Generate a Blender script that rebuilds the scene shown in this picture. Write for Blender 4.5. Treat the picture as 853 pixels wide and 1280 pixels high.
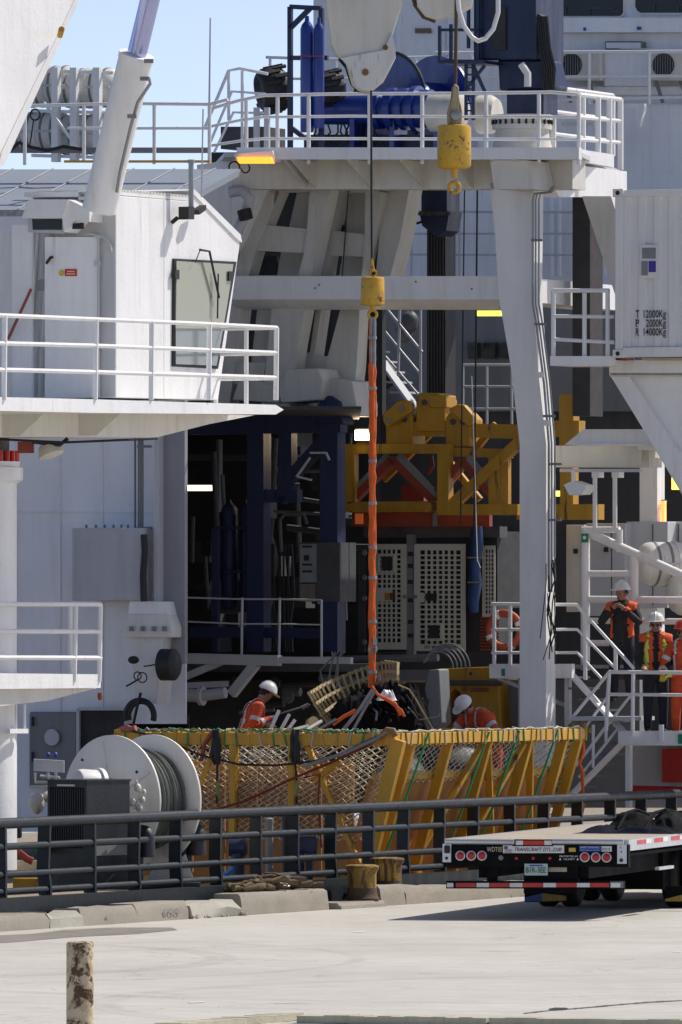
import bpy, bmesh, math, random
from mathutils import Vector, Matrix
random.seed(7)
for o in list(bpy.data.objects): bpy.data.objects.remove(o)
S = bpy.context.scene
# ---------------------------------------------------------------- camera, sky, sun, exposure
F, CX, HY, CZ = 12000.0, 426.5, 770.0, 4.0        # focal length in photo pixels, centre column, horizon row, eye height
cam = bpy.data.cameras.new('camera'); cam_o = bpy.data.objects.new('camera', cam); S.collection.objects.link(cam_o)
cam_o.location = (0, 0, CZ); cam_o.rotation_euler = (math.pi/2, 0, 0)
cam.sensor_fit = 'HORIZONTAL'; cam.sensor_width = 36; cam.lens = 36*F/853
cam.shift_y = (HY-640)/853; cam.clip_start = 1; cam.clip_end = 6000
S.camera = cam_o
SUN = Vector((0.82, 0.48, 1.12)).normalized()
w = bpy.data.worlds.new('World'); S.world = w; w.use_nodes = True
nt = w.node_tree; nt.nodes.clear()
sky = nt.nodes.new('ShaderNodeTexSky'); sky.sky_type = 'NISHITA'; sky.sun_disc = False
sky.sun_elevation = math.asin(SUN.z); sky.sun_rotation = math.atan2(SUN.x, SUN.y)
sky.air_density = .35; sky.dust_density = .4; sky.ozone_density = 6
bg = nt.nodes.new('ShaderNodeBackground'); bg.inputs[1].default_value = 0.15
wo = nt.nodes.new('ShaderNodeOutputWorld')
wb = nt.nodes.new('ShaderNodeMix'); wb.data_type = 'RGBA'; wb.blend_type = 'MULTIPLY'; wb.inputs[0].default_value = 1; wb.inputs[7].default_value = (.91, .68, .53, 1)   # white balance of the sky
nt.links.new(sky.outputs[0], wb.inputs[6]); nt.links.new(wb.outputs[2], bg.inputs[0]); nt.links.new(bg.outputs[0], wo.inputs[0])
sl = bpy.data.lights.new('sun', 'SUN'); sl.energy = 2.0; sl.angle = math.radians(0.53); sl.color = (1, .955, .88)
so = bpy.data.objects.new('sun', sl); S.collection.objects.link(so)
so.rotation_euler = SUN.to_track_quat('Z', 'Y').to_euler(); so.location = (30, 100, 60)
S.view_settings.view_transform = 'Standard'; S.view_settings.look = 'None'
S.view_settings.exposure = 1.18; S.view_settings.gamma = 1.0; S.view_settings.use_curve_mapping = False
S.render.engine = 'CYCLES'

# ---------------------------------------------------------------- geometry helpers
TH = math.radians(-24.5)                           # the quay and the ship lie at this angle to the view
EX = Vector((math.cos(TH), math.sin(TH), 0))       # across the ship, to the right
EY = Vector((-math.sin(TH), math.cos(TH), 0))      # along the ship, away
EZ = Vector((0, 0, 1)); XX = Vector((1, 0, 0)); YY = Vector((0, 1, 0))
V = Vector
def pt(px, py, D): return V(((px-CX)*D/F, D, CZ-(py-HY)*D/F))
class PL:
    """vertical plane through column px0 at distance D0, running along d"""
    def __init__(s, px0, D0, d): s.p = pt(px0, HY, D0); s.d = d; s.n = d.cross(EZ).normalized(); s.n = s.n if s.n.y > 0 else -s.n
    def __call__(s, px, py, off=0.0):
        r = V(((px-CX)/F, 1, -(py-HY)/F)); c = V((0, 0, CZ)); t = (s.p+s.n*off-c).dot(s.n)/r.dot(s.n)
        return c+r*t
def T(D, px=CX): return PL(px, D, EX)
def L(px, D): return PL(px, D, EY)
def KD(px, b): return (59.69+1.1*b)/(.4557-(px-CX)/F)      # distance at which a picture column lies b metres inboard of the kerb
def G(px, py, z=0.0):
    t = (CZ-z)*F/(py-HY); return pt(px, py, t)

class MB:
    def __init__(s): s.v = []; s.f = []; s.sm = []; s.mi = []; s.cur = 0
    def add(s, vs, fs, smooth=False):
        b = len(s.v); s.v += [V(x) for x in vs]
        for f in fs: s.f.append([i+b for i in f]); s.sm.append(smooth); s.mi.append(s.cur)
        return s
    def prism(s, poly, vec):
        n = len(poly); vs = [V(p) for p in poly]+[V(p)+V(vec) for p in poly]
        return s.add(vs, [list(range(n)), list(range(2*n-1, n-1, -1))]+[[i, (i+1) % n, n+(i+1) % n, n+i] for i in range(n)])
    def box(s, c, ax, ay, az):      # centre and three half-axis vectors
        c = V(c); vs = [c+ax*i+ay*j+az*k for k in (-1, 1) for j in (-1, 1) for i in (-1, 1)]
        return s.add(vs, [[0, 2, 3, 1], [4, 5, 7, 6], [0, 1, 5, 4], [2, 6, 7, 3], [0, 4, 6, 2], [1, 3, 7, 5]])
    def abox(s, c, w, d, h, yaw=TH):  # box standing on its base centre
        ax = V((math.cos(yaw), math.sin(yaw), 0)); ay = V((-math.sin(yaw), math.cos(yaw), 0))
        return s.box(V(c)+EZ*h/2, ax*w/2, ay*d/2, EZ*h/2)
    def beam(s, p, q, w, h, up=EZ):
        p, q = V(p), V(q); d = (q-p).normalized(); sx = d.cross(up)
        if sx.length < 1e-4: sx = d.cross(YY)
        sx.normalize(); u = sx.cross(d).normalized()
        return s.box((p+q)/2, sx*w/2, (q-p)/2, u*h/2)
    def tube(s, pts, r, n=8, cap=True):
        pts = [V(p) for p in pts]; rs = r if isinstance(r, (list, tuple)) else [r]*len(pts)
        b = len(s.v); m = len(pts); prev = None
        for i, p in enumerate(pts):
            d = (pts[min(i+1, m-1)]-pts[max(i-1, 0)])
            if d.length < 1e-7: d = V((0, 0, 1))
            d.normalize()
            if prev is None: a = d.cross(EZ if abs(d.z) < .9 else XX).normalized()
            else:
                a = prev-d*prev.dot(d)
                a = a.normalized() if a.length > 1e-5 else d.cross(EZ if abs(d.z) < .9 else XX).normalized()
            prev = a; c = d.cross(a)
            for k in range(n):
                t = 2*math.pi*k/n; s.v.append(p+(a*math.cos(t)+c*math.sin(t))*rs[i])
        for i in range(m-1):
            for k in range(n):
                s.f.append([b+i*n+k, b+i*n+(k+1) % n, b+(i+1)*n+(k+1) % n, b+(i+1)*n+k]); s.sm.append(n > 4); s.mi.append(s.cur)
        if cap:
            s.f.append([b+k for k in range(n)][::-1]); s.sm.append(False); s.mi.append(s.cur)
            s.f.append([b+(m-1)*n+k for k in range(n)]); s.sm.append(False); s.mi.append(s.cur)
        return s
    def lathe(s, o, axis, prof, n=24, smooth=True):   # prof: (distance along axis, radius)
        o, axis = V(o), V(axis).normalized(); a = axis.cross(EZ if abs(axis.z) < .9 else XX).normalized(); c = axis.cross(a)
        b = len(s.v)
        for (h, r) in prof:
            for k in range(n):
                t = 2*math.pi*k/n; s.v.append(o+axis*h+(a*math.cos(t)+c*math.sin(t))*max(r, 1e-4))
        for i in range(len(prof)-1):
            for k in range(n):
                s.f.append([b+i*n+k, b+i*n+(k+1) % n, b+(i+1)*n+(k+1) % n, b+(i+1)*n+k]); s.sm.append(smooth); s.mi.append(s.cur)
        s.f.append([b+k for k in range(n)][::-1]); s.sm.append(False); s.mi.append(s.cur)
        s.f.append([b+(len(prof)-1)*n+k for k in range(n)]); s.sm.append(False); s.mi.append(s.cur)
        return s
    def ball(s, c, rx, ry, rz, n=10, m=7, jit=0.0, rot=None):
        c = V(c); vs = []; fs = []
        for j in range(m+1):
            ph = math.pi*j/m
            for k in range(n):
                t = 2*math.pi*k/n; q = 1+random.uniform(-jit, jit)
                p = V((rx*math.sin(ph)*math.cos(t)*q, ry*math.sin(ph)*math.sin(t)*q, rz*math.cos(ph)*q))
                vs.append(c+(rot @ p if rot else p))
        for j in range(m):
            for k in range(n): fs.append([j*n+k, (j+1)*n+k, (j+1)*n+(k+1) % n, j*n+(k+1) % n])
        return s.add(vs, fs, True)
    def ring(s, c, axis, R, r, n=24, k=8, a0=0, a1=2*math.pi):
        axis = V(axis).normalized(); a = axis.cross(EZ if abs(axis.z) < .9 else XX).normalized(); b = axis.cross(a)
        full = abs(a1-a0-2*math.pi) < 1e-4
        pts = [V(c)+(a*math.cos(a0+(a1-a0)*i/n)+b*math.sin(a0+(a1-a0)*i/n))*R for i in range(n+1)]
        return s.tube(pts, r, k, cap=not full)

col = S.collection
ORG = {}
def tag(o, label=None, cat=None, group=None, kind=None):
    for k, x in (('label', label), ('category', cat), ('group', group), ('kind', kind)):
        if x: o[k] = x
    return o
def thing(name, label, cat, loc, group=None):
    o = bpy.data.objects.new(name, None); o.empty_display_size = .2; col.objects.link(o); o.location = V(loc)
    ORG[o.name] = V(loc); return tag(o, label, cat, group)
def build(mb, name, mat, parent=None, bevel=0, label=None, cat=None, group=None, kind=None):
    me = bpy.data.meshes.new(name)
    if parent is not None: org = ORG[parent.name]
    else:
        xs = [p.x for p in mb.v]; ys = [p.y for p in mb.v]; zs = [p.z for p in mb.v]
        org = V(((min(xs)+max(xs))/2, (min(ys)+max(ys))/2, min(zs)))
    me.from_pydata([p-org for p in mb.v], [], mb.f)
    me.polygons.foreach_set('use_smooth', mb.sm); me.polygons.foreach_set('material_index', mb.mi)
    bm = bmesh.new(); bm.from_mesh(me); bmesh.ops.recalc_face_normals(bm, faces=bm.faces); bm.to_mesh(me); bm.free(); me.set_sharp_from_angle(angle=.75)
    o = bpy.data.objects.new(name, me); col.objects.link(o)
    for m in (mat if isinstance(mat, (list, tuple)) else [mat]): me.materials.append(m)
    if parent is not None: o.parent = parent
    else: o.location = org
    ORG[o.name] = org
    if bevel:
        b = o.modifiers.new('bevel', 'BEVEL'); b.width = bevel; b.segments = 2; b.limit_method = 'ANGLE'; b.angle_limit = .6
        b.harden_normals = False
    return tag(o, label, cat, group, kind)
def text(body, name, mat, parent, plane_o, ax, up, height, width=None, depth=.004, bold=.006):
    """flat lettering with its lower left corner at plane_o, running along ax"""
    cu = bpy.data.curves.new(name, 'FONT'); cu.body = body; cu.size = 1; cu.extrude = 0; cu.offset = bold; cu.resolution_u = 3
    to = bpy.data.objects.new(name, cu); col.objects.link(to)
    dg = bpy.context.evaluated_depsgraph_get(); dg.update()
    me = bpy.data.meshes.new_from_object(to.evaluated_get(dg)); bpy.data.objects.remove(to)
    xs = [v.co.x for v in me.vertices]; ys = [v.co.y for v in me.vertices]
    sy = height/.72; sx = (width/(max(xs)-min(xs))) if width else sy
    nrm = ax.cross(up).normalized(); org = ORG[parent.name]; x0 = min(xs)
    for v in me.vertices: v.co = V(plane_o)+ax*((v.co.x-x0)*sx)+up*(v.co.y*sy)+nrm*depth-org
    me.materials.clear(); me.materials.append(mat)
    o = bpy.data.objects.new(name, me); col.objects.link(o); o.parent = parent; ORG[o.name] = org
    return o

# ---------------------------------------------------------------- materials
def nn(t, k, **kw):
    n = t.nodes.new(k)
    for a, b in kw.items(): setattr(n, a, b)
    return n
def paint(name, c, rough=.45, var=.10, grime=.25, grime_c=None, rust=0.0, metal=0.0, bump=.02, scale=1.0, coat=0.0, streak=True, spec=.5, runs=0.0, ripple=0.0):
    m = bpy.data.materials.new(name); m.use_nodes = True; t = m.node_tree; b = t.nodes['Principled BSDF']; lk = t.links.new
    tc = nn(t, 'ShaderNodeTexCoord'); oi = nn(t, 'ShaderNodeObjectInfo')
    va = nn(t, 'ShaderNodeVectorMath', operation='ADD'); lk(tc.outputs['Object'], va.inputs[0]); lk(oi.outputs['Location'], va.inputs[1])
    n1 = nn(t, 'ShaderNodeTexNoise'); n1.inputs['Scale'].default_value = 1.1*scale; n1.inputs['Detail'].default_value = 6; lk(va.outputs[0], n1.inputs['Vector'])
    mp = nn(t, 'ShaderNodeMapping'); mp.inputs['Scale'].default_value = (1, 1, .12 if streak else 1); lk(va.outputs[0], mp.inputs['Vector'])
    n2 = nn(t, 'ShaderNodeTexNoise'); n2.inputs['Scale'].default_value = 5*scale; n2.inputs['Detail'].default_value = 8; n2.inputs['Roughness'].default_value = .65; lk(mp.outputs[0], n2.inputs['Vector'])
    n3 = nn(t, 'ShaderNodeTexNoise'); n3.inputs['Scale'].default_value = 22*scale; n3.inputs['Detail'].default_value = 6; lk(va.outputs[0], n3.inputs['Vector'])
    # broad tone
    r1 = nn(t, 'ShaderNodeMapRange'); r1.inputs[1].default_value = .3; r1.inputs[2].default_value = .7; r1.inputs[3].default_value = 1-var; r1.inputs[4].default_value = 1+var*.5; lk(n1.outputs[0], r1.inputs[0])
    mul = nn(t, 'ShaderNodeMix', data_type='RGBA', blend_type='MULTIPLY'); mul.inputs[0].default_value = 1; mul.inputs[6].default_value = (*c, 1); lk(r1.outputs[0], mul.inputs[7])
    # streaky grime
    r2 = nn(t, 'ShaderNodeMapRange'); r2.inputs[1].default_value = .48; r2.inputs[2].default_value = .78; r2.inputs[3].default_value = 0; r2.inputs[4].default_value = grime; lk(n2.outputs[0], r2.inputs[0])
    gc = grime_c or tuple(x*.45 for x in c)
    mx = nn(t, 'ShaderNodeMix', data_type='RGBA'); lk(r2.outputs[0], mx.inputs[0]); lk(mul.outputs[2], mx.inputs[6]); mx.inputs[7].default_value = (*gc, 1)
    out = mx.outputs[2]; rr = None
    if runs > 0:
        mr = nn(t, 'ShaderNodeMapping'); mr.inputs['Scale'].default_value = (1, 1, .045); lk(va.outputs[0], mr.inputs['Vector'])
        n5 = nn(t, 'ShaderNodeTexNoise'); n5.inputs['Scale'].default_value = 7; n5.inputs['Detail'].default_value = 5; n5.inputs['Roughness'].default_value = .7; lk(mr.outputs[0], n5.inputs['Vector'])
        r5 = nn(t, 'ShaderNodeMapRange'); r5.inputs[1].default_value = .60; r5.inputs[2].default_value = .80; r5.inputs[3].default_value = 0; r5.inputs[4].default_value = runs; lk(n5.outputs[0], r5.inputs[0])
        r6 = nn(t, 'ShaderNodeMapRange'); r6.inputs[1].default_value = .42; r6.inputs[2].default_value = .62; lk(n1.outputs[0], r6.inputs[0])
        m6 = nn(t, 'ShaderNodeMath', operation='MULTIPLY'); lk(r5.outputs[0], m6.inputs[0]); lk(r6.outputs[0], m6.inputs[1])
        m5 = nn(t, 'ShaderNodeMix', data_type='RGBA'); lk(m6.outputs[0], m5.inputs[0]); lk(out, m5.inputs[6]); m5.inputs[7].default_value = (.30, .17, .07, 1); out = m5.outputs[2]
    if rust > 0:
        n4 = nn(t, 'ShaderNodeTexNoise'); n4.inputs['Scale'].default_value = 3.2*scale; n4.inputs['Detail'].default_value = 12; n4.inputs['Roughness'].default_value = .72; n4.inputs['Distortion'].default_value = .6; lk(mp.outputs[0] if streak else va.outputs[0], n4.inputs['Vector'])
        r3 = nn(t, 'ShaderNodeMapRange'); lo = .80-.30*rust; r3.inputs[1].default_value = lo; r3.inputs[2].default_value = lo+.05; lk(n4.outputs[0], r3.inputs[0])
        rc = nn(t, 'ShaderNodeMix', data_type='RGBA'); rc.inputs[6].default_value = (.15, .070, .026, 1); rc.inputs[7].default_value = (.030, .019, .014, 1); lk(n2.outputs[0], rc.inputs[0])
        m2 = nn(t, 'ShaderNodeMix', data_type='RGBA'); lk(r3.outputs[0], m2.inputs[0]); lk(out, m2.inputs[6]); lk(rc.outputs[2], m2.inputs[7]); out = m2.outputs[2]; rr = r3.outputs[0]
    lk(out, b.inputs['Base Color'])
    ro = nn(t, 'ShaderNodeMapRange'); ro.inputs[1].default_value = .3; ro.inputs[2].default_value = .7; ro.inputs[3].default_value = max(.02, rough-.1); ro.inputs[4].default_value = min(1, rough+.12); lk(n2.outputs[0], ro.inputs[0])
    lk(ro.outputs[0], b.inputs['Roughness'])
    b.inputs['Metallic'].default_value = metal; b.inputs['Coat Weight'].default_value = coat; b.inputs['Specular IOR Level'].default_value = spec
    if bump:
        bp = nn(t, 'ShaderNodeBump'); bp.inputs['Strength'].default_value = min(1, bump*20); bp.inputs['Distance'].default_value = .01; lk(n3.outputs[0], bp.inputs['Height'])
        if ripple:
            b2 = nn(t, 'ShaderNodeBump'); b2.inputs['Strength'].default_value = ripple; b2.inputs['Distance'].default_value = .06; lk(n1.outputs[0], b2.inputs['Height']); lk(bp.outputs[0], b2.inputs['Normal']); lk(b2.outputs[0], b.inputs['Normal'])
        else: lk(bp.outputs[0], b.inputs['Normal'])
    return m
def emit(name, c, s):
    m = bpy.data.materials.new(name); m.use_nodes = True; b = m.node_tree.nodes['Principled BSDF']
    b.inputs['Base Color'].default_value = (*c, 1); b.inputs['Emission Color'].default_value = (*c, 1); b.inputs['Emission Strength'].default_value = s
    return m
WHITE = paint('white_paint', (.80, .795, .78), .42, .06, .26, (.44, .39, .32), runs=.75, ripple=.35)
WHITE2 = paint('white_paint_worn', (.68, .67, .63), .5, .08, .35, (.40, .33, .24), rust=.6, runs=.9, ripple=.3)
CREAM = paint('cream_white_paint', (.66, .63, .55), .5, .08, .35, (.38, .28, .17), rust=.5, runs=.9, ripple=.3)
WALLP = paint('bulkhead_white_paint', (.80, .805, .83), .5, .06, .28, (.44, .42, .40), runs=.45, ripple=.4)
GREYP = paint('pale_grey_paint', (.50, .51, .53), .5, .06, .2, (.25, .24, .22))
MIDGREY = paint('mid_grey_paint', (.20, .205, .21), .55, .1, .3)
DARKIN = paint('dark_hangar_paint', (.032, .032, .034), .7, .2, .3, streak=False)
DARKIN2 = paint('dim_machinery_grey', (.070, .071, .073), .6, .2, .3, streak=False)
SLATE = paint('slate_grey_paint', (.014, .019, .023), .45, .12, .35, (.012, .013, .014), spec=.35)
SLATED = paint('dark_slate_paint', (.014, .018, .022), .5, .15, .3)
BLUE = paint('bright_blue_paint', (.009, .031, .22), .32, .12, .25, (.01, .02, .08), coat=.3)
NAVY = paint('navy_blue_paint', (.008, .018, .060), .42, .15, .25, (.008, .012, .03))
NAVYD = paint('hangar_frame_navy_paint', (.011, .020, .075), .5, .15, .25)
YELL = paint('yellow_paint', (.60, .315, .022), .45, .1, .38, (.30, .14, .02), rust=.35)
YELLD = paint('ochre_yellow_paint', (.46, .25, .018), .55, .15, .5, (.14, .07, .02), rust=.72, runs=.8)
BALLY = paint('worn_yellow_ball_paint', (.62, .36, .03), .45, .12, .45, (.32, .17, .03), rust=.78, streak=False, scale=2.6, runs=.9)
REDP = paint('red_oxide_paint', (.27, .045, .02), .5, .12, .3)
ORANGE = paint('orange_webbing', (.75, .14, .02), .75, .15, .35, (.4, .07, .02), scale=6, streak=False)
BLACK = paint('black_rubber', (.014, .014, .015), .6, .2, .3, (.03, .03, .03))
BLACKP = paint('black_trailer_paint', (.006, .006, .007), .75, .2, .3, (.012, .011, .010), spec=.12)
TARP = paint('black_tarpaulin', (.011, .011, .012), .9, .2, .3, (.02, .02, .02), bump=.04, scale=2, spec=.1)
STEEL = paint('galvanised_steel', (.30, .31, .31), .42, .12, .3, metal=.6)
CHROME = paint('chromed_rod', (.42, .46, .72), .22, .04, .05, metal=.85, bump=0)  # blue of the reflected sky is mixed into the metal colour
ALU = paint('aluminium_plate', (.55, .56, .58), .35, .1, .3, metal=.5)
CABLE = paint('grey_cable', (.13, .135, .12), .6, .2, .5, (.05, .05, .05), scale=4)
ROPE = paint('brown_hemp_rope', (.16, .115, .06), .9, .3, .6, (.05, .035, .02), scale=6, streak=False, bump=.05)
NETM = paint('cream_netting_cord', (.70, .62, .45), .85, .15, .4, (.30, .22, .12), scale=3, streak=False)
TAN = paint('tan_slats', (.36, .275, .13), .7, .2, .45, (.18, .13, .06), scale=2, streak=False)
PLY = paint('brown_board', (.50, .225, .06), .7, .2, .4, (.10, .045, .02))
WOOD = paint('weathered_deck_planks', (.42, .37, .29), .85, .15, .4, (.20, .16, .11), scale=2, streak=False, bump=.05)
TIMBER = paint('pale_timber', (.50, .47, .35), .85, .15, .45, (.28, .25, .16), scale=2, bump=.05)
GLASS = paint('dark_window_glass', (.010, .013, .014), .06, .1, .05, bump=0, spec=.25)
RED = paint('signal_red', (.55, .025, .018), .4, .08, .15)
REDL = paint('red_lens', (.42, .012, .012), .15, .05, .05, bump=0)
GREEN = paint('green_cord', (.02, .30, .10), .7, .1, .2)
GREENS = paint('safety_green', (.01, .22, .09), .5, .05, .1)
BLUES = paint('sticker_blue', (.03, .07, .33), .45, .05, .1)
PURP = paint('placard_purple_blue', (.045, .03, .30), .5, .05, .1)
GREYS = paint('placard_grey', (.22, .23, .23), .5, .12, .2, scale=10, streak=False)
YELS = paint('sticker_yellow', (.62, .42, .05), .5, .1, .3, (.2, .12, .04), scale=5)
PLATE = paint('number_plate_pale_green', (.42, .55, .50), .4, .08, .15, scale=5)
INK = paint('black_lettering', (.012, .012, .013), .6, .1, .1)
CREAMT = paint('cream_lettering', (.62, .55, .38), .6, .1, .1)
DEEPRED = paint('dark_red_print', (.12, .02, .03), .6, .1, .1)
BLUEH = paint('blue_hose_sleeve', (.018, .06, .19), .6, .2, .4, scale=3)
REDROPE = paint('dark_red_rope', (.22, .03, .02), .85, .2, .3, scale=5)
GRILLE = paint('greenish_white_grille', (.58, .58, .49), .5, .08, .25, (.22, .2, .15))
# ================================================================ quay, kerb, water
def concrete(name, c, joint=False, dark=.6):
    m = bpy.data.materials.new(name); m.use_nodes = True; t = m.node_tree; b = t.nodes['Principled BSDF']; lk = t.links.new
    g = nn(t, 'ShaderNodeNewGeometry')
    def noise(sc, det=8, ro=.6, mp=None):
        n = nn(t, 'ShaderNodeTexNoise'); n.inputs['Scale'].default_value = sc; n.inputs['Detail'].default_value = det; n.inputs['Roughness'].default_value = ro
        if mp:
            k = nn(t, 'ShaderNodeMapping'); k.inputs['Rotation'].default_value = (0, 0, mp[0]); k.inputs['Scale'].default_value = mp[1]; lk(g.outputs['Position'], k.inputs['Vector']); lk(k.outputs[0], n.inputs['Vector'])
        else: lk(g.outputs['Position'], n.inputs['Vector'])
        return n.outputs[0]
    def rng(x, a, b_, c_, d):
        r = nn(t, 'ShaderNodeMapRange'); r.inputs[1].default_value = a; r.inputs[2].default_value = b_; r.inputs[3].default_value = c_; r.inputs[4].default_value = d; lk(x, r.inputs[0]); return r.outputs[0]
    def mul(a, b_):
        n = nn(t, 'ShaderNodeMath', operation='MULTIPLY')
        lk(a, n.inputs[0])
        if isinstance(b_, float): n.inputs[1].default_value = b_
        else: lk(b_, n.inputs[1])
        return n.outputs[0]
    big = rng(noise(.22, 5), .3, .7, .86, 1.06); mid = rng(noise(2.2, 9, .7), .3, .7, .90, 1.07); fine = rng(noise(38, 6, .7), .25, .75, .80, 1.14)
    f = mul(mul(big, mid), fine)
    spots = rng(noise(5.5, 3, .5), .70, .73, 1.0, dark); f = mul(f, spots)
    if joint:
        oil = rng(noise(.8, 4, .5), .66, .72, 1.0, .80); f = mul(f, oil)
        grit = rng(noise(14, 2, .5), .74, .77, 1.0, .62); f = mul(f, grit)
        vo = nn(t, 'ShaderNodeTexVoronoi', feature='DISTANCE_TO_EDGE'); vo.inputs['Scale'].default_value = .16; wn_ = nn(t, 'ShaderNodeTexNoise'); wn_.inputs['Scale'].default_value = 1.2; wn_.inputs['Detail'].default_value = 6; lk(g.outputs['Position'], wn_.inputs['Vector'])
        va_ = nn(t, 'ShaderNodeVectorMath', operation='ADD'); sc_ = nn(t, 'ShaderNodeVectorMath', operation='SCALE'); sc_.inputs['Scale'].default_value = 1.6; lk(wn_.outputs['Color'], sc_.inputs[0]); lk(g.outputs['Position'], va_.inputs[0]); lk(sc_.outputs[0], va_.inputs[1]); lk(va_.outputs[0], vo.inputs['Vector'])
        f = mul(f, rng(vo.outputs['Distance'], .0010, .0032, .72, 1.0))
        st = rng(noise(.55, 6, .6, (-TH, (1.6, .10, 1))), .55, .80, 1.0, .92); f = mul(f, st)     # long sweeps along the quay
        for (cx, cy, R) in ((3.5, 108, 9.0), (3.6, 108.1, 9.35), (3.7, 108, 11.2), (-9, 112, 7.5), (-9.1, 112, 7.8), (-9.2, 112, 9.4), (6, 99, 8.4), (6.1, 99, 8.7)):     # faint tyre arcs
            d = nn(t, 'ShaderNodeVectorMath', operation='DISTANCE'); lk(g.outputs['Position'], d.inputs[0]); d.inputs[1].default_value = (cx, cy, 0)
            wv = nn(t, 'ShaderNodeMath', operation='SUBTRACT'); lk(d.outputs['Value'], wv.inputs[0]); wv.inputs[1].default_value = R
            ab = nn(t, 'ShaderNodeMath', operation='ABSOLUTE'); lk(wv.outputs[0], ab.inputs[0])
            br = rng(noise(1.1, 5), .35, .6, .0, .17)
            msk = mul(rng(ab.outputs[0], .04, .13, 1.0, 0.0), br)
            iv = nn(t, 'ShaderNodeMath', operation='SUBTRACT'); iv.inputs[0].default_value = 1; lk(msk, iv.inputs[1]); f = mul(f, iv.outputs[0])
    mx = nn(t, 'ShaderNodeMix', data_type='RGBA', blend_type='MULTIPLY'); mx.inputs[0].default_value = 1; mx.inputs[6].default_value = (*c, 1); lk(f, mx.inputs[7])
    lk(mx.outputs[2], b.inputs['Base Color']); b.inputs['Roughness'].default_value = .9; b.inputs['Specular IOR Level'].default_value = .25
    bp = nn(t, 'ShaderNodeBump'); bp.inputs['Strength'].default_value = .5; bp.inputs['Distance'].default_value = .012; lk(noise(26, 8, .7), bp.inputs['Height']); lk(bp.outputs[0], b.inputs['Normal'])
    return m
QUAYM = concrete('quay_concrete', (.55, .525, .475), True)
KERBM = concrete('kerb_concrete', (.33, .30, .25), False, .45)
KERBD = concrete('broken_kerb_rubble', (.44, .42, .36), False, .4)
K0 = V((-4.32, 121.5, 0)); 
def K(a, b=0.0, z=0.0): return K0+EY*a-EX*b+EZ*z         # a along the kerb, b towards the ship
mb = MB(); mb.add([K(-700), K(900), K(900)+EX*900, K(-700)+EX*1600], [[0, 1, 2, 3]])
mb.add([K(-700), K(900), K(900, 0, -6), K(-700, 0, -6)], [[0, 1, 2, 3]])
build(mb, 'quay', QUAYM, kind='structure')
m = bpy.data.materials.new('harbour_water'); m.use_nodes = True; b = m.node_tree.nodes['Principled BSDF']
b.inputs['Base Color'].default_value = (.02, .05, .06, 1); b.inputs['Roughness'].default_value = .12
nz = nn(m.node_tree, 'ShaderNodeTexNoise'); nz.inputs['Scale'].default_value = 1.2; nz.inputs['Detail'].default_value = 4
bp = nn(m.node_tree, 'ShaderNodeBump'); bp.inputs['Strength'].default_value = .4; m.node_tree.links.new(nz.outputs[0], bp.inputs['Height']); m.node_tree.links.new(bp.outputs[0], b.inputs['Normal'])
mb = MB(); mb.add([(-3000, -300, -2.2), (3000, -300, -2.2), (3000, 4500, -2.2), (-3000, 4500, -2.2)], [[0, 1, 2, 3]]); build(mb, 'water', m, kind='structure')

kerb = tag(bpy.data.objects.new('kerb', None), kind='structure'); col.objects.link(kerb); kerb.location = K(0); ORG['kerb'] = K(0)
def ka(px, base=None):       # distance along the kerb for a picture column
    lo, hi = -80, 300
    for _ in range(50):
        mid = (lo+hi)/2; p = K(mid)
        if CX+p.x*F/p.y < px: lo = mid
        else: hi = mid
    return lo
def block(px0, px1, h, w=.42, jag=.0, mat=KERBM, sink=0.0, b0=0.0):
    a0, a1 = ka(px0), ka(px1); n = max(3, int((a1-a0)/.30)); mb = MB(); rnd = random.Random(int(px0*7))
    rows = []
    for i in range(n+1):
        a = a0+(a1-a0)*i/n; j = lambda s: rnd.uniform(-s, s)
        e = .02+jag*.3
        rows.append([K(a, b0+j(jag*.3), -.02), K(a+j(jag*.2), b0+.015+j(.008+jag*.3), h*.5+j(jag*.3)), K(a+j(jag*.2), b0+.03+abs(j(e)), h-.03-abs(j(e))-sink*math.sin(math.pi*i/n)),
                     K(a+j(jag*.2), b0+.06+abs(j(e)), h-abs(j(.006+jag*.4))-sink*math.sin(math.pi*i/n)), K(a, b0+w, h-abs(j(.006+jag*.5))-sink*math.sin(math.pi*i/n)), K(a, b0+w, -.02)])
    vs = [p for r in rows for p in r]; fs = []
    for i in range(n):
        for k in range(5): fs.append([i*6+k, i*6+k+1, (i+1)*6+k+1, (i+1)*6+k])
    fs += [[0, 1, 2, 3, 4, 5], [n*6+k for k in range(6)][::-1]]
    mb.add(vs, fs); return build(mb, 'block', mat, kerb)
block(-60, 62, .22, jag=.05); block(62.4, 104, .22, sink=.10, jag=.06, mat=KERBD); block(104.3, 172, .235, jag=.04); block(172.4, 236, .25, jag=.008)
block(240, 300, .23, jag=.12, mat=KERBD); block(303, 412, .30, jag=.025); block(478, 508, .29, jag=.05, w=.5); block(508.6, 536, .27, jag=.07); block(536.5, 640, .24, jag=.05); block(640.4, 740, .23, jag=.05); block(740.4, 900, .23, jag=.02)
block(418, 474, .09, w=.55, b0=-.12)
# loose rubble at the broken end
mb = MB()
for i in range(26):
    p = K(ka(random.uniform(236, 303)), random.uniform(-.05, .15), random.uniform(.0, .04)); r = random.uniform(.015, .05)
    mb.ball(p, r*1.4, r, r*.8, 6, 4, .3)
build(mb, 'rubble', KERBD, kerb, kind='stuff')
# stencilled quay mark on the kerb
q0 = K(ka(205), .004, .06); text('100', 'stencilled_number', GREYS, kerb, q0, EY, EZ, .10, .46, depth=.012, bold=0)
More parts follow.
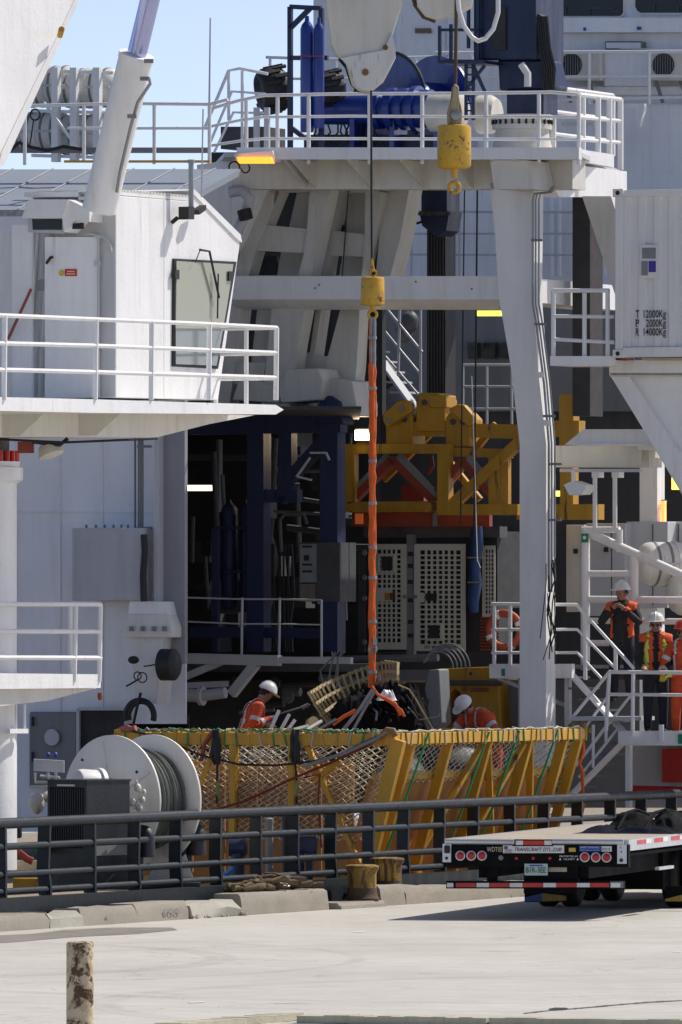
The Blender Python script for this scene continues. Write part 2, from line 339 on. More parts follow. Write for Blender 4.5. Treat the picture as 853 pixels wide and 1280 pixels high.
# wet stain and crack sealing on the quay
WET = paint('damp_stain', (.30, .27, .23), .4, .2, .4, scale=2, streak=False)
def patch(name, pts, mat, z=.004):
    mb = MB(); vs = [V((p.x, p.y, z)) for p in pts]; c = sum(vs, V((0, 0, 0)))/len(vs)
    mb.add([c]+vs, [[0, 1+i, 1+(i+1) % len(vs)] for i in range(len(vs))]); return build(mb, name, mat, kind='structure')
a = [G(x, y) for x, y in ((-10, 1170), (40, 1168), (80, 1163), (140, 1160), (215, 1160), (222, 1163), (170, 1168), (90, 1172), (20, 1178), (-10, 1180))]
patch('damp_patch', a, WET)
mb = MB(); pts = [(655, 1267), (690, 1263), (705, 1262), (730, 1260), (775, 1256), (810, 1253), (870, 1250)]
for i in range(len(pts)-1):
    for s in range(6):
        f0, f1 = s/6, (s+1)/6; x0 = pts[i][0]+(pts[i+1][0]-pts[i][0])*f0; y0 = pts[i][1]+(pts[i+1][1]-pts[i][1])*f0; x1 = pts[i][0]+(pts[i+1][0]-pts[i][0])*f1; y1 = pts[i][1]+(pts[i+1][1]-pts[i][1])*f1
        w_ = random.uniform(.35, .9); mb.add([G(x0, y0-w_, .004), G(x1, y1-w_, .004), G(x1, y1+w_, .004), G(x0, y0+w_, .004)], [[0, 1, 2, 3]])
build(mb, 'tar_seam', paint('tar_seam', (.10, .095, .085), .8, .2, .3), kind='structure')
patch('tar_blot', [G(x, y) for x, y in ((686, 1262), (694, 1260.4), (708, 1260.6), (712, 1262), (704, 1263.4), (690, 1263.6))], paint('tar', (.02, .02, .02), .6), z=.006)
for k, (x, y, l) in enumerate(((235, 1253, 20), (440, 1165, 16), (842, 1190, 9))):
    patch('paint_mark', [G(x, y), G(x+l, y-1), G(x+l+1, y+.6), G(x+2, y+1.6)], paint('old_line_paint', (.62, .61, .58), .8, .2, .5, scale=4) if k == 0 else bpy.data.materials['old_line_paint'])

# rusty post, foreground timbers
RUSTY = paint('flaking_white_paint_on_rust', (.60, .50, .33), .75, .18, .85, (.22, .10, .04), rust=1.0, scale=1.5, bump=.08, streak=False)
pb = G(100, 1306); zt = CZ-(1177-HY)*pb.y/F
mb = MB(); mb.lathe(pb, EZ, [(-.05, .128), (.2, .127), (.5, .127), (zt-.03, .127), (zt-.008, .122), (zt, .108), (zt-.002, 0)], 28)
build(mb, 'mooring_post', RUSTY, label='rusty post with flaking white paint standing alone on the near quay', cat='post')
def timber(px0, y0, px1, y1, h, wd, label, D=None, mat=TIMBER):
    p, q = G(px0, y0), G(px1, y1); d = (q-p).normalized(); n = V((d.y, -d.x, 0)); mb = MB(); k = 14
    for i in range(k):
        a = p+(q-p)*i/k; c = p+(q-p)*(i+1)/k; j = random.uniform(-.006, .006)
        mb.box((a+c)/2+EZ*(h/2+j)+n*wd/2, (c-a)/2, n*wd/2, EZ*h/2)
    return build(mb, 'timber_beam', mat, label=label, cat='timber', group='timbers edging the near quay')
timber(150, 1292, 346, 1275, .07, .3, 'pale slanting timber beam lying at the bottom edge left of centre')
timber(384, 1278, 620, 1281, .08, .35, 'long weathered timber beam at the bottom edge, middle piece', mat=TIMBER)
timber(622, 1281, 900, 1284, .08, .35, 'long weathered timber beam at the bottom right corner')
# ================================================================ the ship's own structure
def tp(D, poly, depth, mb=None):
    mb = mb or MB(); P = T(D); return mb.prism([P(x, y) for x, y in poly], EY*depth)
def tr(D, x0, y0, x1, y1, depth, mb=None): return tp(D, [(x0, y0), (x1, y0), (x1, y1), (x0, y1)], depth, mb)
def lp(px, D, poly, depth, mb=None):
    mb = mb or MB(); P = L(px, D); return mb.prism([P(x, y) for x, y in poly], -EX*depth)
def bar(P, a, b, w, h=None, mb=None, off=0.0):
    """a beam lying in plane P between two picture points"""
    mb = mb or MB(); return mb.beam(P(*a, off), P(*b, off), h or w, w, up=P.n)
def railing(label, P, rails, posts, r=.024, rp=None, mat=None, loc=None, group='white tube railings', extra=None):
    mat = mat or WHITE; f = P if callable(P) else None
    pts0 = f(*posts[0][2:4]) if posts else f(*rails[0][0]); o = thing('railing', label, 'railing', pts0, group)
    for i, rl in enumerate(rails):
        mb = MB(); mb.tube([f(*q) for q in rl], r if i else r*1.15, 8); build(mb, 'top_rail' if i == 0 else 'mid_rail', mat, o)
    for (x0, y0, x1, y1) in posts:
        mb = MB(); mb.tube([f(x0, y0), f(x1, y1)], rp or r*1.1, 8); build(mb, 'post', mat, o)
    return o
ship = thing('offshore_ship', 'white offshore work vessel moored along the quay with its open dark hangar', 'ship', K(20, 6, .15))
# deck, hull side and fender strip
DK = paint('timber_sheathed_deck', (.30, .25, .18), .8, .2, .5, (.14, .10, .07), streak=False)
mb = MB(); mb.prism([K(-30, .62, .12), K(75, .62, .12), K(75, 22, .12), K(-30, 22, .12)], EZ*-.25); build(mb, 'deck', DK, ship)
mb = MB(); mb.prism([K(-30, .55, .38), K(75, .55, .38), K(75, .70, .38), K(-30, .70, .38)], EZ*-3.0); build(mb, 'hull_side', SLATE, ship)
# left deckhouse wall
mb = tp(142, [(-440, 262), (232, 262), (232, 905), (-440, 905)], .05); mb.prism([T(142)(x, y) for x, y in ((-60, 905), (150, 905), (150, 1040), (-60, 1040))], EY*.05); build(mb, 'wall', WALLP, ship)
P = T(142); top = [P(-100, 262), P(208, 262)]
mb = MB(); up = [p+EY*2.6+EZ*.72 for p in top]; mb.add([top[0], top[1], up[1], up[0]]+[p-EZ*.1 for p in (top[0], top[1], up[1], up[0])], [[0, 1, 2, 3], [7, 6, 5, 4], [0, 4, 5, 1], [1, 5, 6, 2], [2, 6, 7, 3], [3, 7, 4, 0]])
build(mb, 'sloping_roof', paint('blue_grey_roof', (.30, .34, .39), .45, .06, .2), ship)
mb = MB()
for i in range(6):
    a = top[0].lerp(top[1], (i+.4)/6); mb.box(a+EY*1.3+EZ*.375, EX*.012, EY*1.3+EZ*.36, EZ*.006)
build(mb, 'roof_seam', GREYP, ship)
# jamb of the hangar, conduit, bracket
mb = tr(141.4, 196, 470, 231, 830, .10); build(mb, 'hangar_jamb', paint('jamb_grey_paint', (.27, .27, .295), .5, .08, .25), ship)
mb = tr(141.2, 193, 470, 198, 830, .3); build(mb, 'jamb_flange', GREYP, ship)
mb = MB(); mb.tube([T(141.6)(176, 470), T(141.6)(176, 660)], .045, 8); build(mb, 'conduit', MIDGREY, ship)
mb = MB(); mb.tube([T(141.6)(169, 470), T(141.6)(169, 660)], .018, 6); build(mb, 'conduit', MIDGREY, ship)
for y in (558, 660):
    mb = MB(); bar(T(141.4), (172, y), (190, y), .04, mb=mb); build(mb, 'conduit_clamp', MIDGREY, ship)
# bracket stack below the grey box
mb = tp(141.0, [(160, 768), (208, 768), (214, 784), (214, 797), (154, 797), (154, 786)], .5); build(mb, 'bracket_flange', WHITE2, ship, .01)
mb = tp(141.1, [(163, 797), (205, 797), (196, 880), (170, 880)], .45); build(mb, 'bracket_post', WHITE2, ship)
mb = tp(141.05, [(162, 752), (206, 752), (210, 770), (160, 770)], .4); build(mb, 'bracket_web', WHITE, ship)
for x in (164, 178, 192, 205):
    mb = MB(); mb.tube([T(140.95)(x, 783), T(140.95)(x, 789)], .035, 6); build(mb, 'bolt', MIDGREY, ship)
# left wall doors
mb = tr(141.85, 36, 890, 96, 985, .06); d = build(mb, 'door', MIDGREY, ship, .03)
mb = MB(); mb.lathe(T(141.8)(65, 922), -EY, [(0, .13), (.02, .12)], 20); build(mb, 'porthole', GREYP, d)
for x in (39, 39):
    pass
for y in (896, 940):
    mb = MB(); bar(T(141.8), (41, y), (41, y+12), .03, mb=mb); build(mb, 'hinge', BLACK, d)
mb = tr(141.9, 100, 888, 156, 985, .05); build(mb, 'doorway', DARKIN, ship)
mb = MB(); P = T(141.8)
for a, b in (((98, 886), (158, 886)), ((98, 886), (98, 985)), ((158, 886), (158, 985))): bar(P, a, b, .05, mb=mb)
build(mb, 'door_frame', GREYP, ship)
# hangar interior
IW = []
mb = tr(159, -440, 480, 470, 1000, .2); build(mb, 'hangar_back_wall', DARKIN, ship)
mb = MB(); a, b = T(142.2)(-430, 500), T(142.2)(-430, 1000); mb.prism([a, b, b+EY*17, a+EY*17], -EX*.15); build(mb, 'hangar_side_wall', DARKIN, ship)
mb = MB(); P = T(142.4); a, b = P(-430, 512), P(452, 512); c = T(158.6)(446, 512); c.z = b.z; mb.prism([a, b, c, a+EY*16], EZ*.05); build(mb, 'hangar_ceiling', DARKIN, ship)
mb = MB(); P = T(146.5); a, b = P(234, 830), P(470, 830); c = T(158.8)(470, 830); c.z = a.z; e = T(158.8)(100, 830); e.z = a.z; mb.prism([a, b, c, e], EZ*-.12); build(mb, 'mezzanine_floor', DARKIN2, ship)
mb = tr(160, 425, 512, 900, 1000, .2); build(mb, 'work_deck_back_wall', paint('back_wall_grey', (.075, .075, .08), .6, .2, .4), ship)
for k, y in enumerate((664, 683, 702, 721, 740, 760)):
    mb = tr(159.9, 612, y-.8, 652, y+.8, .05); build(mb, 'panel_seam', DARKIN, ship)
mb = tr(159.5, 440, 384, 960, 514, .2); build(mb, 'inner_wall', MIDGREY, ship)
mb = MB(); P = T(150.5); a, b = P(470, 386), P(1000, 386); mb.prism([P(470, 340)+EY*9, P(1100, 340)+EY*9, P(1100, 340)+EY*14, P(470, 340)+EY*14], EZ*-.2); build(mb, 'inner_deck', MIDGREY, ship)
for i, (x0, x1) in enumerate(((585, 598), (604, 620), (625, 640))):
    mb = tr(159.35, x0, 428, x1, 448, .1); f = build(mb, 'window', DARKIN2, ship)
    mb = tr(159.3, x0+1, 429, x1-1, 447, .03); build(mb, 'pane', GLASS, f)
# mezzanine front beam and struts
P = T(146.2)
for a, b, w_ in (((232, 823), (350, 826), .16), ((350, 825), (440, 826), .10), ((232, 846), (276, 828), .10), ((290, 868), (320, 830), .14), ((232, 857), (285, 855), .09)):
    mb = MB(); bar(P, a, b, w_, mb=mb); build(mb, 'mezzanine_beam', GREYP, ship)
mb = MB(); mb.tube([T(145.5)(214, 868), T(145.5)(250, 870)], .10, 12); mb.lathe(T(145.5)(250, 870), EX, [(0, .15), (.06, .15)], 14); mb.tube([T(145.5)(250, 870), T(145.5)(282, 866)], .085, 12); build(mb, 'pipe', GREYP, ship)
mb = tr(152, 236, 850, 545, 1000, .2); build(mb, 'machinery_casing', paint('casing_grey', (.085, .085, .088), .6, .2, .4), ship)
mb = MB(); mb.tube([T(150)(370, 826), T(150)(548, 822)], .06, 8); build(mb, 'pipe', MIDGREY, ship)
mb = MB(); mb.tube([T(150)(440, 845), T(150)(548, 845)], .10, 8); build(mb, 'pipe', MIDGREY, ship)

mb = tr(149.6, 560, 850, 800, 1010, .2); build(mb, 'gallery_bulkhead', MIDGREY, ship)
for x in (648, 655, 661, 667):
    mb = tr(149.3, x, 850, x+3, 1000, .2); build(mb, 'bulkhead_rib', GREYP, ship)
# portal: left raking legs (two ladder frames), cross beam, right column
def ladder(D, s0, s1, rungs, ws, mat, depth):
    for (a, b), w_ in ((s0, ws[0]), (s1, ws[1])):
        poly = [(a[0]-w_/2, a[1]), (a[0]+w_/2, a[1]), (b[0]+w_/2, b[1]), (b[0]-w_/2, b[1])]
        build(tp(D, poly, depth), 'portal_leg', mat, ship)
    for (ya, yb) in rungs:
        f = lambda st, y: st[0][0]+(st[1][0]-st[0][0])*(y-st[0][1])/(st[1][1]-st[0][1])
        poly = [(f(s0, ya), ya), (f(s1, ya), ya), (f(s1, yb), yb), (f(s0, yb), yb)]
        build(tp(D+.06, poly, depth-.15), 'leg_brace', mat, ship)
LEG = paint('portal_white_paint', (.54, .525, .475), .5, .08, .4, (.30, .24, .16), rust=.5, runs=.8)
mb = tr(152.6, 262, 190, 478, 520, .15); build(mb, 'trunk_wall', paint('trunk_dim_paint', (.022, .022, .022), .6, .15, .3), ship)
def plates(D, polys, depth, nm, mat):
    for q in polys: build(tp(D, q, depth), nm, mat, ship)
plates(147.2, [[(338, 232), (353, 232), (333, 281), (320, 313), (311, 344), (303, 384), (294, 453), (286, 512), (262, 512), (284, 384), (302, 310)],
               [(388, 236), (413, 236), (389, 345), (373, 431), (362, 512), (326, 512), (333, 453), (340, 384), (373, 344), (380, 316), (384, 286)]], .35, 'portal_leg', LEG)
plates(147.26, [[(353, 226), (388, 226), (388, 240), (352, 240)], [(333, 281), (384, 286), (380, 316), (320, 313)], [(311, 344), (373, 344), (340, 385), (303, 385)], [(294, 453), (333, 453), (328, 480), (290, 480)]], .25, 'leg_brace', LEG)
plates(148.0, [[(372, 238), (392, 238), (388, 290), (361, 286)], [(352, 312), (384, 314), (376, 348), (346, 348)], [(322, 384), (344, 384), (336, 455), (314, 455)]], .12, 'leg_stiffener', LEG)
plates(147.9, [[(421, 232), (428, 236), (417, 288), (408, 344), (402, 385), (392, 453), (384, 512), (366, 512), (380, 431), (396, 345)],
               [(457, 236), (478, 240), (452, 345), (446, 458), (440, 512), (402, 512), (408, 453), (426, 385), (452, 344), (456, 300)]], .35, 'portal_leg', LEG)
plates(147.96, [[(426, 228), (458, 228), (458, 241), (425, 241)], [(416, 288), (458, 293), (455, 321), (411, 319)], [(408, 344), (452, 344), (430, 385), (402, 385)], [(394, 445), (412, 445), (408, 478), (388, 478)]], .25, 'leg_brace', LEG)
plates(148.4, [[(437, 240), (460, 240), (460, 296), (432, 292)], [(428, 320), (458, 322), (456, 346), (424, 346)]], .12, 'leg_stiffener', LEG)
plates(148.2, [[(417, 281), (430, 281), (430, 289), (417, 289)], [(322, 320), (346, 320), (350, 346), (318, 346)]], .1, 'leg_opening_shade', BLACK)  # black plates stand in for the shade inside the leg openings
mb = tp(148.2, [(480, 235), (512, 235), (500, 300), (488, 345), (470, 345)], .5); build(mb, 'leg_web', LEG, ship)
mb = tp(147.0, [(246, 206), (284, 200), (322, 204), (330, 235), (302, 300), (285, 330), (262, 330), (252, 250)], .6); build(mb, 'leg_haunch', WHITE, ship)
mb = tp(147.0, [(360, 462), (398, 460), (404, 476), (400, 500), (352, 504), (346, 486)], .7); build(mb, 'leg_foot', LEG, ship, .02)
mb = tp(147.1, [(300, 470), (352, 484), (350, 504), (290, 500)], .5); build(mb, 'leg_foot', LEG, ship, .02)
mb = tp(147.3, [(398, 470), (440, 476), (446, 505), (446, 520), (396, 520)], .8); build(mb, 'leg_foot', LEG, ship, .02)
def cross(D, x0, x1, yt, yb, yc, depth, mat, name):
    P = T(D); mb = MB()
    for s in (0,):
        a0, a1, b0, b1 = P(x0, yt), P(x1, yt), P(x0, yb), P(x1, yb); dz = EZ*(P(0, yb).z-P(0, yc).z)
        vs = [a0, a1, b1, b0, b0+EY*.25-dz, b1+EY*.25-dz, a0+EY*depth, a1+EY*depth, b0+EY*depth-dz, b1+EY*depth-dz]
        mb.add(vs, [[0, 1, 2, 3], [3, 2, 5, 4], [0, 6, 7, 1], [4, 5, 9, 8], [6, 8, 9, 7], [0, 3, 4, 8, 6], [1, 7, 9, 5, 2]])
    build(mb, name, mat, ship)
cross(146.9, 288, 626, 345, 374, 385, .8, WHITE, 'cross_beam')
# right column, upper vertical, raking middle, vertical foot
mb = tp(146.6, [(613, 228), (668, 228), (666, 371), (673, 462), (683, 555), (683, 960), (650, 960), (650, 555), (639.5, 462), (624, 371), (619.5, 300)], .36); build(mb, 'portal_column', WHITE, ship)
mb = MB(); P = L(668, 146.9); mb.prism([P(672, 348), P(776, 357), P(776, 388), P(672, 378)], -EX*.6); build(mb, 'side_beam', WHITE, ship)
mb = tp(149.5, [(716, 245), (738, 245), (738, 520), (716, 520)], .5); build(mb, 'rear_column', DARKIN, ship)
mb = tp(149.6, [(738, 245), (741, 245), (741, 520), (738, 520)], .02); build(mb, 'rear_column_edge', DEEPRED, ship)
mb = tp(147.4, [(728, 245), (764, 245), (792, 330), (792, 388), (776, 388)], .4); build(mb, 'side_knee', CREAM, ship)
# upper deck with fascia, girder and knees
UD = T(145.6)
mb = MB(); mb.prism([UD(296, 184), UD(724, 184), UD(724, 199), UD(296, 199)], EY*.12); build(mb, 'upper_deck_fascia', WHITE, ship)
mb = MB(); a, b = UD(276, 190), UD(724, 190); c = b+EY*8; c = UD(775, 190, 8.0); c.z = a.z; e = UD(250, 190, 8.0); e.z = a.z; mb.prism([a+EY*.13, b+EY*.13, c, e], EZ*-.07); build(mb, 'upper_deck', GREYP, ship)
mb = tr(146.6, 290, 197, 716, 236, .5); build(mb, 'upper_deck_girder', CREAM, ship)
for x in (352, 362, 432, 498, 560, 612, 640):
    P = L(x, 145.75); a = UD(x, 199)
    mb = MB(); q = a+EY*.02; e = a+EY*.95; mb.prism([q, e+EZ*0, e-EZ*.42], EX*.03); build(mb, 'deck_knee', CREAM, ship)
mb = tp(145.7, [(613, 200), (660, 200), (668, 236), (618, 236)], .8); build(mb, 'column_cap', CREAM, ship)
P = L(724, 145.4); mb = MB(); mb.prism([P(724, 186), P(768, 193), P(768, 209), P(724, 201)], -EX*.1); build(mb, 'upper_deck_side_fascia', WHITE, ship)
P = L(690, 145.9); mb = MB(); mb.prism([P(690, 232), P(728, 207), P(784, 214), P(784, 246), P(700, 246)], -EX*.25); build(mb, 'side_girder', WHITE, ship)
# superstructure far behind, with bridge windows
SD = 164
mb = tr(SD, 392, -40, 980, 400, .3); build(mb, 'superstructure_wall', WALLP, ship)
mb = tr(SD-.35, 660, 22, 980, 40, .35); build(mb, 'bridge_ledge', WALLP, ship)
for (x0, x1, y1) in ((678, 781, 22), (789, 900, 18)):
    P = T(SD-.06); c = [(x0+2, -40), (x1, -40), (x1, y1-6), (x1-2, y1-2), (x1-6, y1), (x0+12, y1), (x0+6, y1-3), (x0+3, y1-9)]
    mb = MB(); mb.prism([P(*q) for q in c], EY*.05); f = build(mb, 'bridge_window', WHITE, ship)
    P2 = T(SD-.085); k = [(x0+4.5, -40), (x1-2.5, -40), (x1-2.5, y1-7), (x1-4, y1-4), (x1-7, y1-2.5), (x0+12, y1-2.5), (x0+8, y1-5), (x0+5.5, y1-10)]
    mb = MB(); mb.prism([P2(*q) for q in k], EY*.03); build(mb, 'pane', GLASS, f)
    for a, b in (((x0+30, y1-14), (x0+30, y1-5)), ((x0+60, y1-12), (x0+90, y1-12)), ((x0+60, y1-12), (x0+60, y1-4)), ((x0+84, y1-8), (x0+98, y1-8))):
        mb = MB(); bar(T(SD-.10), a, b, .02, mb=mb); build(mb, 'blind_edge', DARKIN2, f)
for x, y, w_ in ((683, 37, 6), (731, 36, 3), (799, 35, 5)):
    mb = tr(SD-.38, x-w_/2, y-2, x+w_/2, y+2, .02); build(mb, 'fitting', BLUES, ship)
mb = tp(SD-.2, [(776, 130), (980, 130), (980, 250), (776, 250)], .2); build(mb, 'superstructure_panel', WALLP, ship)
mb = tr(SD-.25, 700, 108, 980, 118, .25); build(mb, 'superstructure_step', WALLP, ship)
mb = tp(SD-2, [(782, 129), (806, 129), (806, 134), (800, 158), (797, 158), (796, 136), (782, 134)], .1); build(mb, 'bracket', WHITE, ship)
mb = tr(SD-.08, 519, 35, 538, 41, .05); build(mb, 'name_plate', paint('brown_plate', (.16, .09, .05)), ship)
mb = tr(SD-.1, 496, -40, 501, 200, .1); build(mb, 'wall_stiffener', WALLP, ship)
mb = tr(SD-.1, 553, 40, 556, 200, .1); build(mb, 'wall_stiffener', WALLP, ship)
mb = tr(SD-.2, 560, 0, 562.5, 360, .1); build(mb, 'wall_stiffener', WALLP, ship)
for x in (690, 700, 756):
    mb = MB(); mb.tube([T(SD-.2)(x, 245), T(SD-.2)(x, 345)], .035, 6); build(mb, 'wall_pipe', WALLP, ship)
mb = tr(SD-.2, 686, 252, 690, 330, .1); build(mb, 'door_edge', WALLP, ship)

# the dark slate handrail along the ship's side: each post a flat bar
RL = L(426.5, 131.6); RLp = [K(ka(0), .78), ]
LR = PL(426.5, 0, EY); LR.p = K(0, .80, 0)
rail = thing('bulwark_rail', 'dark slate grey tube handrail with flat posts along the ship side', 'railing', K(20, .8, .38))
A0, A1 = -14.0, 62.0
for i, (z, r) in enumerate(((1.33, .070), (1.03, .046), (.67, .046), (.45, .046))):
    mb = MB(); mb.tube([K(A0, .80, z), K(A1, .80, z)], r, 12); build(mb, 'top_rail' if i == 0 else 'mid_rail', SLATE, rail)
pxs = [-52, 2, 58, 114, 170, 222, 272, 322, 369, 416, 463, 507, 552, 594, 639, 682, 724, 765, 804, 842, 880]
for i, x in enumerate(pxs):
    c = LR(x, 1080); a = (c-K0).dot(EY); dx = random.uniform(-.02, .02)
    mb = MB(); w_ = .055
    mb.prism([K(a, .74, .37), K(a, .745, .52), K(a, .76+dx, .70), K(a, .75, 1.32), K(a, .92, 1.32), K(a, .93+dx, .70), K(a, .915, .52), K(a, .91, .37)], EY*.05)
    build(mb, 'post', SLATE, rail)

# weld seams and small fittings on the big white plates
for x in (20, 75, 128): build(tr(141.97, x, 545, x+.7, 900, .03), 'weld_seam', WALLP, ship)
for y in (640, 790): build(tr(141.97, -60, y, 195, y+.7, .03), 'weld_seam', WALLP, ship)
for y in (60, 175, 215): build(tr(SD-.215, 776, y, 980, y+.8, .02), 'weld_seam', WALLP, ship)
for x in (815, 838): build(tr(SD-.215, x, 130, x+.8, 250, .02), 'weld_seam', WALLP, ship)
for y in (290, 430, 520, 640, 720): build(tr(146.585, 600 if y < 300 else 640, y, 690, y+.7, .02), 'weld_seam', WHITE, ship) if False else None
for x, y in ((399, 356), (394, 360), (590, 361), (520, 352)):
    mb = MB(); mb.lathe(T(146.9)(x, y), -EY, [(0, .018), (.012, .014)], 8); build(mb, 'drain_hole', MIDGREY, ship)
# ================================================================ railings
UR = T(145.8)
railing('long white railing along the front edge of the upper deck above the crane hook', UR,
        [[(262, 136), (300, 125), (330, 119), (430, 117), (560, 116.5), (690, 115), (724, 118)], [(262, 158), (300, 150), (330, 146), (430, 145), (724, 146)], [(262, 182), (300, 176), (330, 173), (430, 173), (724, 174)]],
        [(308, 123, 308, 196), (347, 120, 347, 190), (386, 118, 386, 205), (462, 117, 462, 205), (528, 117, 528, 205), (608, 116, 608, 196), (674, 116, 674, 203), (724, 118, 724, 206)], .022, .03)
UL = L(724, 145.7)
railing('short bright railing on the right end of the upper deck beside the white column', UL,
        [[(724, 118), (776, 124)], [(724, 146), (776, 151)], [(724, 174), (776, 178)]], [(748, 121, 748, 198), (762, 122, 762, 202), (776, 124, 776, 212)], .03, .045)
U2 = L(692, 147.5)
railing('white railing across the rear right corner of the upper deck', U2,
        [[(692, 109), (766, 119)], [(692, 139), (766, 149)], [(692, 167), (766, 176)]], [(692, 109, 692, 186), (729, 114, 729, 188), (766, 119, 766, 195)], .03, .045)
railing('white railing in front of the air conditioners below the bridge windows', T(SD-1.2),
        [[(545, 66), (853, 64), (900, 64)], [(545, 97), (900, 94)], [(545, 128), (900, 120)]], [(737, 65, 737, 130), (812, 64, 812, 130), (590, 66, 590, 130), (660, 66, 660, 130)], .026)
railing('pale railing on the roof before the life rafts at upper left', T(143.5),
        [[(30, 132), (160, 129), (262, 130), (285, 124)], [(85, 160), (262, 160)]], [(31, 132, 31, 206), (105, 131, 105, 202), (193, 130, 193, 205), (262, 128, 262, 204)], .022, .028)
railing('stair handrail at the upper left end of the winch deck', T(147.5),
        [[(256, 160), (286, 88), (300, 85), (335, 92)], [(262, 180), (290, 114), (332, 117)], [(268, 190), (292, 140), (330, 141)]], [(286, 88, 286, 150), (303, 88, 303, 190)], .022)
railing('grey railing behind the blue winch in front of the far white wall', T(SD-2.5),
        [[(333, 71), (420, 74), (545, 71)], [(333, 98), (545, 98)]], [(338, 71, 338, 130), (420, 74, 420, 130), (520, 72, 520, 130)], .024, mat=WALLP)
railing('thin railing against the shaded wall seen below the upper deck', T(SD-1.4),
        [[(480, 264), (640, 265), (780, 265)], [(480, 292), (780, 292)], [(480, 318), (780, 319)]], [(515, 264, 515, 345), (575, 264, 575, 345), (696, 265, 696, 345), (750, 265, 750, 345)], .018, mat=GREYP)
railing('white railing on the inner gallery behind the yellow frame', T(158),
        [[(578, 456), (660, 456)], [(578, 483), (660, 483)], [(578, 511), (660, 511)]], [(579, 456, 579, 530), (609, 456, 609, 530), (640, 456, 640, 530)], .02, mat=GREYP)
railing('wire guard rail along the edge of the dark hangar floor', T(146.3),
        [[(232, 747), (303, 749), (352, 749), (402, 750)], [(232, 777), (303, 780), (352, 780), (402, 781)]], [(303, 747, 302, 824), (350, 747, 349, 824), (402, 750, 402, 824)], .012, .02, mat=GREYP)
CB = L(690, 145.4)
railing('white square railing beside the left end of the cargo container', T(145.2),
        [[(692, 363), (762, 363)], [(692, 395), (768, 396)], [(692, 424), (768, 428)]], [(692, 363, 692, 446), (731, 366, 731, 446), (760, 363, 760, 446)], .028, .034)
mb = tr(145.1, 688, 445, 764, 457, .9); tag(build(mb, 'side_platform', WHITE), 'white grating ledge beside the container under its square railing', 'platform')
# ================================================================ cargo container and its stand
CD = 145.0; CP = T(CD)
cn = thing('cargo_container', 'white offshore cargo container with black weight lettering', 'container', CP(768, 447))
P0 = CP(769, 447); CW = 2.43; CH = CP(769, 236).z-P0.z; CL = 2.99
def cpt(x, y, z): return P0+EX*x+EY*y+EZ*z
CONT = paint('container_white_paint', (.74, .73, .71), .5, .05, .22, (.34, .31, .27), rust=.12)
mb = MB(); n = 9; prof = []
for i in range(n):                       # corrugated end wall
    x0 = .12+(CW-.24)*i/n; s = (CW-.24)/n; prof += [(x0, .055), (x0+s*.42, .055), (x0+s*.5, .09), (x0+s*.92, .09)]
prof.append((CW-.12, .055))
mb.add([cpt(x, y, .16) for x, y in prof]+[cpt(x, y, CH-.12) for x, y in prof], [[i, i+1, len(prof)+i+1, len(prof)+i] for i in range(len(prof)-1)]); build(mb, 'end_wall', CONT, cn)
mb = MB(); mb.box(cpt(CW/2, CL/2+.06, CH/2), EX*(CW/2-.04), EY*(CL/2-.05), EZ*(CH/2-.1)); build(mb, 'body', CONT, cn)
for x in (.06, CW-.06):
    for y in (.05, CL-.05):
        mb = MB(); mb.box(cpt(x, y, CH/2), EX*.06, EY*.05, EZ*(CH/2-.11)); build(mb, 'corner_post', CONT, cn, .012)
        for z in (.06, CH-.06):
            mb = MB(); mb.box(cpt(x, y, z), EX*.085, EY*.085, EZ*.06); c_ = build(mb, 'corner_casting', WHITE2, cn, .01)
            mb = MB(); mb.lathe(cpt(x, y-.086, z), -EY, [(0, .035), (.003, .03)], 12); build(mb, 'hole', BLACK, c_)
mb = MB(); mb.box(cpt(CW/2, .05, .08), EX*(CW/2-.12), EY*.045, EZ*.075); build(mb, 'bottom_rail', CONT, cn, .012)
mb = MB(); mb.box(cpt(CW/2, .05, CH-.07), EX*(CW/2-.12), EY*.04, EZ*.05); build(mb, 'top_rail', CONT, cn, .012)
def onc(px, py): return CP(px, py)
for nm, x0, y0, x1, y1, mt, dd in (('data_plate', 801, 306, 822, 348, CONT, .05), ('plate_panel', 803, 309.5, 820, 323, GREYS, .06), ('plate_panel', 802, 326, 810, 344, GREYS, .06), ('plate_panel', 811.2, 326, 820, 340, PURP, .06)):
    P = T(CD+.055-dd); mb = MB(); mb.prism([P(x0, y0), P(x1, y0), P(x1, y1), P(x0, y1)], EY*dd); build(mb, nm, mt, cn)
for (a, b, y) in (('T', '12000Kg', 397), ('P', '2000Kg', 408.5), ('R', '14000Kg', 419.5)):
    P = T(CD+.045); text(a, 'lettering', INK, cn, P(795, y), EX, EZ, .115, .055, depth=.0, bold=.02)
    x0 = 805 if len(b) == 7 else 808; text(b, 'lettering', INK, cn, P(x0, y), EX, EZ, .115, (832-x0)/82.5/.91, depth=.0, bold=.012)
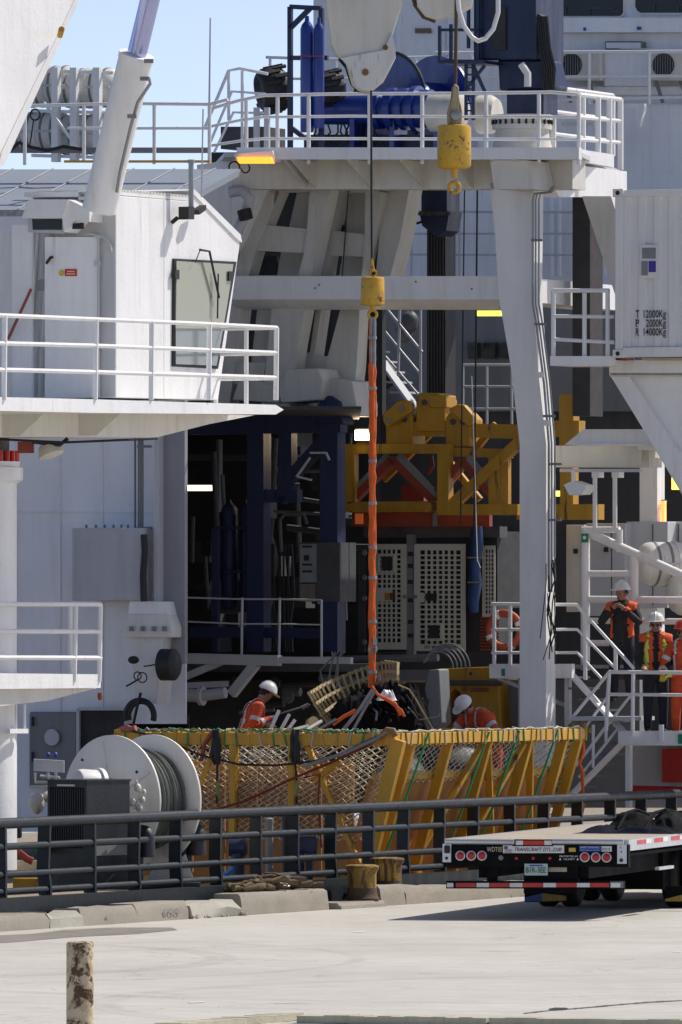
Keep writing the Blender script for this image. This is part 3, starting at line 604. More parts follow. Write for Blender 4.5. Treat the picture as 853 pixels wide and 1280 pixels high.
# stand below it
st = thing('container_stand', 'big white tapered steel stand carrying the container at right edge', 'stand', T(145.6)(820, 620))
mb = tr(145.6, 762, 450, 960, 469, 2.5); build(mb, 'top_beam', WHITE, st)
mb = tp(145.75, [(764, 469), (960, 469), (960, 780), (853, 618)], 2.2); build(mb, 'side_plate', WHITE, st)
mb = tp(145.62, [(763, 469), (786, 469), (884, 618), (860, 626)], .13); build(mb, 'edge_flange', WHITE, st)
mb = tr(145.60, 763, 466, 960, 471, .05); build(mb, 'beam_flange', CREAM, st)
for k, (x0, x1) in enumerate(((764, 775), (776, 783), (803, 853))):
    mb = tr(145.3, x0, 447.4, x1, 450, .3); build(mb, 'chock', (TIMBER if k == 2 else REDP if k == 1 else BLACK), st)
g = thing('support_gantry', 'white beam gantry with a post below the container stand', 'gantry', T(147)(811, 760))
mb = tr(146.6, 728, 538, 836, 556, .4); build(mb, 'beam', WHITE, g)
mb = tr(146.55, 728, 536.5, 842, 539, .45); build(mb, 'beam_flange', WHITE, g)
mb = tr(146.55, 722, 554.5, 842, 557, .45); build(mb, 'beam_flange', WHITE, g)
mb = tp(146.7, [(706, 556), (728, 538), (728, 556)], .3); build(mb, 'knee', WHITE, g)
mb = tr(147.4, 690, 557, 812, 584, .5); build(mb, 'lower_beam', CREAM, g)
mb = tr(151.4, 800, 556, 822, 800, .3); build(mb, 'post', WHITE, g)
mb = tr(146.7, 798, 557, 824, 562, 5.0); build(mb, 'post_bearer', WHITE, g)
mb = tp(147.2, [(782, 557), (800, 557), (800, 578)], .1); build(mb, 'knee', CREAM, g)
mb = tr(147.3, 700, 586, 800, 590, .1); build(mb, 'cable_tray', GREYP, g)
for x in (744, 769):
    mb = MB(); mb.tube([T(147.5)(x, 590), T(147.5)(x, 660)], .035, 8); build(mb, 'hanger', WHITE, g)
    mb = tr(147.35, x-4, 590, x+5, 597, .2); build(mb, 'hanger_head', WHITE, g)
mb = MB(); P = T(146.2); mb.prism([P(*q) for q in ((705, 606), (716, 601), (731, 606), (732, 611), (727, 618), (712, 619))], EY*.35)
fl = build(mb, 'floodlight', WHITE, label='white hooded floodlight hanging under the gantry beam', cat='lamp')
mb = MB(); mb.beam(P(717, 588), P(717, 603), .06, .06); build(mb, 'hanger', WHITE, fl)
for x0, x1, y0, y1, lab, mt in ((708, 731, 656, 765, 'cream lit electrical cabinet behind the corner of the tall tube rail', CREAM), (733, 782, 654, 770, 'pale grey double cabinet with black latches behind the tube rail', GREYP), (783, 835, 652, 760, 'pale grey cabinet behind the life raft canisters', GREYP), (822, 860, 652, 700, 'pale grey cabinet at the right edge above the canisters', GREYP)):
    c_ = thing('cabinet', lab, 'cabinet', T(151)((x0+x1)/2, y1), 'cabinets along the right gallery')
    mb = tr(151+(.3 if x0 > 782 else 0)+(.4 if x0 > 821 else 0), x0, y0, x1, y1, .5); build(mb, 'body', mt, c_, .01)
    for xx in ((x0+x1)/2-1, ):
        mb = tr(150.9+(.3 if x0 > 782 else 0)+(.4 if x0 > 821 else 0), xx-1.5, y0+30, xx+1.5, y0+36, .09); build(mb, 'latch', BLACK, c_)
        mb = tr(150.98+(.3 if x0 > 782 else 0)+(.4 if x0 > 821 else 0), xx+8, y0+3, xx+8.5, y1-3, .03); build(mb, 'door_gap', BLACK, c_)
# ================================================================ right gallery: tall tube frame, platforms, stairs
tf = thing('tube_guard_frame', 'heavy white tube frame with green sign in front of the life rafts', 'frame', T(148.8)(732, 830))
P = T(148.8)
for a, b, w_ in (((732, 664), (732, 838), .075), ((728, 662), (775, 662), .05), ((775, 662), (775, 690), .05), ((732, 664), (860, 722), .07), ((730, 717), (790, 717), .05), ((732, 749), (860, 750), .055), ((793, 691), (793, 752), .07), ((735, 776), (860, 777), .05), ((735, 804), (770, 804), .05)):
    mb = MB(); mb.tube([P(*a), P(*b)], w_, 10); build(mb, 'tube', WHITE, tf)
mb = tr(148.7, 727, 667, 735, 678, .03); sg = build(mb, 'sign', GREENS, tf)
mb = MB(); mb.lathe(T(148.69)(731, 672), -EY, [(0, .03), (.004, .028)], 12); build(mb, 'symbol', CONT, sg)
up = thing('gallery_platform', 'upper white gallery platform with green mark, left of the stairs', 'platform', T(147.2)(665, 845))
mb = tr(147.2, 612, 830, 715, 848, .12); build(mb, 'fascia', WHITE, up)
mb = MB(); P = T(147.3); a, b = P(612, 832), P(715, 832); mb.prism([a, b, b+EY*2.2, a+EY*2.2], EZ*-.05); build(mb, 'floor', DARKIN2, up)
mb = MB(); bar(T(147.6), (625, 848), (708, 882), .06, mb=mb); build(mb, 'brace', GREYP, up)
mb = tr(147.5, 706, 848, 712, 920, .1); build(mb, 'post', WHITE, up)
mb = tr(147.18, 627, 836, 631, 845, .02); build(mb, 'sign', GREENS, up)
railing('white railing round the upper gallery platform with the lifebuoy', T(147.15),
        [[(615, 755), (721, 756), (793, 836)], [(615, 787), (722, 787), (770, 836)], [(615, 816), (722, 816), (752, 848)]], [(618, 755, 618, 832), (638, 756, 638, 832), (691, 756, 691, 832), (732, 768, 732, 850), (770, 811, 770, 840)], .024, .03)
lb = thing('lifebuoy', 'orange lifebuoy behind the railing of the upper gallery platform', 'lifebuoy', T(147.6)(632, 812))
mb = MB(); mb.ring(T(147.6)(631, 788), -EY, .26, .062, 28, 10); build(mb, 'ring', paint('faded_lifebuoy_orange', (.42, .075, .03), .6, .15, .3), lb)
mb = MB()
for a in (0.3, 1.9, 3.4, 5.0): mb.ring(T(147.6)(631, 788), -EY, .26, .066, 4, 10, a, a+.25)
build(mb, 'band', CONT, lb)
mb = MB(); mb.tube([T(148.2)(653, 774), T(148.2)(653, 812)], .05, 10); build(mb, 'fire_extinguisher', RED, label='small red cylinder standing behind the gallery railing', cat='extinguisher')
mb = tr(148.4, 641, 760, 664, 828, .3); build(mb, 'equipment_box', SLATE, label='dark grey box behind the lifebuoy on the gallery', cat='box')
# stairs: upper flight down right, lower flight down left
def stairs(label, D, a, b, wdt, n, mat=WHITE, rails=None):
    P = T(D); s = thing('stairs', label, 'stairs', P(*b), 'white ship stairs')
    for off in (0, .75):
        mb = MB(); bar(P, a, b, wdt, .04, mb=mb, off=off); build(mb, 'stringer', mat, s)
    for i in range(n):
        f = (i+.5)/n; x = a[0]+(b[0]-a[0])*f; y = a[1]+(b[1]-a[1])*f
        mb = MB(); c = P(x, y, .375); mb.box(c, EX*.12, EY*.34, EZ*.015); build(mb, 'step', mat if mat != WHITE else MIDGREY, s)
    return s
stairs('white steel stairs running down right from the gallery platform', 147.4, (712, 840), (786, 922), .22, 6)
stairs('lower white steel stairs running down left behind the basket', 147.2, (786, 922), (704, 1005), .22, 6)
railing('crossing handrails of the lower stairs beside the gallery', T(147.1), [[(762, 840), (716, 897)], [(762, 868), (728, 915)], [(764, 900), (720, 958)], [(772, 912), (724, 972)], [(790, 868), (728, 948)]], [(758, 900, 758, 930), (742, 906, 742, 960)], .022)
lpf = thing('lower_gallery', 'lower white gallery at right edge where three people stand', 'platform', T(147.0)(820, 932))
mb = tr(147.0, 773, 914, 960, 932, .12); build(mb, 'fascia', WHITE, lpf)
mb = MB(); P = T(147.1); a, b = P(773, 915), P(960, 915); mb.prism([a, b, b+EY*2.4, a+EY*2.4], EZ*-.05); build(mb, 'floor', DARKIN2, lpf)
mb = tr(147.3, 782, 932, 788, 1010, .1); build(mb, 'post', WHITE, lpf)
mb = tr(146.95, 824, 906, 829, 927, .05); build(mb, 'stiffener', WHITE, lpf)
mb = tr(146.97, 848, 918, 856, 930, .02); build(mb, 'sign', GREENS, lpf)
mb = tr(147.0, 710, 896, 790, 901, .9); build(mb, 'landing', GREYP, lpf)
railing('white railing in front of the three people on the lower gallery', T(146.9), [[(762, 840), (860, 841), (900, 842)], [(762, 868), (860, 869), (900, 870)]], [(762, 840, 758, 914), (792, 840, 791, 920), (893, 841, 893, 914)], .026, .03)
mb = tr(148.8, 790, 932, 980, 1010, .2); build(mb, 'lower_bulkhead', GREYP, label='pale grey bulkhead below the lower gallery', cat='bulkhead')
mb = tr(148.6, 828, 936, 980, 978, .1); build(mb, 'red_locker', RED, label='dark red locker under the lower gallery at right edge', cat='locker')
mb = MB(); mb.tube([T(148.4)(790, 986), T(148.4)(960, 990)], .05, 8); build(mb, 'fire_main_pipe', RED, label='red pipe running under the lower gallery', cat='pipe')
# life raft canisters
def canister(name, label, c, axis, r, ln, group):
    o = thing(name, label, 'life raft', V(c)-EZ*r, group); a = V(axis).normalized()
    pr = [(-ln/2, r*.55), (-ln/2+.03, r*.80), (-ln/2+.12, r*.96), (-ln/2+.2, r), (-.03, r), (-.028, r*1.035), (.028, r*1.035), (.03, r), (ln/2-.2, r), (ln/2-.12, r*.96), (ln/2-.03, r*.8), (ln/2, r*.55)]
    mb = MB(); mb.lathe(c, a, pr, 26); build(mb, 'shell', CONT if 'stand' in label else WHITE2, o)
    s = a.cross(EZ).normalized()
    mb = MB(); mb.box(V(c)-s*0, a*(ln/2-.05), s*(r*1.03), EZ*.02); build(mb, 'seam_flange', GREYP, o)
    for h in (-ln*.3, -ln*.12, ln*.12, ln*.3):
        mb = MB(); mb.lathe(V(c)+a*(h-.02), a, [(0, r*1.0), (0, r*1.025), (.04, r*1.025), (.04, r*1.0)], 26); build(mb, 'strap', MIDGREY, o)
    return o
RD = T(148.2)
canister('life_raft_canister', 'upper left white life raft canister on the roof rack', RD(62, 108), EX, .32, 1.0, 'life raft canisters on the roof rack')
canister('life_raft_canister', 'upper right white life raft canister on the roof rack', RD(113, 110), EX, .31, 1.05, 'life raft canisters on the roof rack')
canister('life_raft_canister', 'lower left white life raft canister on the roof rack', RD(52, 165), EX, .32, 1.0, 'life raft canisters on the roof rack')
canister('life_raft_canister', 'lower right white life raft canister on the roof rack', RD(106, 168), EX, .31, 1.05, 'life raft canisters on the roof rack')
rk = thing('life_raft_rack', 'white plate rack holding four life raft canisters on the roof', 'rack', RD(95, 205))
for x in (69, 92, 121):
    P = T(147.6); mb = MB(); mb.prism([P(x-5, 84), P(x+3, 84), P(x+3, 202), P(x-5, 202)], EY*.12); build(mb, 'post', WHITE, rk)
for y in (88, 138, 194):
    mb = MB(); bar(T(147.75), (40, y), (142, y+3), .05, mb=mb); build(mb, 'shelf_rail', WHITE, rk)
mb = MB(); bar(T(147.3), (55, 128), (105, 195), .04, mb=mb); build(mb, 'brace', WHITE, rk)
mb = MB(); mb.ring(T(147.0)(44, 143), -EY, .085, .014, 20, 6); mb.tube([T(147)(42, 150), T(147)(36, 190)], .012, 6); build(mb, 'cable_coil', BLACK, label='small black cable coil hung on the roof railing', cat='cable')
mp = tr(146, 20, 179, 260, 192, .02); 
MESH = bpy.data.materials.new('perforated_kick_plate'); MESH.use_nodes = True
build(tr(144.2, 12, 184, 262, 191, .03), 'kick_plate', MIDGREY, label='low grey kick plate along the roof edge under the railing', cat='kick plate')
mb = MB(); P = T(144.0); pts = [(10, 190), (24, 178), (40, 184), (60, 188), (80, 183), (105, 187)]
mb.tube([P(*q) for q in pts], .03, 6); build(mb, 'hose', BLACK, label='black hose lying along the roof edge by the crane boom', cat='hose')
mb = MB(); mb.tube([T(144)(261, 190), T(144)(263, 22)], [.02, .012], 6); build(mb, 'whip_antenna', GREYP, label='tall thin whip antenna against the blue sky', cat='antenna')
build(tr(143.4, 80, 200, 262, 203, .05), 'yellow_edge_strip', YELL, label='thin yellow edge strip on the roof by the railing', cat='edge strip')
RC = L(800, 150)
canister('life_raft_canister', 'white round end of life raft canister behind the tube rail, upper one', T(149.5)(801, 705)+(EY*.70+EX*.71)*.55, EY*.70+EX*.71, .34, 1.15, 'life raft canisters on the right gallery stand')
canister('life_raft_canister', 'white life raft canister at right edge behind the tube rail, lower one', T(149.3)(842, 742)+(EY*.70+EX*.71)*.55, EY*.70+EX*.71, .34, 1.15, 'life raft canisters on the right gallery stand')
for x0, x1 in ((700, 745), (815, 861)):
    lab = 'air conditioner unit on the far wall, %s' % ('left one beside the blue crane' if x0 == 700 else 'right one at the picture edge')
    ac = thing('air_conditioner', lab, 'air conditioner', T(SD-.5)((x0+x1)/2, 101), 'air conditioners below the bridge windows')
    mb = tr(SD-.6, x0-3, 62, x1+6, 100, .4); build(mb, 'casing', CREAM, ac, .02)
    c = T(SD-.62)((x0+x1)/2-8.5, 81); mb = MB(); mb.lathe(c, -EY, [(0, .20), (.015, .19)], 26); build(mb, 'fan_opening', BLACK, ac)
    for i in range(9):
        dx = -.18+.045*i; h = math.sqrt(max(.0, .19**2-dx*dx)); mb = MB(); mb.beam(c+EX*dx-EY*.02-EZ*h, c+EX*dx-EY*.02+EZ*h, .012, .012); build(mb, 'grille_bar', MIDGREY, ac)
    for dx in (5, 36):
        mb = MB(); bar(T(SD-.4), (x0+dx, 100), (x0+dx+9, 128), .05, mb=mb); build(mb, 'bracket', MIDGREY, ac)
mb = tr(SD-.45, 755, 62, 811, 107, .45); build(mb, 'vent_trunk', WALLP, label='square white vent trunk between the two air conditioners', cat='vent', bevel=.02)
fx = thing('tube_light', 'long rectangular light fitting above the vent trunk on the far wall', 'lamp', T(SD-.2)(780, 62))
mb = tr(SD-.2, 756, 51, 803, 62, .2); build(mb, 'case', MIDGREY, fx, .02); mb = tr(SD-.22, 758, 53, 801, 60, .03); build(mb, 'lens', CONT, fx)
build(tr(SD-1.5, 702, 152, 742, 157, .05), 'cream_fluorescent_lamp', CREAM, label='cream unlit strip lamp behind the upper deck railing', cat='lamp')
# ================================================================ blue winch set and blue crane on the upper deck
WD = 150
wn = thing('blue_winch', 'bright blue hydraulic winch with a big round drum on the upper deck', 'winch', T(WD)(480, 190))
c = T(WD+.6)(487, 128); mb = MB(); mb.lathe(c, EX*.35+EY*.93, [(0, .78), (.05, .78), (.05, .35), (1.0, .35), (1.0, .78), (1.05, .78)], 48, smooth=False); build(mb, 'drum', BLUE, wn)
mb = MB(); mb.ring(c, EX*.35+EY*.93, .785, .028, 48, 8); build(mb, 'rim', SLATED, wn)
P = T(WD-.3)
mb = MB(); mb.tube([P(395, 136), P(470, 137)], .24, 16); build(mb, 'motor', BLUE, wn)
mb = MB(); mb.lathe(P(470, 137), EX, [(0, .30), (.12, .30), (.12, .24), (.25, .24), (.25, .34), (.36, .34), (.36, .26), (.46, .26), (.46, .33), (.55, .33), (.55, .27), (.66, .27), (.66, .36), (.75, .36), (.75, .3), (.95, .3)], 24); build(mb, 'gearbox', BLUE, wn)
mb = MB(); mb.lathe(P(425, 128), EZ, [(0, .16), (.15, .16), (.15, .10), (.3, .10)], 16); build(mb, 'valve_block', BLUE, wn)
for x in (440, 490, 545):
    mb = tr(WD-.5, x-3, 140, x+3, 190, .5); build(mb, 'foot', BLUE, wn)
mb = tr(WD-.2, 380, 168, 560, 188, 1.2); build(mb, 'base_frame', NAVY, wn)
for i in range(14):
    x = random.uniform(385, 470); mb = MB(); p = [P(x, 150), P(x+random.uniform(-8, 8), 165), P(x+random.uniform(-16, 16), 186)]; mb.tube(p, .016, 6); build(mb, 'hydraulic_hose', BLACK, wn)
mb = MB(); mb.lathe(T(WD-.4)(540, 141), EX, [(0, .30), (.04, .31), (.4, .31), (.52, .29), (.56, .22)], 28); build(mb, 'vessel', CREAM, label='pale horizontal barrel lying behind the hook block on the upper deck', cat='tank')
mb = MB(); mb.lathe(T(WD+.2)(600, 143), EX, [(0, .30), (.2, .30), (.3, .24)], 24); build(mb, 'vessel', CREAM, label='cream barrel end beside the white crane pedestal', cat='tank')
gb = thing('gas_bottle_rack', 'navy frame rack with tall blue gas bottles on the upper deck', 'rack', T(148)(380, 190))
P = T(148.2)
for x, y0, y1, r in ((384, 26, 165, .105), (399, 28, 160, .085)):
    mb = MB(); p = P(x, y1); h = P(x, y0).z-p.z; mb.lathe(p, EZ, [(0, r*.9), (.04, r), (h-.12, r), (h-.05, r*.75), (h, r*.35), (h+.08, r*.3)], 18); build(mb, 'bottle', BLUE, gb)
for a, b in (((363, 8), (363, 190)), ((363, 8), (402, 10)), ((363, 35), (388, 10)), ((363, 72), (410, 72)), ((402, 10), (402, 190)), ((365, 160), (385, 175))):
    mb = MB(); bar(T(148.5), a, b, .07, mb=mb); build(mb, 'frame_bar', NAVY, gb)
mb = MB(); bar(T(148), (368, 70), (404, 70), .02, mb=mb); build(mb, 'clamp_strap', REDP, gb)
def tyre(label, c, axis, R, r, grp=None):
    o = thing('rubber_tyre', label, 'tyre', V(c)-EZ*(R+r), grp); mb = MB(); mb.lathe(V(c)-V(axis).normalized()*r, axis, [(.04, R*.45), (0, R*.62), (.0, R*.74), (r*.2, R*.87), (r*.5, R*.96), (r, R), (r*1.5, R*.96), (r*1.8, R*.87), (2*r, R*.74), (2*r, R*.62), (2*r-.04, R*.45)], 30); build(mb, 'casing', BLACK, o)
    for k in range(22):
        t = 2*math.pi*k/22; a = V(axis).normalized(); u = a.cross(EZ).normalized(); d = u*math.cos(t)+EZ*math.sin(t); mb = MB(); mb.box(V(c)+d*R*.985+a*(.06*(-1)**k), a*(r*.5), d.cross(a)*.03, d*.02); build(mb, 'tread_block', BLACK, o)
    return o
tyre('black tyre fender at the left end of the winch deck beside the gas bottles', T(148.8)(341, 112), EX*.72+EY*.62+EZ*.2, .37, .22, 'tyre fenders on the upper deck')
tyre('black tyre fender half hidden behind the gas bottles', T(149.6)(412, 112), EX*.72+EY*.62+EZ*.2, .30, .2, 'tyre fenders on the upper deck')
build(tr(149.8, 276, 158, 330, 186, .8), 'deck_machinery', DARKIN2, label='dark machinery block behind the left deck railing', cat='machine')
for x, lab in ((320, 'left'), (333, 'right')):
    build(tr(147.2, x-3, 134, x+3, 188, .06), 'deck_post', GREYP, label='grey flat post behind the deck railing, %s of the pair' % lab, cat='post', group='pair of deck posts')
bcr = thing('blue_crane', 'navy blue knuckle crane house on a white pedestal', 'crane', T(148.5)(653, 195))
P = T(148.5); pc = P(653, 196)
mb = MB(); mb.lathe(pc, EZ, [(0, .50), (.30, .42), (.42, .41), (.42, .46), (.5, .46), (.5, .44), (.56, .44), (.56, .47), (.64, .47)], 32); build(mb, 'pedestal', CREAM, bcr)
for k in range(26):
    t = 2*math.pi*k/26; mb = MB(); mb.tube([pc+V((math.cos(t)*.455, math.sin(t)*.455, .49)), pc+V((math.cos(t)*.455, math.sin(t)*.455, .57))], .02, 6); build(mb, 'bolt', INK, bcr)
mb = tr(148.3, 633, 111, 679, 146, .6); build(mb, 'slew_base', NAVY, bcr, .03)
mb = tp(148.4, [(622, 74), (682, 74), (689, 108), (686, 113), (624, 113)], .7); build(mb, 'turntable', NAVY, bcr, .04)
mb = tp(148.2, [(592, -30), (670, -30), (670, 74), (592, 74)], 1.1); build(mb, 'house', NAVY, bcr, .02)
mb = tr(148.15, 616, 8, 632, 62, .1); build(mb, 'louvre_opening', DARKIN, bcr)
mb = MB(); Pq = L(670, 148.0); mb.prism([Pq(664, 74), Pq(671, -30), Pq(678, -30), Pq(674, 74)], -EX*.05); build(mb, 'side_panel', paint('pale_blue_panel', (.25, .38, .5)), bcr)
mb = tp(148.3, [(670, 15), (678, 20), (690, 108), (680, 110)], .2); build(mb, 'hose_guard', BLACK, bcr)
for i in range(5):
    mb = MB(); x = 672+i*3; mb.tube([T(148.1)(x, 20), T(148.1)(x+4, 60), T(148.1)(x+10, 85), T(148.1)(x+8, 112)], .02, 6); build(mb, 'hydraulic_hose', BLACK, bcr)
mb = MB(); mb.tube([T(148.0)(652, 80), T(148.0)(660, 92), T(148.0)(660, 108)], .06, 8); build(mb, 'bent_pipe', WHITE2, bcr)
la = thing('access_ladder_tower', 'navy lattice ladder tower with small platform left of the blue crane', 'ladder', T(148)(590, 150))
P = T(148.1)
for a, b in (((550, 32), (550, 76)), ((564, 30), (564, 76)), ((549, 37), (600, 37)), ((548, 76), (606, 76)), ((583, 76), (583, 150)), ((592, 76), (592, 150)), ((583, 112), (606, 82)), ((592, 82), (608, 118)), ((598, -10), (598, 76)), ((586, -10), (586, 60))):
    mb = MB(); bar(P, a, b, .045, mb=mb); build(mb, 'bar', NAVY, la)
for y in range(84, 150, 9):
    mb = MB(); bar(P, (583, y), (592, y), .025, mb=mb); build(mb, 'rung', NAVY, la)
mb = tr(147.7, 548, 75, 606, 79, .8); build(mb, 'floor', NAVY, la)
# pipe run down the right column
pr = thing('pipe_run', 'bundle of thin grey pipes running down the right portal column', 'pipes', T(146.3)(685, 760))
for i, x in enumerate((666.5, 670, 674)):
    mb = MB(); P = T(146.35); mb.tube([P(x+26-i*3, 232), P(x+20-i*2, 240), P(x+2, 242), P(x, 250), P(x, 380), P(x+4, 402), P(x+14, 480), P(x+20, 555), P(x+20, 740)], .014 if i else .018, 6); build(mb, 'pipe', STEEL, pr)
for x, y in ((667, 300), (671, 405), (682, 520), (690, 580), (690, 650)):
    mb = tr(146.25, x-3, y-1.5, x+11, y+1.5, .05); build(mb, 'clamp', MIDGREY, pr)
for x, y in ((674, 468), (682, 528)):
    mb = tr(146.2, x-4, y-3, x+4, y+4, .08); build(mb, 'junction_box', CONT, pr)
for i in range(8):
    mb = MB(); x = 683+i*1.7; y0 = random.uniform(690, 745); mb.tube([T(146.3)(x, y0), T(146.3)(x+random.uniform(-5, 5), y0+25), T(146.3)(x+random.uniform(-7, 7), y0+50), T(146.3)(x+random.uniform(-8, 6), random.uniform(790, 835))], random.uniform(.007, .015), 6); build(mb, 'loose_cable', BLACK, pr)
# orange deck lamp, elbow pipe at the left haunch
ol = thing('orange_flood_lamp', 'lit orange flood lamp under the left end of the upper deck', 'lamp', T(145.5)(318, 204))
mb = tp(145.5, [(292, 192), (340, 188), (344, 196), (343, 202), (296, 202)], .3); build(mb, 'hood', WHITE, ol)
AMB = emit('amber_light', (1.0, .33, .03), .9)
mb = tp(145.42, [(296, 196), (338, 196), (341, 204), (298, 204)], .08); build(mb, 'lens', AMB, ol)
mb = MB(); mb.ring(T(145.4)(293, 209), -EY, .09, .014, 18, 6); mb.ring(T(145.4)(307, 210), -EY, .07, .012, 18, 6, 0, 4); build(mb, 'cable', BLACK, ol)
el = thing('elbow_vent', 'grey elbow pipe with black cap beside the raking portal leg', 'pipe', T(146.4)(300, 290))
mb = MB(); mb.tube([T(146.5)(288, 240), T(146.5)(303, 238), T(146.5)(312, 248), T(146.5)(309, 262), T(146.5)(296, 292)], .085, 12); build(mb, 'pipe', GREYP, el)
mb = MB(); mb.tube([T(146.3)(305, 262), T(146.3)(308, 274)], .11, 12); build(mb, 'cap', BLACK, el)
# ================================================================ left crane: cab, walkway, pedestal, boom
cr = thing('deck_crane', 'white deck crane with operator cab, walkway and raised boom at left', 'crane', pt(-35, 1020, 125.5))
LC = L(145, 126)                       # right-hand (sunlit) side of the cab
mb = MB(); mb.prism([LC(x, y) for x, y in ((145, 244), (235, 251), (241, 241), (299, 299), (300, 306), (273, 500), (145, 497))], -EX*1.22); build(mb, 'cab', WHITE, cr, .012)
mb = MB(); mb.prism([LC(x, y) for x, y in ((141, 238), (237, 246), (237, 251), (141, 243))], -EX*1.3); build(mb, 'cab_roof', WHITE, cr)
mb = MB(); mb.prism([LC(x, y, -.02) for x, y in ((238, 238), (243, 236), (301, 293), (303, 303), (297, 299))], -EX*1.24); build(mb, 'roof_slope', WHITE, cr)
for i in range(22):
    f = i/21; mb = MB(); a = LC(150+f*84, 240+f*7.0); mb.box(a-EX*.6+EZ*.02, EX*.6, EY*.035, EZ*.018); build(mb, 'roof_rib', CREAM, cr)
mb = MB(); fr = [(218, 323), (296, 327), (273, 461), (217, 458)]; 
mb.prism([LC(x, y, -.03) for x, y in fr], -EX*.03); wf = build(mb, 'cab_window', BLACK, cr)
WG = bpy.data.materials.new('cab_glass_reflection'); WG.use_nodes = True
b = WG.node_tree.nodes['Principled BSDF']; b.inputs['Base Color'].default_value = (.30, .31, .23, 1); b.inputs['Roughness'].default_value = .08; b.inputs['Specular IOR Level'].default_value = .3  # greenish beige base colour paints the reflection in the upper pane
mb = MB(); mb.prism([LC(x, y, -.045) for x, y in ((221, 326), (292, 330), (285, 376), (279, 412), (220, 410))], -EX*.02); build(mb, 'pane', WG, wf)
WG2 = paint('cab_glass_lower_reflection', (.15, .18, .18), .06, .1, .1, bump=0, spec=.8)  # bluish base colour paints the reflection in the lower pane
mb = MB(); mb.prism([LC(x, y, -.045) for x, y in ((220, 410), (279, 412), (271, 457), (220, 455))], -EX*.02); build(mb, 'pane', WG2, wf)
mb = MB(); mb.tube([LC(250, 312, -.10), LC(262, 314, -.12), LC(274, 372, -.10)], .018, 6); mb.tube([LC(273, 342, -.10), LC(272, 398, -.10)], .012, 6); mb.tube([LC(250, 313, -.1), LC(244, 328, -.1)], .008, 5); build(mb, 'wiper', BLACK, wf)
for x, y in ((222, 343), (289, 345)):
    mb = MB(); mb.prism([LC(x-2.5, y-6, -.07), LC(x+2.5, y-6, -.07), LC(x+2.5, y+6, -.07), LC(x-2.5, y+6, -.07)], -EX*.05); build(mb, 'hinge', BLACK, wf)
TC = PL(145, 126, EX)                  # shaded end of the cab with the door
mb = MB(); mb.prism([TC(x, y, -.02) for x, y in ((56, 296), (122, 296), (122, 497), (56, 497))], EY*.03); dr = build(mb, 'cab_door', WHITE, cr)
mb = MB(); mb.tube([TC(58, 329, -.06), TC(63, 322, -.08), TC(66, 321, -.08)], .02, 6); build(mb, 'handle', BLACK, dr)
mb = MB(); mb.prism([TC(x, y, -.03) for x, y in ((81, 336), (96, 336), (96, 345), (81, 345))], EY*.02); sg = build(mb, 'warning_sign', RED, dr)
mb = MB(); mb.lathe(TC(77, 341, -.025), -EY, [(0, .042), (.006, .04)], 16); build(mb, 'warning_symbol', YELS, dr)
mb = MB(); mb.prism([TC(x, y, -.035) for x, y in ((84, 338.5), (93, 338.5), (93, 339.8), (84, 339.8))], EY*.01); mb.prism([TC(x, y, -.035) for x, y in ((83, 341.5), (94, 341.5), (94, 342.8), (83, 342.8))], EY*.01); build(mb, 'sign_print', CREAMT, sg)
mb = MB(); mb.prism([TC(x, y, -.01) for x, y in ((47, 350), (54, 350), (54, 363), (47, 363))], EY*.015); build(mb, 'notice_plate', GREYS, cr)
mb = MB(); mb.prism([TC(x, y) for x, y in ((15, 281), (40, 281), (40, 500), (15, 500))], EY*1.0); mb.prism([TC(x, y, .0) for x, y in ((40.5, 244), (144, 243), (144, 497), (40.5, 497))], EY*.05); build(mb, 'machinery_cover', WHITE, cr)
mb = MB(); mb.prism([TC(x, y, .3) for x, y in ((-40, 286), (15, 290), (15, 500), (-40, 500))], EY*1.0); build(mb, 'machinery_cover', WHITE, cr)
mb = MB(); mb.tube([TC(10, 424, -.1), TC(39, 361, -.1)], .02, 6); build(mb, 'grab_bar', REDP, cr)
mb = MB(); mb.tube([TC(110, 292, -.05), TC(123, 294, -.05), TC(123.5, 497, -.05)], .018, 6); mb.tube([TC(118, 294, -.05), TC(132, 297, -.05), TC(138, 306, -.05), TC(139, 314, -.05)], .016, 6); mb.abox(TC(122, 332, -.06), .08, .05, .07); build(mb, 'conduit', GREYP, cr)
mb = MB(); mb.prism([TC(x, y, -.45) for x, y in ((36, 249), (85, 249), (78, 272), (27, 272))], EY*.45); build(mb, 'sun_hood', WHITE, cr)
mb = MB(); mb.prism([TC(x, y, -.02) for x, y in ((35, 270), (80, 270), (80, 292), (35, 290))], EY*.02); ww = build(mb, 'end_window', GREYP, cr)
mb = MB(); mb.prism([TC(x, y, -.035) for x, y in ((40, 272), (77, 272), (77, 287), (41, 287))], EY*.015); build(mb, 'pane', GLASS, ww)
mb = MB(); mb.prism([TC(x, y, -.4) for x, y in ((85, 249), (92, 252), (112, 262), (112, 277), (95, 276), (80, 290), (78, 273))], EY*.4); build(mb, 'lamp_hood', WHITE, cr)
mb = MB(); mb.prism([TC(x, y, -.42) for x, y in ((91, 279), (103, 278), (103, 286), (90, 286))], EY*.05); build(mb, 'lamp', BLACK, cr)
for x0, x1, y0, y1 in ((30, 112, 240, 246), (98, 112, 236, 250)):
    mb = MB(); mb.prism([TC(x, y, -.1) for x, y in ((x0, y0), (x1, y0), (x1, y1), (x0, y1))], EY*.4); build(mb, 'roof_gutter', WHITE, cr)
for q in (((205, 250), (205, 497)),):
    mb = MB(); mb.beam(LC(*q[0], -.0005), LC(*q[1], -.0005), .003, .008, up=EX); build(mb, 'plate_seam', WHITE, cr)
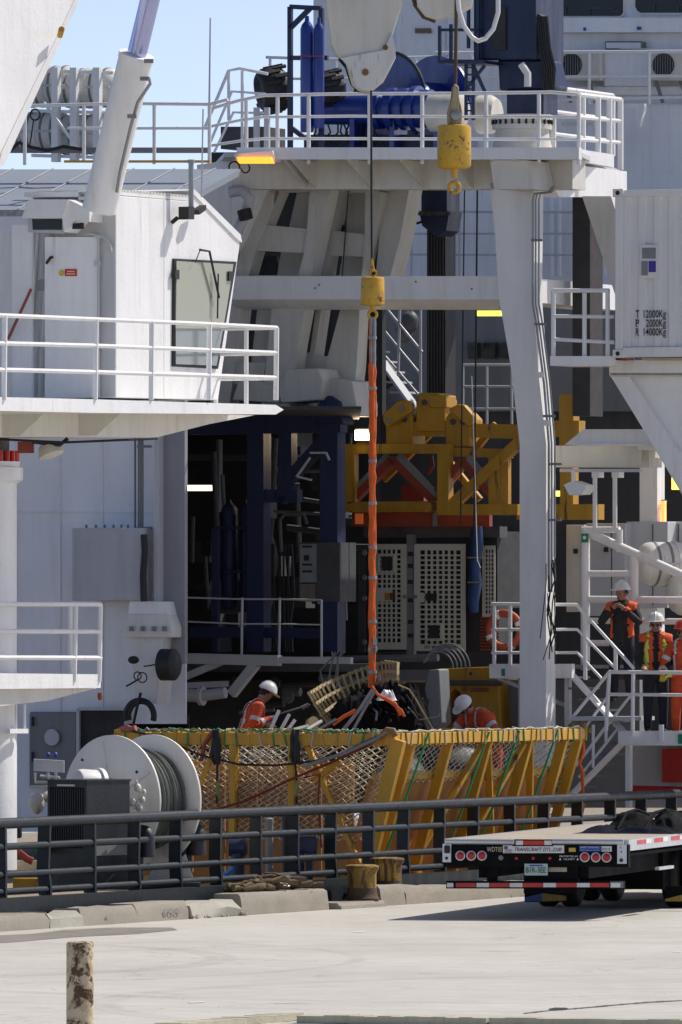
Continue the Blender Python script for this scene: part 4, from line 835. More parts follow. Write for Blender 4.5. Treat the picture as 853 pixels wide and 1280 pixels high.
mb = MB(); mb.prism([LC(x, y, .10) for x, y in ((222, 372), (240, 366), (256, 372), (262, 408), (221, 408))], -EX*.2); build(mb, 'seat_back', DARKIN2, cr)
# masts on the cab roof
mb = MB(); mb.tube([LC(239, 268, -.2), LC(239, 204, -.2)], .035, 8); mb.lathe(LC(239, 204, -.2), EZ, [(0, .05), (.05, .05)], 10); build(mb, 'roof_mast', STEEL, cr)
for q in (((252, 246), (254, 136)), ((142, 246), (142, 196))):
    mb = MB(); mb.tube([LC(*q[0], -.1), LC(*q[1], -.1)], .012, 6); build(mb, 'aerial', GREYP, cr)
mb = MB(); mb.prism([LC(x, y, -.25) for x, y in ((236, 258), (243, 258), (243, 274), (236, 274))], -EX*.15); mb.prism([LC(x, y, -.2) for x, y in ((248, 262), (258, 256), (258, 262), (250, 268))], -EX*.1); build(mb, 'mast_bracket', BLACK, cr)
mb = MB(); mb.tube([LC(215, 278, -.03), LC(222, 272, -.08)], .03, 8); build(mb, 'side_lamp', BLACK, cr)
# walkway with railing (long side recedes to the right)
LW = L(145, 124.0)
mb = MB(); mb.prism([LW(x, y) for x, y in ((-70, 494.5), (118, 499), (345, 506), (355, 512), (345, 518), (118, 516), (-70, 512))], -EX*2.6); build(mb, 'walkway', WHITE, cr)
mb = MB(); mb.prism([LW(x, y, .8) for x, y in ((-70, 512), (318, 519), (262, 530), (195, 547), (-70, 545))], -EX*1.7); build(mb, 'girder', CREAM, cr)
for x in (55, 150):
    mb = MB(); a = LW(x, 517, .02); mb.prism([a, a-EX*.6, a-EX*.6-EZ*.28, a-EX*.35-EZ*.28], EY*.03); build(mb, 'knee', CREAM, cr)
for i, rl in enumerate(([(-60, 390.5), (0, 394), (118, 399), (250, 404.5), (346, 409.5)], [(-60, 427), (0, 429), (118, 432), (250, 437), (346, 441)], [(-60, 461), (0, 462), (118, 465), (250, 469), (346, 472)])):
    mb = MB(); mb.tube([LW(*q) for q in rl], .028, 8); build(mb, 'top_rail' if i == 0 else 'mid_rail', WHITE, cr)
for x, y in ((6, 394), (120, 399), (190, 402), (262, 405), (346, 409.5)):
    mb = MB(); mb.tube([LW(x, y), LW(x-1, 500)], .034, 8); build(mb, 'railing_post', WHITE, cr)
LW2 = L(145, 125.2)
for i, y in enumerate((410, 442, 473)):
    mb = MB(); a = LW(346, y); mb.tube([a, a-EX*1.4], .024, 8); build(mb, 'mid_rail', WHITE, cr)
for k in (.45, .9):
    mb = MB(); a = LW(346, 409.5)-EX*k; c_ = LW(346, 505)-EX*k; mb.tube([a, c_], .03, 8); build(mb, 'railing_post', WHITE, cr)
# pedestal and slew ring
pc = pt(-38, 1030, 125.6); zt = pt(0, 600, 125.6).z
mb = MB(); mb.lathe(pc, EZ, [(-.6, .62), (zt-pc.z-.05, .62), (zt-pc.z, .70), (zt-pc.z+.16, .70), (zt-pc.z+.16, .66), (zt-pc.z+.24, .66)], 48); build(mb, 'pedestal', WHITE, cr)
for k in range(30):
    t = 2*math.pi*k/30; q = V((pc.x+math.cos(t)*.62, pc.y+math.sin(t)*.62, zt+.24)); mb = MB(); mb.tube([q, q+EZ*.14], .035, 8); build(mb, 'bolt', RED, cr)
mb = MB(); mb.lathe(V((pc.x, pc.y, zt+.24)), EZ, [(0, .52), (.32, .52)], 32); build(mb, 'slew_ring', DARKIN2, cr)
mb = MB(); mb.prism([pt(x, y, 124.9) for x, y in ((22, 552), (42, 552), (42, 566), (22, 566))], YY*.3); build(mb, 'motor_box', REDP, cr)
mb = MB(); mb.lathe(pt(62, 562, 124.8), V((.3, -.2, -.9)), [(-.10, .06), (-.06, .13), (.08, .17), (.09, .14)], 16); build(mb, 'under_lamp', CREAM, cr)
mb = MB(); mb.tube([pt(0, 549, 124.6), pt(80, 553, 124.6), pt(130, 551, 124.6), pt(197, 548, 124.9)], .018, 6); mb.tube([pt(40, 552, 124.7), pt(75, 556, 124.7), pt(85, 548, 124.7)], .03, 6); build(mb, 'cable', BLACK, cr)
# boom and luffing cylinder
LB = L(50, 123.6)
mb = MB(); mb.prism([LB(x, y) for x, y in ((-60, -40), (112, -40), (92, 3), (8, 188), (-4, 212), (-60, 330))], -EX*.85); build(mb, 'boom', WHITE, cr, .02)
mb = MB(); mb.prism([LB(x, y, -.01) for x, y in ((104, -22), (112, -40), (112, -28), (6, 205), (-2, 210), (2, 190))], -EX*.02); build(mb, 'boom_flange', CONT, cr)
mb = MB(); mb.tube([pt(75, 44, 123.9), pt(77, 36, 123.7)], .04, 8); build(mb, 'boom_pin', YELLD, cr)
a, m_, e = pt(124, 262, 125.2), pt(170, 72, 124.6), pt(197, -40, 124.2)
mb = MB(); mb.tube([a, m_], .225, 28); ax_ = (m_-a).normalized(); mb.lathe(m_, ax_, [(-.02, .235), (.05, .235), (.05, .13)], 28); cy = build(mb, 'luffing_cylinder', WHITE, cr)
mb = MB(); mb.tube([m_, e], .128, 28); build(mb, 'rod', CHROME, cy)
mb = MB(); mb.tube([pt(186, 97, 124.2), pt(188, 104, 124.2), pt(172, 128, 124.3), pt(163, 160, 124.5), pt(150, 215, 124.8), pt(146, 240, 124.9)], .022, 8); build(mb, 'hose', STEEL, cy)
for x, y in ((181, 98), (186, 76), (165, 145)):
    mb = MB(); mb.box(pt(x, y, 124.3), XX*.06, YY*.05, EZ*.025); build(mb, 'hose_clip', MIDGREY, cy)
# ================================================================ lower left platform
lo = thing('lower_platform', 'small white platform with rounded railing around the crane pedestal', 'platform', pt(60, 880, 126))
LP_ = L(60, 125.6)
mb = MB(); mb.prism([LP_(x, y) for x, y in ((-60, 841), (126, 843), (126, 860), (-60, 862))], -EX*1.3); build(mb, 'floor', WHITE, lo)
mb = MB(); mb.prism([LP_(x, y, .1) for x, y in ((-60, 860), (122, 860), (60, 876), (-60, 890))], -EX*.9); build(mb, 'underside_girder', CREAM, lo)
for i, y in enumerate((755, 789, 822)):
    mb = MB(); mb.tube([LP_(-60, y), LP_(120, y+.5), LP_(126, y+1)], .03, 8); build(mb, 'top_rail' if i == 0 else 'mid_rail', WHITE, lo)
    mb = MB(); a = LP_(126, y+1); mb.tube([a, a-EX*1.25], .026, 8); build(mb, 'mid_rail', WHITE, lo)
for x in (95, 126):
    mb = MB(); mb.tube([LP_(x, 757), LP_(x-2, 852)], .03, 8); build(mb, 'railing_post', WHITE, lo)
mb = MB(); a, c_ = LP_(126, 757)-EX*.45, LP_(126, 850)-EX*.45; mb.tube([a, c_], .03, 8); build(mb, 'railing_post', WHITE, lo)
mb = MB(); mb.tube([LP_(20, 880, .2), LP_(20, 915, .2)], .02, 6); mb.tube([LP_(31, 880, .2), LP_(31, 915, .2)], .02, 6); mb.beam(LP_(10, 914, .2), LP_(33, 914, .2), .06, .06); build(mb, 'step_ladder', WHITE, lo)
# ================================================================ crane tip with hook wires over the basket
HD = 139.0
tipc = thing('crane_boom_tip', 'cream white crane boom tip with rusty edges hanging into the top', 'crane', pt(462, 120, HD))
mb = MB(); mb.prism([pt(x, y, HD) for x, y in ((398, -60), (515, -60), (504, 0), (490, 45), (494, 60), (495, 70), (480, 100), (462, 115), (448, 113), (440, 106), (432, 78), (420, 68), (414, 55))], YY*.5); build(mb, 'boom_end', CREAM, tipc, .02)
mb = MB(); mb.prism([pt(x, y, HD-.05) for x, y in ((425, 72), (480, 62), (490, 40), (495, 62), (494, 73), (478, 100), (464, 113), (452, 112), (444, 106), (434, 80))], YY*.05); build(mb, 'cheek_plate', WHITE2, tipc, .008)
mb = MB(); mb.lathe(pt(457, 90, HD-.05), -YY, [(0, .05), (.03, .045), (.035, .02)], 16); build(mb, 'pin', paint('rusty_pin', (.20, .09, .03), .7, .3, .5, rust=.6), tipc); mb = MB(); mb.lathe(pt(482, 59, HD-.05), -YY, [(0, .04), (.02, .035)], 12); build(mb, 'pin', bpy.data.materials['rusty_pin'], tipc)
mb = MB(); mb.tube([pt(x, y, HD+.1) for x, y in ((424, 73), (433, 84), (440, 105), (449, 114))], .025, 6); build(mb, 'sheave_edge', BLACK, tipc)
tip2 = thing('crane_boom_tip', 'cream sheave housing of the second hoist at top with brown rim', 'crane', pt(545, 26, HD))
mb = MB(); mb.prism([pt(x, y, HD) for x, y in ((516, -40), (600, -40), (590, 8), (575, 16), (545, 24), (532, 20), (522, 8))], YY*.45); build(mb, 'housing', CREAM, tip2, .02)
mb = MB(); mb.tube([pt(x, y, HD+.15) for x, y in ((516, -10), (520, 6), (530, 20), (545, 25.5))], .04, 8); build(mb, 'rim', paint('brown_rim', (.09, .045, .025)), tip2)
mb = MB(); mb.tube([pt(x, y, HD-.2) for x, y in ((571, -20), (574, 12), (580, 32), (590, 46), (598, 51), (607, 48), (617, 36), (623, 15), (623, -30))], .036, 10); build(mb, 'hose_loop', WHITE, label='white hose loop hanging in front of the blue crane', cat='hose')
hb = thing('hook_block', 'large worn yellow hook block with small hook at upper centre', 'hook block', pt(568, 246, HD), 'yellow crane hook weights')
c = pt(568, 211, HD); h = pt(568, 156, HD).z-c.z; mb = MB(); mb.lathe(c, EZ, [(0, .17), (.02, .228), (.05, .247), (h-.04, .247), (h-.01, .237), (h, .20)], 30); build(mb, 'weight', BALLY, hb)
mb = MB(); mb.prism([pt(x, y, HD-.12) for x, y in ((560, 158), (577, 158), (578, 140), (574, 120), (574, 108), (569, 104), (565, 108), (564, 122), (559, 140))], YY*.24); build(mb, 'wedge_socket', paint('rusty_cream_socket', (.42, .36, .22), .7, .2, .6, (.2, .09, .03), rust=.9, scale=2), hb, .015)
mb = MB(); mb.lathe(pt(570, 144, HD-.12), -YY, [(0, .075), (.05, .07), (.06, .03)], 16); build(mb, 'pin', STEEL, hb)
mb = MB(); mb.tube([pt(568, 211, HD), pt(568, 222, HD)], .05, 10); mb.ring(pt(568, 234, HD), -YY, .075, .03, 16, 8); build(mb, 'hook', BALLY, hb)
mb = MB(); mb.tube([pt(571.5, -60, HD), pt(569.5, 108, HD)], .026, 8); build(mb, 'hoist_wire', paint('rusty_wire', (.10, .055, .035), .7, .2, .4), label='brown rusty hoist wire of the large hook block', cat='wire')
sb = thing('hook_block', 'small yellow hook weight holding the orange sling', 'hook block', pt(466, 398, HD), 'yellow crane hook weights')
c = pt(466, 382, HD); h = pt(466, 346, HD).z-c.z; mb = MB(); mb.lathe(c, EZ, [(0, .12), (.015, .166), (.035, .172), (h-.03, .172), (h-.01, .163), (h, .13)], 28); build(mb, 'weight', BALLY, sb)
mb = MB(); mb.ring(pt(467, 341, HD), -YY, .045, .016, 14, 6); mb.tube([pt(466.5, 340, HD), pt(465, 322, HD)], [.03, .015], 8); mb.tube([pt(466, 382, HD), pt(466, 388, HD)], .04, 8); mb.ring(pt(466, 393, HD), -YY, .06, .022, 16, 8); build(mb, 'swivel_hook', BALLY, sb)
mb = MB(); mb.tube([pt(464, 100, HD), pt(465, 324, HD)], .016, 8); build(mb, 'hoist_wire', BLACK, label='thin black hoist wire down to the small hook weight', cat='wire')
sl_ = thing('lifting_sling', 'long orange lifting sling hanging from the small hook into the basket', 'sling', pt(466, 862, HD))
def wob(x0, y0, x1, y1, n, a, D): return [pt(x0+(x1-x0)*i/n+random.uniform(-a, a), y0+(y1-y0)*i/n, D+random.uniform(-.01, .01)) for i in range(n+1)]
for x0, x1, r in ((464, 463.5, .030), (468, 467.5, .028), (466, 465.5, .030)):
    mb = MB(); mb.tube(wob(x0, 455, x1, 860, 40, .9, HD-.02 if x0 == 466 else HD), r, 8); build(mb, 'strand', ORANGE, sl_)
for i in range(2):
    mb = MB(); mb.tube(wob(464+4*i, 396, 464+4*i, 470, 10, .5, HD), .026, 8); build(mb, 'grey_strand', paint('grey_webbing', (.32, .33, .35), .7, .2, .5, scale=5) if i == 0 else bpy.data.materials['grey_webbing'], sl_)
mb = MB(); mb.tube(wob(462.5, 400, 464, 470, 10, .4, HD-.02), .012, 6); build(mb, 'orange_cord', ORANGE, sl_)
for y in (420, 483, 574, 627, 682, 720, 775, 838):
    mb = MB(); mb.lathe(pt(466, y+4, HD), EZ, [(0, .060), (.045, .060)], 12); build(mb, 'tape', bpy.data.materials['grey_webbing'], sl_)
mb = MB(); mb.ring(pt(466, 812, HD-.03), -YY, .05, .022, 14, 8); mb.box(pt(469, 802, HD-.05), XX*.03, YY*.03, EZ*.05); build(mb, 'shackle', STEEL, sl_)
# ================================================================ launch frame and vehicle on the work deck
FD = 150.0
fr = thing('launch_frame', 'ochre yellow steel launch frame with pulley housings above the grille vehicle', 'frame', T(FD)(540, 645))
def fb(D, a, b, w_, nm='beam', mat=YELLD, h=None):
    mb = MB(); bar(T(D), a, b, w_, h, mb=mb); return build(mb, nm, mat, fr)
fb(FD, (434, 561), (565, 561), .15); fb(FD, (440, 556), (440, 640), .16, 'upright'); fb(FD, (557, 556), (557, 640), .19, 'upright')
mb = MB(); mb.tube([T(FD-.1)(425, 634), T(FD-.1)(548, 633)], .085, 14); build(mb, 'front_tube', YELLD, fr)
fb(FD, (548, 637), (650, 637), .17); fb(FD+.2, (566, 565), (640, 567), .14); fb(FD+.3, (515, 536), (660, 540), .22); fb(FD, (563, 634), (655, 548), .16, 'diagonal')
fb(FD+.1, (620, 572), (620, 632), .17, 'upright'); fb(FD+.1, (633, 572), (633, 632), .12, 'upright'); fb(FD+.4, (650, 640), (752, 640), .24); fb(FD+.3, (712, 493), (712, 560), .24, 'upright'); fb(FD+.3, (690, 536), (728, 536), .25); fb(FD+.4, (712, 560), (712, 640), .22, 'upright')
fb(FD+.5, (545, 625), (620, 530), .10, 'diagonal'); fb(FD+.9, (480, 600), (560, 520), .10, 'diagonal'); fb(FD+.9, (600, 625), (560, 575), .10, 'diagonal')
for x0, x1, y0, y1 in ((482, 516, 512, 556), (557, 588, 515, 558), (520, 556, 491, 540)):
    mb = tp(FD+.15, [(x0, y1), (x0, y0+8), (x0+5, y0), (x1-8, y0), (x1, y0+9), (x1, y1)], .5); hs = build(mb, 'pulley_housing', YELLD, fr, .02)
    for dx in (.3, .7):
        mb = MB(); mb.lathe(T(FD+.14)(x0+(x1-x0)*dx, y0+12), -EY, [(0, .05), (.02, .04)], 12); build(mb, 'pin', DARKIN2, hs)
P = T(FD-.05); mb = tp(FD-.05, [(478, 526), (484, 534), (514, 514), (514, 505), (508, 500), (498, 501), (478, 518)], .15); ck = build(mb, 'cheek_plate', YELLD, fr, .02)
for x, y in ((486, 526), (502, 510)):
    mb = MB(); mb.lathe(T(FD-.06)(x, y), -EY, [(0, .045), (.02, .04)], 12); build(mb, 'pin', GREYS, ck)
mb = tp(FD-.05, [(560, 512), (572, 505), (580, 506), (592, 520), (592, 530), (586, 534)], .15); build(mb, 'cheek_plate', YELLD, fr, .02)
mb = tp(FD+.1, [(537, 494), (558, 494), (558, 510), (537, 510)], .4); build(mb, 'top_lug', YELLD, fr, .02)
rb = thing('red_lifting_bridle', 'red oxide A shaped lifting bridle inside the yellow frame', 'bridle', T(FD+.5)(520, 658))
for (a, b) in (((492, 574), (440, 628)), ((492, 574), (546, 628)), ((580, 576), (618, 622)), ((580, 576), (548, 615))):
    mb = MB(); bar(T(FD+.12), a, b, .17, .12, mb=mb); build(mb, 'leg', REDP, rb)
for (a, b) in (((487, 570), (437, 624)), ((497, 570), (548, 624)), ((584, 573), (622, 618))):
    mb = MB(); bar(T(FD+.06), a, b, .025, .16, mb=mb); build(mb, 'edge_flange', GREYS, rb)
mb = tr(FD+.3, 440, 640, 612, 658, .12); build(mb, 'spreader_bar', REDP, rb)
mb = tr(FD+.28, 541, 632, 546, 658, .1); build(mb, 'spreader_clamp', GREYS, rb)
mb = tr(FD+.7, 502, 606, 530, 640, .3); build(mb, 'hub_plate', REDP, rb)
mb = tr(FD+.25, 444, 642, 453, 655, .06); build(mb, 'reflector', emit('glowing_orange_reflector', (.8, .18, .05), .08), rb)  # no lamp: the reflector is given a faint glow of its own
mb = MB(); mb.tube([T(FD+.2)(539, 570), T(FD+.2)(541, 582), T(FD+.2)(535, 592)], .035, 8); build(mb, 'hook', REDP, rb)
# lit work lamp on the frame
wl = thing('work_lamp', 'bright lit square work lamp on the left corner of the yellow frame', 'lamp', T(FD-.2)(452, 555))
mb = tr(FD-.2, 443, 535, 463, 551, .16); build(mb, 'case', GREYS, wl, .01)
LIT = emit('lit_lamp_face', (1.0, .82, .55), 9); mb = tr(FD-.22, 444, 538, 462, 550, .03); build(mb, 'lens', LIT, wl)
mb = tr(FD-.1, 446, 551, 460, 556, .1); build(mb, 'bracket', YELLD, wl)
pl_ = bpy.data.lights.new('work_lamp_light', 'SPOT'); pl_.energy = 14; pl_.color = (1, .75, .45); pl_.spot_size = 1.7; pl_.shadow_soft_size = .1
plo = bpy.data.objects.new('work_lamp_light', pl_); col.objects.link(plo); plo.parent = wl; plo.location = T(FD-.45)(452, 543)-ORG[wl.name]; plo.rotation_euler = V((.6, .8, 0)).to_track_quat('Z', 'Y').to_euler()
for nm, x0, x1, y, D, cc, st_, lab in (('strip_light', 228, 268, 610, 155, (1, .82, .45), 1.6, 'warm lit strip light in the dark hangar beside the jamb'), ('strip_light', 336, 349, 610, 156, (.75, .95, .3), 1.0, 'small greenish lit lamp deep in the dark hangar'), ('strip_light', 596, 630, 391.5, 157.5, (.80, .78, .12), .75, 'yellow lit strip light under the inner deck'), ('strip_light', 692, 704, 617, 157, (.95, .8, .15), 1.0, 'small yellow lamp behind the right portal column'), ('strip_light', 840, 848, 603, 152, (1, .7, .1), 1.0, 'yellow glowing lamp at the right edge below the stand'), ('strip_light', 540, 556, 615, 157, (1, .75, .3), .8, 'small warm lamp behind the yellow frame'), ('strip_light', 827, 831, 640, 151.5, (1, .45, .12), .5, 'orange upright marker lamp behind the right post')):
    hh = 3.4 if nm and x0 < 700 else 6
    if x0 == 827: hh = 14
    if x0 == 840: hh = 9
    o = thing(nm, lab, 'lamp', T(D)((x0+x1)/2, y+hh), 'lit lamps in the shade')
    mb = tr(D, x0, y-hh, x1, y+hh, .08); build(mb, 'tube', emit('lamp_%d' % x0, cc, st_), o); mb = tr(D+.085, x0-1, y-hh-1.2, x1+1, y-hh+2, .08); build(mb, 'case', DARKIN2, o)
# vehicle with perforated panels
VD = 150.6
rv = thing('grille_vehicle', 'underwater vehicle with pale perforated panels hanging below the yellow frame', 'vehicle', T(VD)(545, 830))
mb = tr(VD+.25, 462, 664, 622, 815, 1.4); build(mb, 'core', DARKIN, rv)
mb = tr(VD+.1, 455, 658, 625, 672, .3); build(mb, 'top_frame', DARKIN2, rv)
def grille(name, x0, y0, x1, y1, hx0, hy0, hx1, hy1, nx, ny, solid=(), D=VD):
    P = T(D); mb = MB(); cw, ch = (hx1-hx0)/nx, (hy1-hy0)/ny; t = .02
    def r(a, b, c, d): mb.prism([P(a, b), P(c, b), P(c, d), P(a, d)], EY*t)
    r(x0, y0, x1, hy0); r(x0, hy1, x1, y1); r(x0, hy0, hx0, hy1); r(hx1, hy0, x1, hy1)
    for i in range(1, nx): r(hx0+cw*(i-.19), hy0, hx0+cw*(i+.19), hy1)
    P = T(D+.003)
    for j in range(1, ny): r(hx0, hy0+ch*(j-.17), hx1, hy0+ch*(j+.17))
    for (a, b, c, d) in solid: P = T(D-.006); r(a, b, c, d)
    return build(mb, name, GRILLE, rv)
g1 = grille('perforated_panel', 466, 680, 508, 812, 472, 687, 501, 803, 5, 19, ((470, 737, 490, 752),))
g2 = grille('perforated_panel', 518, 680, 582, 814, 525.5, 688, 576, 805, 7, 19, ((518, 741, 530, 753),))
g3 = grille('perforated_panel', 603, 682, 619, 772, 607, 687, 617, 767, 3, 15, D=VD+.2)
for pn, (x0, y0, x1, y1) in ((g1, (477, 696, 490, 713)), (g2, (536, 782, 549, 798))):
    mb = MB(); P = T(VD-.02)
    for q in (((x0-3, y0-2), (x1+3, y0-2)), ((x1+3, y0-2), (x1+3, y1+2)), ((x1+3, y1+2), (x0-3, y1+2)), ((x0-3, y1+2), (x0-3, y0-2))): bar(P, q[0], q[1], .035, .03, mb=mb)
    build(mb, 'port_frame', GRILLE, pn); build(tr(VD-.012, x0, y0, x1, y1, .01), 'port', DARKIN, pn)
build(tr(VD-.015, 532, 742, 546, 751, .01), 'slot', DARKIN, g2); build(tr(VD-.015, 481, 741, 494, 750, .01), 'slot', YELLD, g1)
P = T(VD-.008)
text('HH', 'logo', DEEPRED, g2, P(531, 811), EX, EZ, .06, .09, depth=.004); build(tr(VD-.012, 540, 807.5, 571, 810.5, .004), 'logo_line', paint('faded_logo', (.20, .16, .13)), g2)
build(tr(VD+.02, 508.5, 668, 517.5, 822, .1), 'centre_post', GREYS, rv)
for y in (690, 705, 725, 748, 775, 792):
    build(tr(VD, 510, y, 516, y+5, .03), 'post_slot', DARKIN, rv)
for y in (746,):
    for x in (506, 520):
        mb = MB(); mb.lathe(T(VD-.02)(x, y), -EY, [(0, .03), (.03, .02)], 10); build(mb, 'latch', STEEL, rv)
for y in (691, 722, 748, 803):
    mb = MB(); mb.lathe(T(VD-.1)(456, y), -EY, [(0, .045), (.02, .035)], 12); build(mb, 'hose_fitting', GREYS, rv)
build(tr(VD-.02, 448, 690, 456, 815, .05), 'side_post', DARKIN2, rv)
mb = MB(); mb.tube([T(VD-.05)(x, y) for x, y in ((596, 658), (597, 680), (594, 705), (595, 730), (592, 752), (593, 766))], [.09, .10, .085, .10, .09, .07], 12); build(mb, 'blue_hose_sleeve', BLUEH, rv)
for y in (697, 728):
    mb = MB(); bar(T(VD-.18), (585, y), (604, y), .02, .02, mb=mb); build(mb, 'sleeve_strap', TAN, rv)
for y in range(772, 815, 4):
    mb = MB(); mb.tube([T(VD)(601, y), T(VD)(625, y+.5)], .014, 6); build(mb, 'coil_turn', REDP, rv)
# yellow tool skid under it
sk = thing('tool_skid', 'dim yellow tool skid with arched opening behind the worker', 'skid', T(149.2)(585, 920))
mb = tp(149.2, [(549, 836), (622, 833), (628, 925), (578, 925), (578, 880), (575, 866), (569, 861), (563, 866), (559, 880), (559, 925), (549, 925)], .8); build(mb, 'body', YELLD, sk, .02)
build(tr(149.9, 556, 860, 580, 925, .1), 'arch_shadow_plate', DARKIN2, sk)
text('HH', 'logo', DEEPRED, sk, T(149.19)(578, 866), EX, EZ, .10, .10, depth=.004); build(tr(149.19, 588, 860, 611, 865, .005), 'logo_bar', paint('faded_print', (.20, .09, .012)), sk)
for x, y in ((588, 842), (617, 846), (584, 905)):
    build(tr(149.15, x-.8, y-2, x+.8, y+2, .04), 'bolt_slot', DARKIN, sk)
# mast above the frame with guide cables
ms = thing('lifting_mast', 'black lifting mast with blue head hanging below the upper deck', 'mast', T(152)(545, 500))
build(tr(152, 534, 280, 557, 496, .4), 'mast_tube', BLACK, ms); build(tr(151.8, 527, 235, 559, 270, .5), 'head', NAVY, ms); build(tp(151.7, [(524, 264), (562, 264), (558, 288), (546, 296), (528, 282)], .5), 'head_collar', NAVY, ms)
for i in range(10):
    mb = MB(); mb.tube([T(151.6)(520+4.6*i, 264), T(151.6)(520+4.6*i, 269)], .035, 8); build(mb, 'bolt', DARKIN2, ms)
for i in range(6):
    build(tr(151.98, 535.5+i*3.6, 290, 536.5+i*3.6, 496, .02), 'mast_groove', DARKIN2, ms)
mb = MB(); mb.tube([T(151.5)(x, y) for x, y in ((524, 240), (516, 258), (513, 272), (522, 279), (530, 276))], .022, 8); build(mb, 'hose', BLACK, ms)
for k, (x0, y0, x1, y1, r, lab) in enumerate(((581, 235, 576, 655, .012, 'thin guide wire left of the right column'), (597, 235, 593, 660, .016, 'black guide wire between the mast and the right column'), (505, 235, 501, 345, .014, 'brown cable hanging below the upper deck beside the inclined web'), (436, 235, 428, 345, .010, 'thin cable in front of the second raking leg'), (412, 235, 384, 440, .05, 'black strip painting the dark gap between the raking legs'))):
    mb = MB(); mb.tube([T(147.9 if k in (3, 4) else 149.4)(x0, y0), T(147.9 if k in (3, 4) else 149.4)(x1, y1)], r, 6); build(mb, 'guide_wire_or_shade_strip', BLACK, label=lab, cat='wire', group='wires below the upper deck')  # the thickest is a black strip standing in for shade in the leg gap
mb = MB(); P = T(149.2); mb.tube([P(590, 470), P(594, 590), P(597, 700), P(601, 710)], .008, 5); build(mb, 'tag_line', CONT, label='thin white cord hanging in front of the blue hose sleeve', cat='cord')
# inner stairs behind the sling
ist = stairs('inner grey stairs behind the orange sling under the cross beam', 156.5, (455, 420), (520, 510), .30, 7, mat=GREYP)
railing('handrails of the inner grey stairs behind the sling', T(156.3), [[(482, 384), (528, 440)], [(470, 400), (526, 468)], [(460, 420), (524, 494)]], [(526, 384, 526, 500), (500, 384, 498, 470)], .02, mat=GREYP)
for i, (x, y, rx) in enumerate(((512, 402, .16), (505, 416, .14), (455, 460, .22), (480, 470, .2))):
    mb = MB(); mb.ball(T(157.5)(x, y), rx, rx, rx*1.1, 10, 7, .1); build(mb, 'hung_gear', DARKIN2, label=['dark bundle hung on the inner stair rail, upper', 'dark bundle hung on the inner stair rail, lower', 'dark machinery lump left of the inner stairs', 'dark machinery lump under the inner stairs'][i], cat='gear')
# ================================================================ navy frame and gear inside the hangar
hf = thing('steel_portal', 'navy blue steel portal frame standing inside the dark hangar', 'frame', T(147)(325, 820))
for a, b, w_ in (((324, 515), (324, 815), .28), ((416, 520), (416, 815), .30), ((240, 533), (430, 530), .26), ((360, 530), (360, 620), .22), ((330, 620), (375, 620), .2), ((415, 540), (362, 600), .18), ((366, 600), (350, 625), .2), ((270, 660), (270, 815), .10), ((240, 790), (420, 792), .16)):
    mb = MB(); bar(T(147.4), a, b, w_, mb=mb); build(mb, 'frame_bar', NAVYD, hf)
mb = tp(147.2, [(396, 512), (400, 500), (412, 494), (424, 502), (430, 530), (396, 530)], .4); build(mb, 'lug', NAVYD, hf, .02)
for a, b in (((371, 596), (388, 572)), ((388, 566), (408, 566)), ((373, 596), (390, 600)), ((408, 566), (412, 575))):
    mb = MB(); bar(T(147.1), a, b, .03, mb=mb); build(mb, 'edge_plate', GREYP, hf)
ab = thing('accumulator_bottles', 'blue accumulator bottles side by side in the hangar', 'bottles', T(147.6)(295, 760))
for x, y0, y1, r in ((287, 632, 762, .13), (307, 632, 765, .09)):
    p = T(147.8)(x, y1); h = T(147.8)(x, y0).z-p.z; mb = MB(); mb.lathe(p, EZ, [(0, r*.7), (.06, r), (h-.06, r), (h, r*.7), (h+.05, r*.25), (h+.1, r*.2)], 16); build(mb, 'bottle', NAVYD, ab)
for y in (660, 715):
    mb = MB(); bar(T(147.55), (274, y), (312, y), .04, mb=mb); build(mb, 'clamp', NAVY, ab)
mb = MB(); P = T(149); mb.ring(P(285, 700), -EY, .75, .10, 28, 10, 1.2, 3.6); build(mb, 'curved_duct', DARKIN2, label='dim curved duct behind the blue bottles in the hangar', cat='duct')
ec = thing('control_cabinet', 'dim control cabinet with white notice panel inside the hangar', 'cabinet', T(147)(400, 750))
build(tr(147.2, 374, 678, 425, 752, .6), 'body', DARKIN2, ec); build(tr(147.1, 375, 680, 393, 728, .1), 'notice_panel', GREYS, ec); build(tr(147.08, 380, 694, 386, 701, .02), 'notice_picture', INK, ec)
for y in (682, 704.5, 713):
    build(tr(147.08, 378, y, 390, y+2.5, .02), 'notice_line', INK, ec)
build(tr(147.12, 375, 730, 393, 752, .05), 'lower_panel', paint('dim_beige_panel', (.16, .15, .12)), ec)
mb = MB(); mb.tube([T(146.9)(x, y) for x, y in ((352, 690), (350, 650), (356, 643), (380, 643), (384, 655))], .03, 8); build(mb, 'bent_tube_rack', DARKIN2, label='dim bent tube rail beside the control cabinet', cat='rail')
build(tr(157.5, 236, 568, 322, 576, .2), 'ceiling_duct', paint('dim_grey_duct', (.09, .09, .09)), label='grey duct crossing the dark hangar above the strip light', cat='duct')
build(tr(155, 220, 730, 270, 815, .6), 'dark_locker', DARKIN, label='black locker against the left side of the hangar', cat='locker')
hc = thing('cable_bundle', 'dim hanging cables between the navy frame and control cabinet', 'cables', T(148.5)(354, 815))
for i in range(9):
    x = random.uniform(336, 372); mb = MB(); mb.tube([T(148.5)(x, 680), T(148.5)(x+random.uniform(-6, 6), 740), T(148.5)(x+random.uniform(-12, 12), 815)], .02, 6); build(mb, 'cable', DARKIN2, hc)
